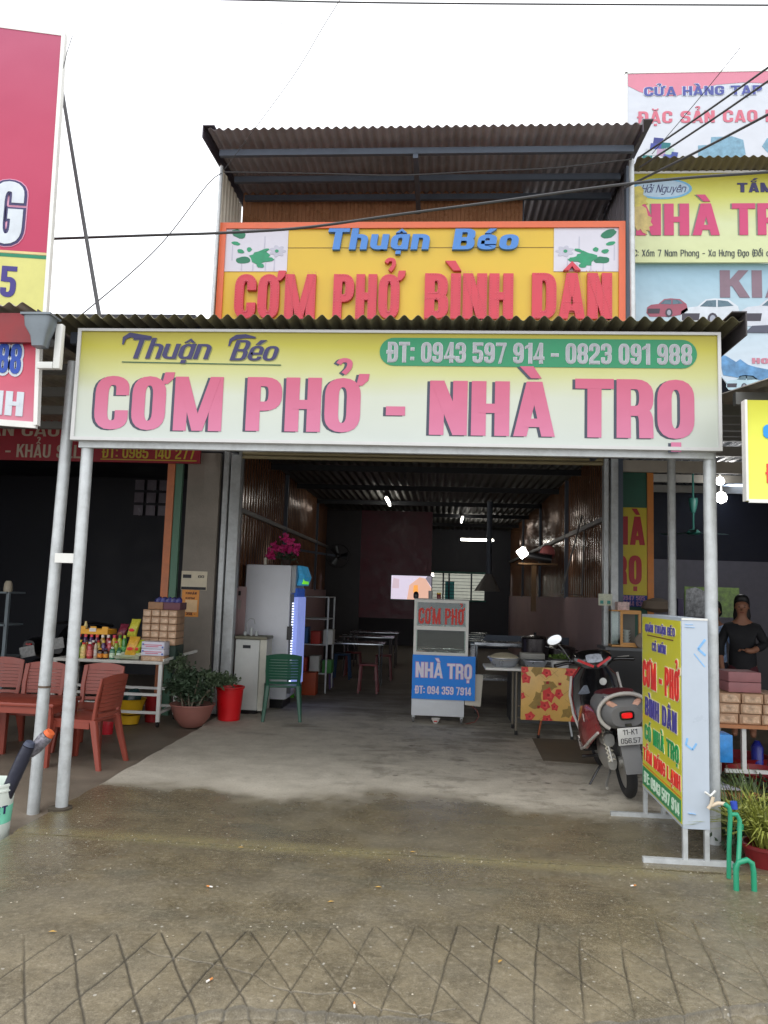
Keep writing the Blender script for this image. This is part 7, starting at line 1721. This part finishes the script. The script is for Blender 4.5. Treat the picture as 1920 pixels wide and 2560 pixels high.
        for k in range(5):
            L = (.045, .07, .078, .072, .055)[k] * s; b = wr + side * (k - 2) * .013 * s + d * .01
            if k == 0: e1 = b + side * -.03 * s + d * .02 * s; e2 = e1 + d * .025 * s
            else: e1 = b + d * L * .6; e2 = e1 + (d * .5 - Z3 * .6) * L * .5
            MB().tube([b, e1, e2], [.0085 * s, .0078 * s, .006 * s], 8).build('finger', skin, t)
    MB().loft([(V(0, -.1, 1.545), (.006, 0, 0), (0, .006, 0)), (V(0, -.118, 1.52), (.012, 0, 0), (0, .012, 0)), (V(0, -.105, 1.512), (.01, 0, 0), (0, .008, 0))], 8, 2).build('nose', skin, t)
    MB().tube([V(-.022, -.098, 1.49), V(0, -.103, 1.487), V(.022, -.098, 1.49)], .005, 6).build('mouth', mat('lip_brown', (120, 58, 54)), t)
    return t
skinm = mat('skin_tone', (150, 104, 80), rough=.55, var=.04); hairm = mat('black_hair', (20, 18, 18), rough=.5, var=0)
person('woman in black top with dark hair standing behind the cartons at the right', (3.78, 10.0, -.04), R(-20), 1.7, mat('black_cloth', (26, 26, 30), rough=.8, var=.1), mat('wine_trousers', (70, 22, 32), rough=.8), skinm, hairm)
person('person in light blue patterned shirt partly behind the right post', (3.83, 11.1, -.04), R(-30), 1.62, mat('pale_blue_shirt', (140, 164, 200), rough=.7, var=.6, scale=25), mat('navy_trousers', (30, 32, 48), rough=.8), skinm, hairm, False, 'down')

# ================================================================== left foreground bucket with umbrellas
PB = thing('paint_bucket', 'white and green paint bucket at the left edge holding rolled umbrellas', 'bucket', (-2.93, 5.0, -.12))
bx, by = -2.89, 5.0
MB().lathe([(.118, 0), (.122, .01), (.142, .36), (.15, .365), (.15, .375), (.146, .376), (.146, .395), (.152, .397), (.152, .412), (.142, .412), (.135, .37), (.11, .02)], (bx, by, -.12), 32).build('bucket_body', mat('bucket_white', (214, 222, 214), rough=.4, var=.05), PB)
MB().lathe([(.121, .02), (.1275, .13)], (bx, by, -.12), 32).build('green_band', mat('bucket_green', (20, 150, 80), rough=.4, var=.05), PB)
MB().lathe([(.1285, .131), (.1385, .27)], (bx, by, -.12), 32).build('mint_band', mat('bucket_mint', (120, 206, 176), rough=.4, var=.25, scale=5), PB)
for i, ch in enumerate('JET'):
    an = R(-62 + i * 20); c_ = Vector((bx + .1375 * math.cos(an), by + .1375 * math.sin(an), .125)); n_ = Vector((math.cos(an), math.sin(an), 0)); u_ = Vector((-math.sin(an), math.cos(an), 0))
    if ch != 'J': text(ch, PB, navy, c_ - u_ * .018 - Z3 * .02, u_, Z3, n_, .05, .036, w=.6, s=.2, b=.15, depth=.004)
def umb(label, a, b, m_, tip):
    t = thing('rolled_umbrella', label, 'umbrella', tuple(a), 0, 'rolled umbrellas in the paint bucket'); a, b = Vector(a), Vector(b); d = (b - a).normalized(); L = (b - a).length
    MB().tube([a, a + d * L * .3, a + d * L * .85, b - d * .01], [.03, .042, .044, .038], 14).build('folded_cloth', m_, t)
    MB().tube([b - d * .005, b + d * .02], [.038, .03], 14).build('end_cap', tip, t)
umb('rolled dark umbrella leaning right out of the paint bucket', (bx + .0, by, -.05), at(73, 1862, 5.0), mat('umbrella_dark', (40, 42, 56), rough=.35, bump=.4, bscale=25), mat('umb_cap', (60, 66, 84)))
umb('patterned black and white rolled umbrella with orange end', at(75, 1885, 5.08), at(122, 1835, 5.08), mat('umbrella_pattern', (110, 108, 116), rough=.4, var=.95, scale=34), mat('orange_cap', (206, 96, 50)))
# left interior: rack and number plates of bikes
RL = thing('grey_rack', 'grey metal rack at the far left inside the neighbouring shop', 'rack', (-4.9, 9.6, 0))
a = at(-60, 1640, 9.4); b_ = at(22, 1480, 9.4)
for x in (a.x, b_.x):
    MB().box(x - .02, x + .02, 9.38, 9.42, 0, b_.z).build('upright', mat('dim_galv', (110, 120, 126)), RL)
for z in (b_.z, lerp(a.z, b_.z, .5), a.z): MB().box(a.x, b_.x, 9.38, 9.8, z - .02, z).build('shelf', MATS['dim_galv'], RL)
tag(MB().lathe([(.05, 0), (.055, .02), (.05, .1), (.03, .14)], (b_.x - .1, 9.55, b_.z), 14).build('pale_jar', mat('jar_pale', (180, 170, 150))), 'pale jar standing on top of the grey rack', 'jar')
def dark_bike(label, px, py, rzz):
    p = at(px, py, 9.9); t = thing('parked_motorbike', label, 'motorbike', (p.x, 9.95, 0))
    for yy in (10.1, 11.25):
        MB().tube([(p.x + .28 * 0, yy + .25 * math.cos(a_), .29 + .25 * math.sin(a_)) for a_ in [i * math.pi / 10 for i in range(20)]], .04, 8, closed=True).build('wheel', mat('tyre_rubber', (30, 30, 31)), t)
    MB().loft([((p.x, 9.85, .75), (.08, 0, 0), (0, 0, .08)), ((p.x, 10.1, .74), (.14, 0, 0), (0, 0, .12)), ((p.x, 10.6, .6), (.12, 0, 0), (0, 0, .15)), ((p.x, 11.0, .7), (.15, 0, 0), (0, 0, .3))], 16, 2.6).build('body', blackpl, t)
    MB().tube([(p.x - .3, 10.85, 1.0), (p.x, 10.95, 1.03), (p.x + .3, 10.85, 1.0)], .02, 8).build('handlebar', blackpl, t)
    MB().box(p.x - .1, p.x + .1, 9.82, 9.825, p.z - .07, p.z + .07, rot=Matrix.Rotation(R(rzz), 3, 'Y')).build('licence_plate', mat('dim_plate', (150, 150, 148), var=.3, scale=30), t)
    MB().loft([((p.x, 9.83, .78), (.04, 0, 0), (0, 0, .012)), ((p.x, 9.86, .78), (.05, 0, 0), (0, 0, .02))], 10, 3).build('tail_light', mat('dim_red', (150, 20, 20), rough=.2), t)
dark_bike('black motorbike parked in the dark left shop, nearer the street edge', 76, 1628, -14)
dark_bike('black motorbike in the dark left shop just left of the display stand', 148, 1608, -12)

# ================================================================== litter on the apron
def litter(name, label, px, py, L, W, m_, an, z=.003, cat='litter', h=.006):
    p = gp(px, py); t = MB().box(-L / 2, L / 2, -W / 2, W / 2, 0, h, .001 if h > .003 else 0)
    c, s_ = math.cos(an), math.sin(an); t.v = [(v[0] * c - v[1] * s_ + p.x, v[0] * s_ + v[1] * c + p.y, v[2] + z) for v in t.v]
    return tag(t.build(name, m_), label, cat)
wf_ = mat('paper_white', (226, 222, 214), rough=.8); of_ = mat('filter_orange', (200, 130, 70), rough=.8)
for i, (px, py, an, lab) in enumerate(((531, 2220, 2.9, 'cigarette end on the middle of the apron'), (516, 2458, 1.1, 'cigarette end among the diamond grooves'), (886, 2522, 1.7, 'cigarette end near the broken lower edge'), (1577, 2217, .4, 'orange scrap lying before the foot of the sign'))):
    p = gp(px, py); t = thing('cigarette_end', lab, 'litter', (p.x, p.y, .004)); d = Vector((math.cos(an), math.sin(an), 0))
    b = Vector((p.x, p.y, .006)); MB().tube([b, b + d * .016], .004, 8).build('paper', wf_, t); MB().tube([b + d * .0162, b + d * .034], .004, 8).build('filter', of_, t)
lm = mat('dry_leaf', (176, 140, 70), rough=.8, var=.3)
for i, (px, py, an) in enumerate(((594, 2120, .3), (818, 2257, .5), (1024, 2131, .1), (1245, 2409, 1), (120, 2331, .2), (975, 2154, 2), (937, 2219, .1))):
    p = gp(px, py); d = Vector((math.cos(an), math.sin(an), 0)); s_ = Vector((-d.y, d.x, 0)); b = Vector((p.x, p.y, .003))
    tag(MB().add([b, b + d * .018 + s_ * .007 + Z3 * .004, b + d * .04, b + d * .018 - s_ * .007 + Z3 * .003], [(0, 1, 2), (0, 2, 3)]).build('fallen_leaf', lm), 'small dry leaf lying %s' % ['on the mossy joint left of the middle', 'on the wet apron in the middle', 'on the joint in front of the doorway', 'right of the diamond grooves', 'at the left side of the apron', 'just before the joint in the middle', 'near the centre of the apron'][i], 'leaf')
rd = random.Random(77); mb = MB()
for i in range(260):
    x = rd.uniform(-2.5, 2.2); y = rd.uniform(3.2, 6.6) if i % 3 else rd.uniform(4.85, 5.0); r = rd.uniform(.002, .0055)
    mb.lathe([(r * .4, 0), (r, r * .3), (r * .5, r * .8)], (x, y, -.002), 5)
tag(mb.build('grit', mat('pale_grit', (176, 168, 150), rough=.9, var=.3, scale=40)), 'scattered pale grit and crumbs over the wet concrete', kind='stuff')
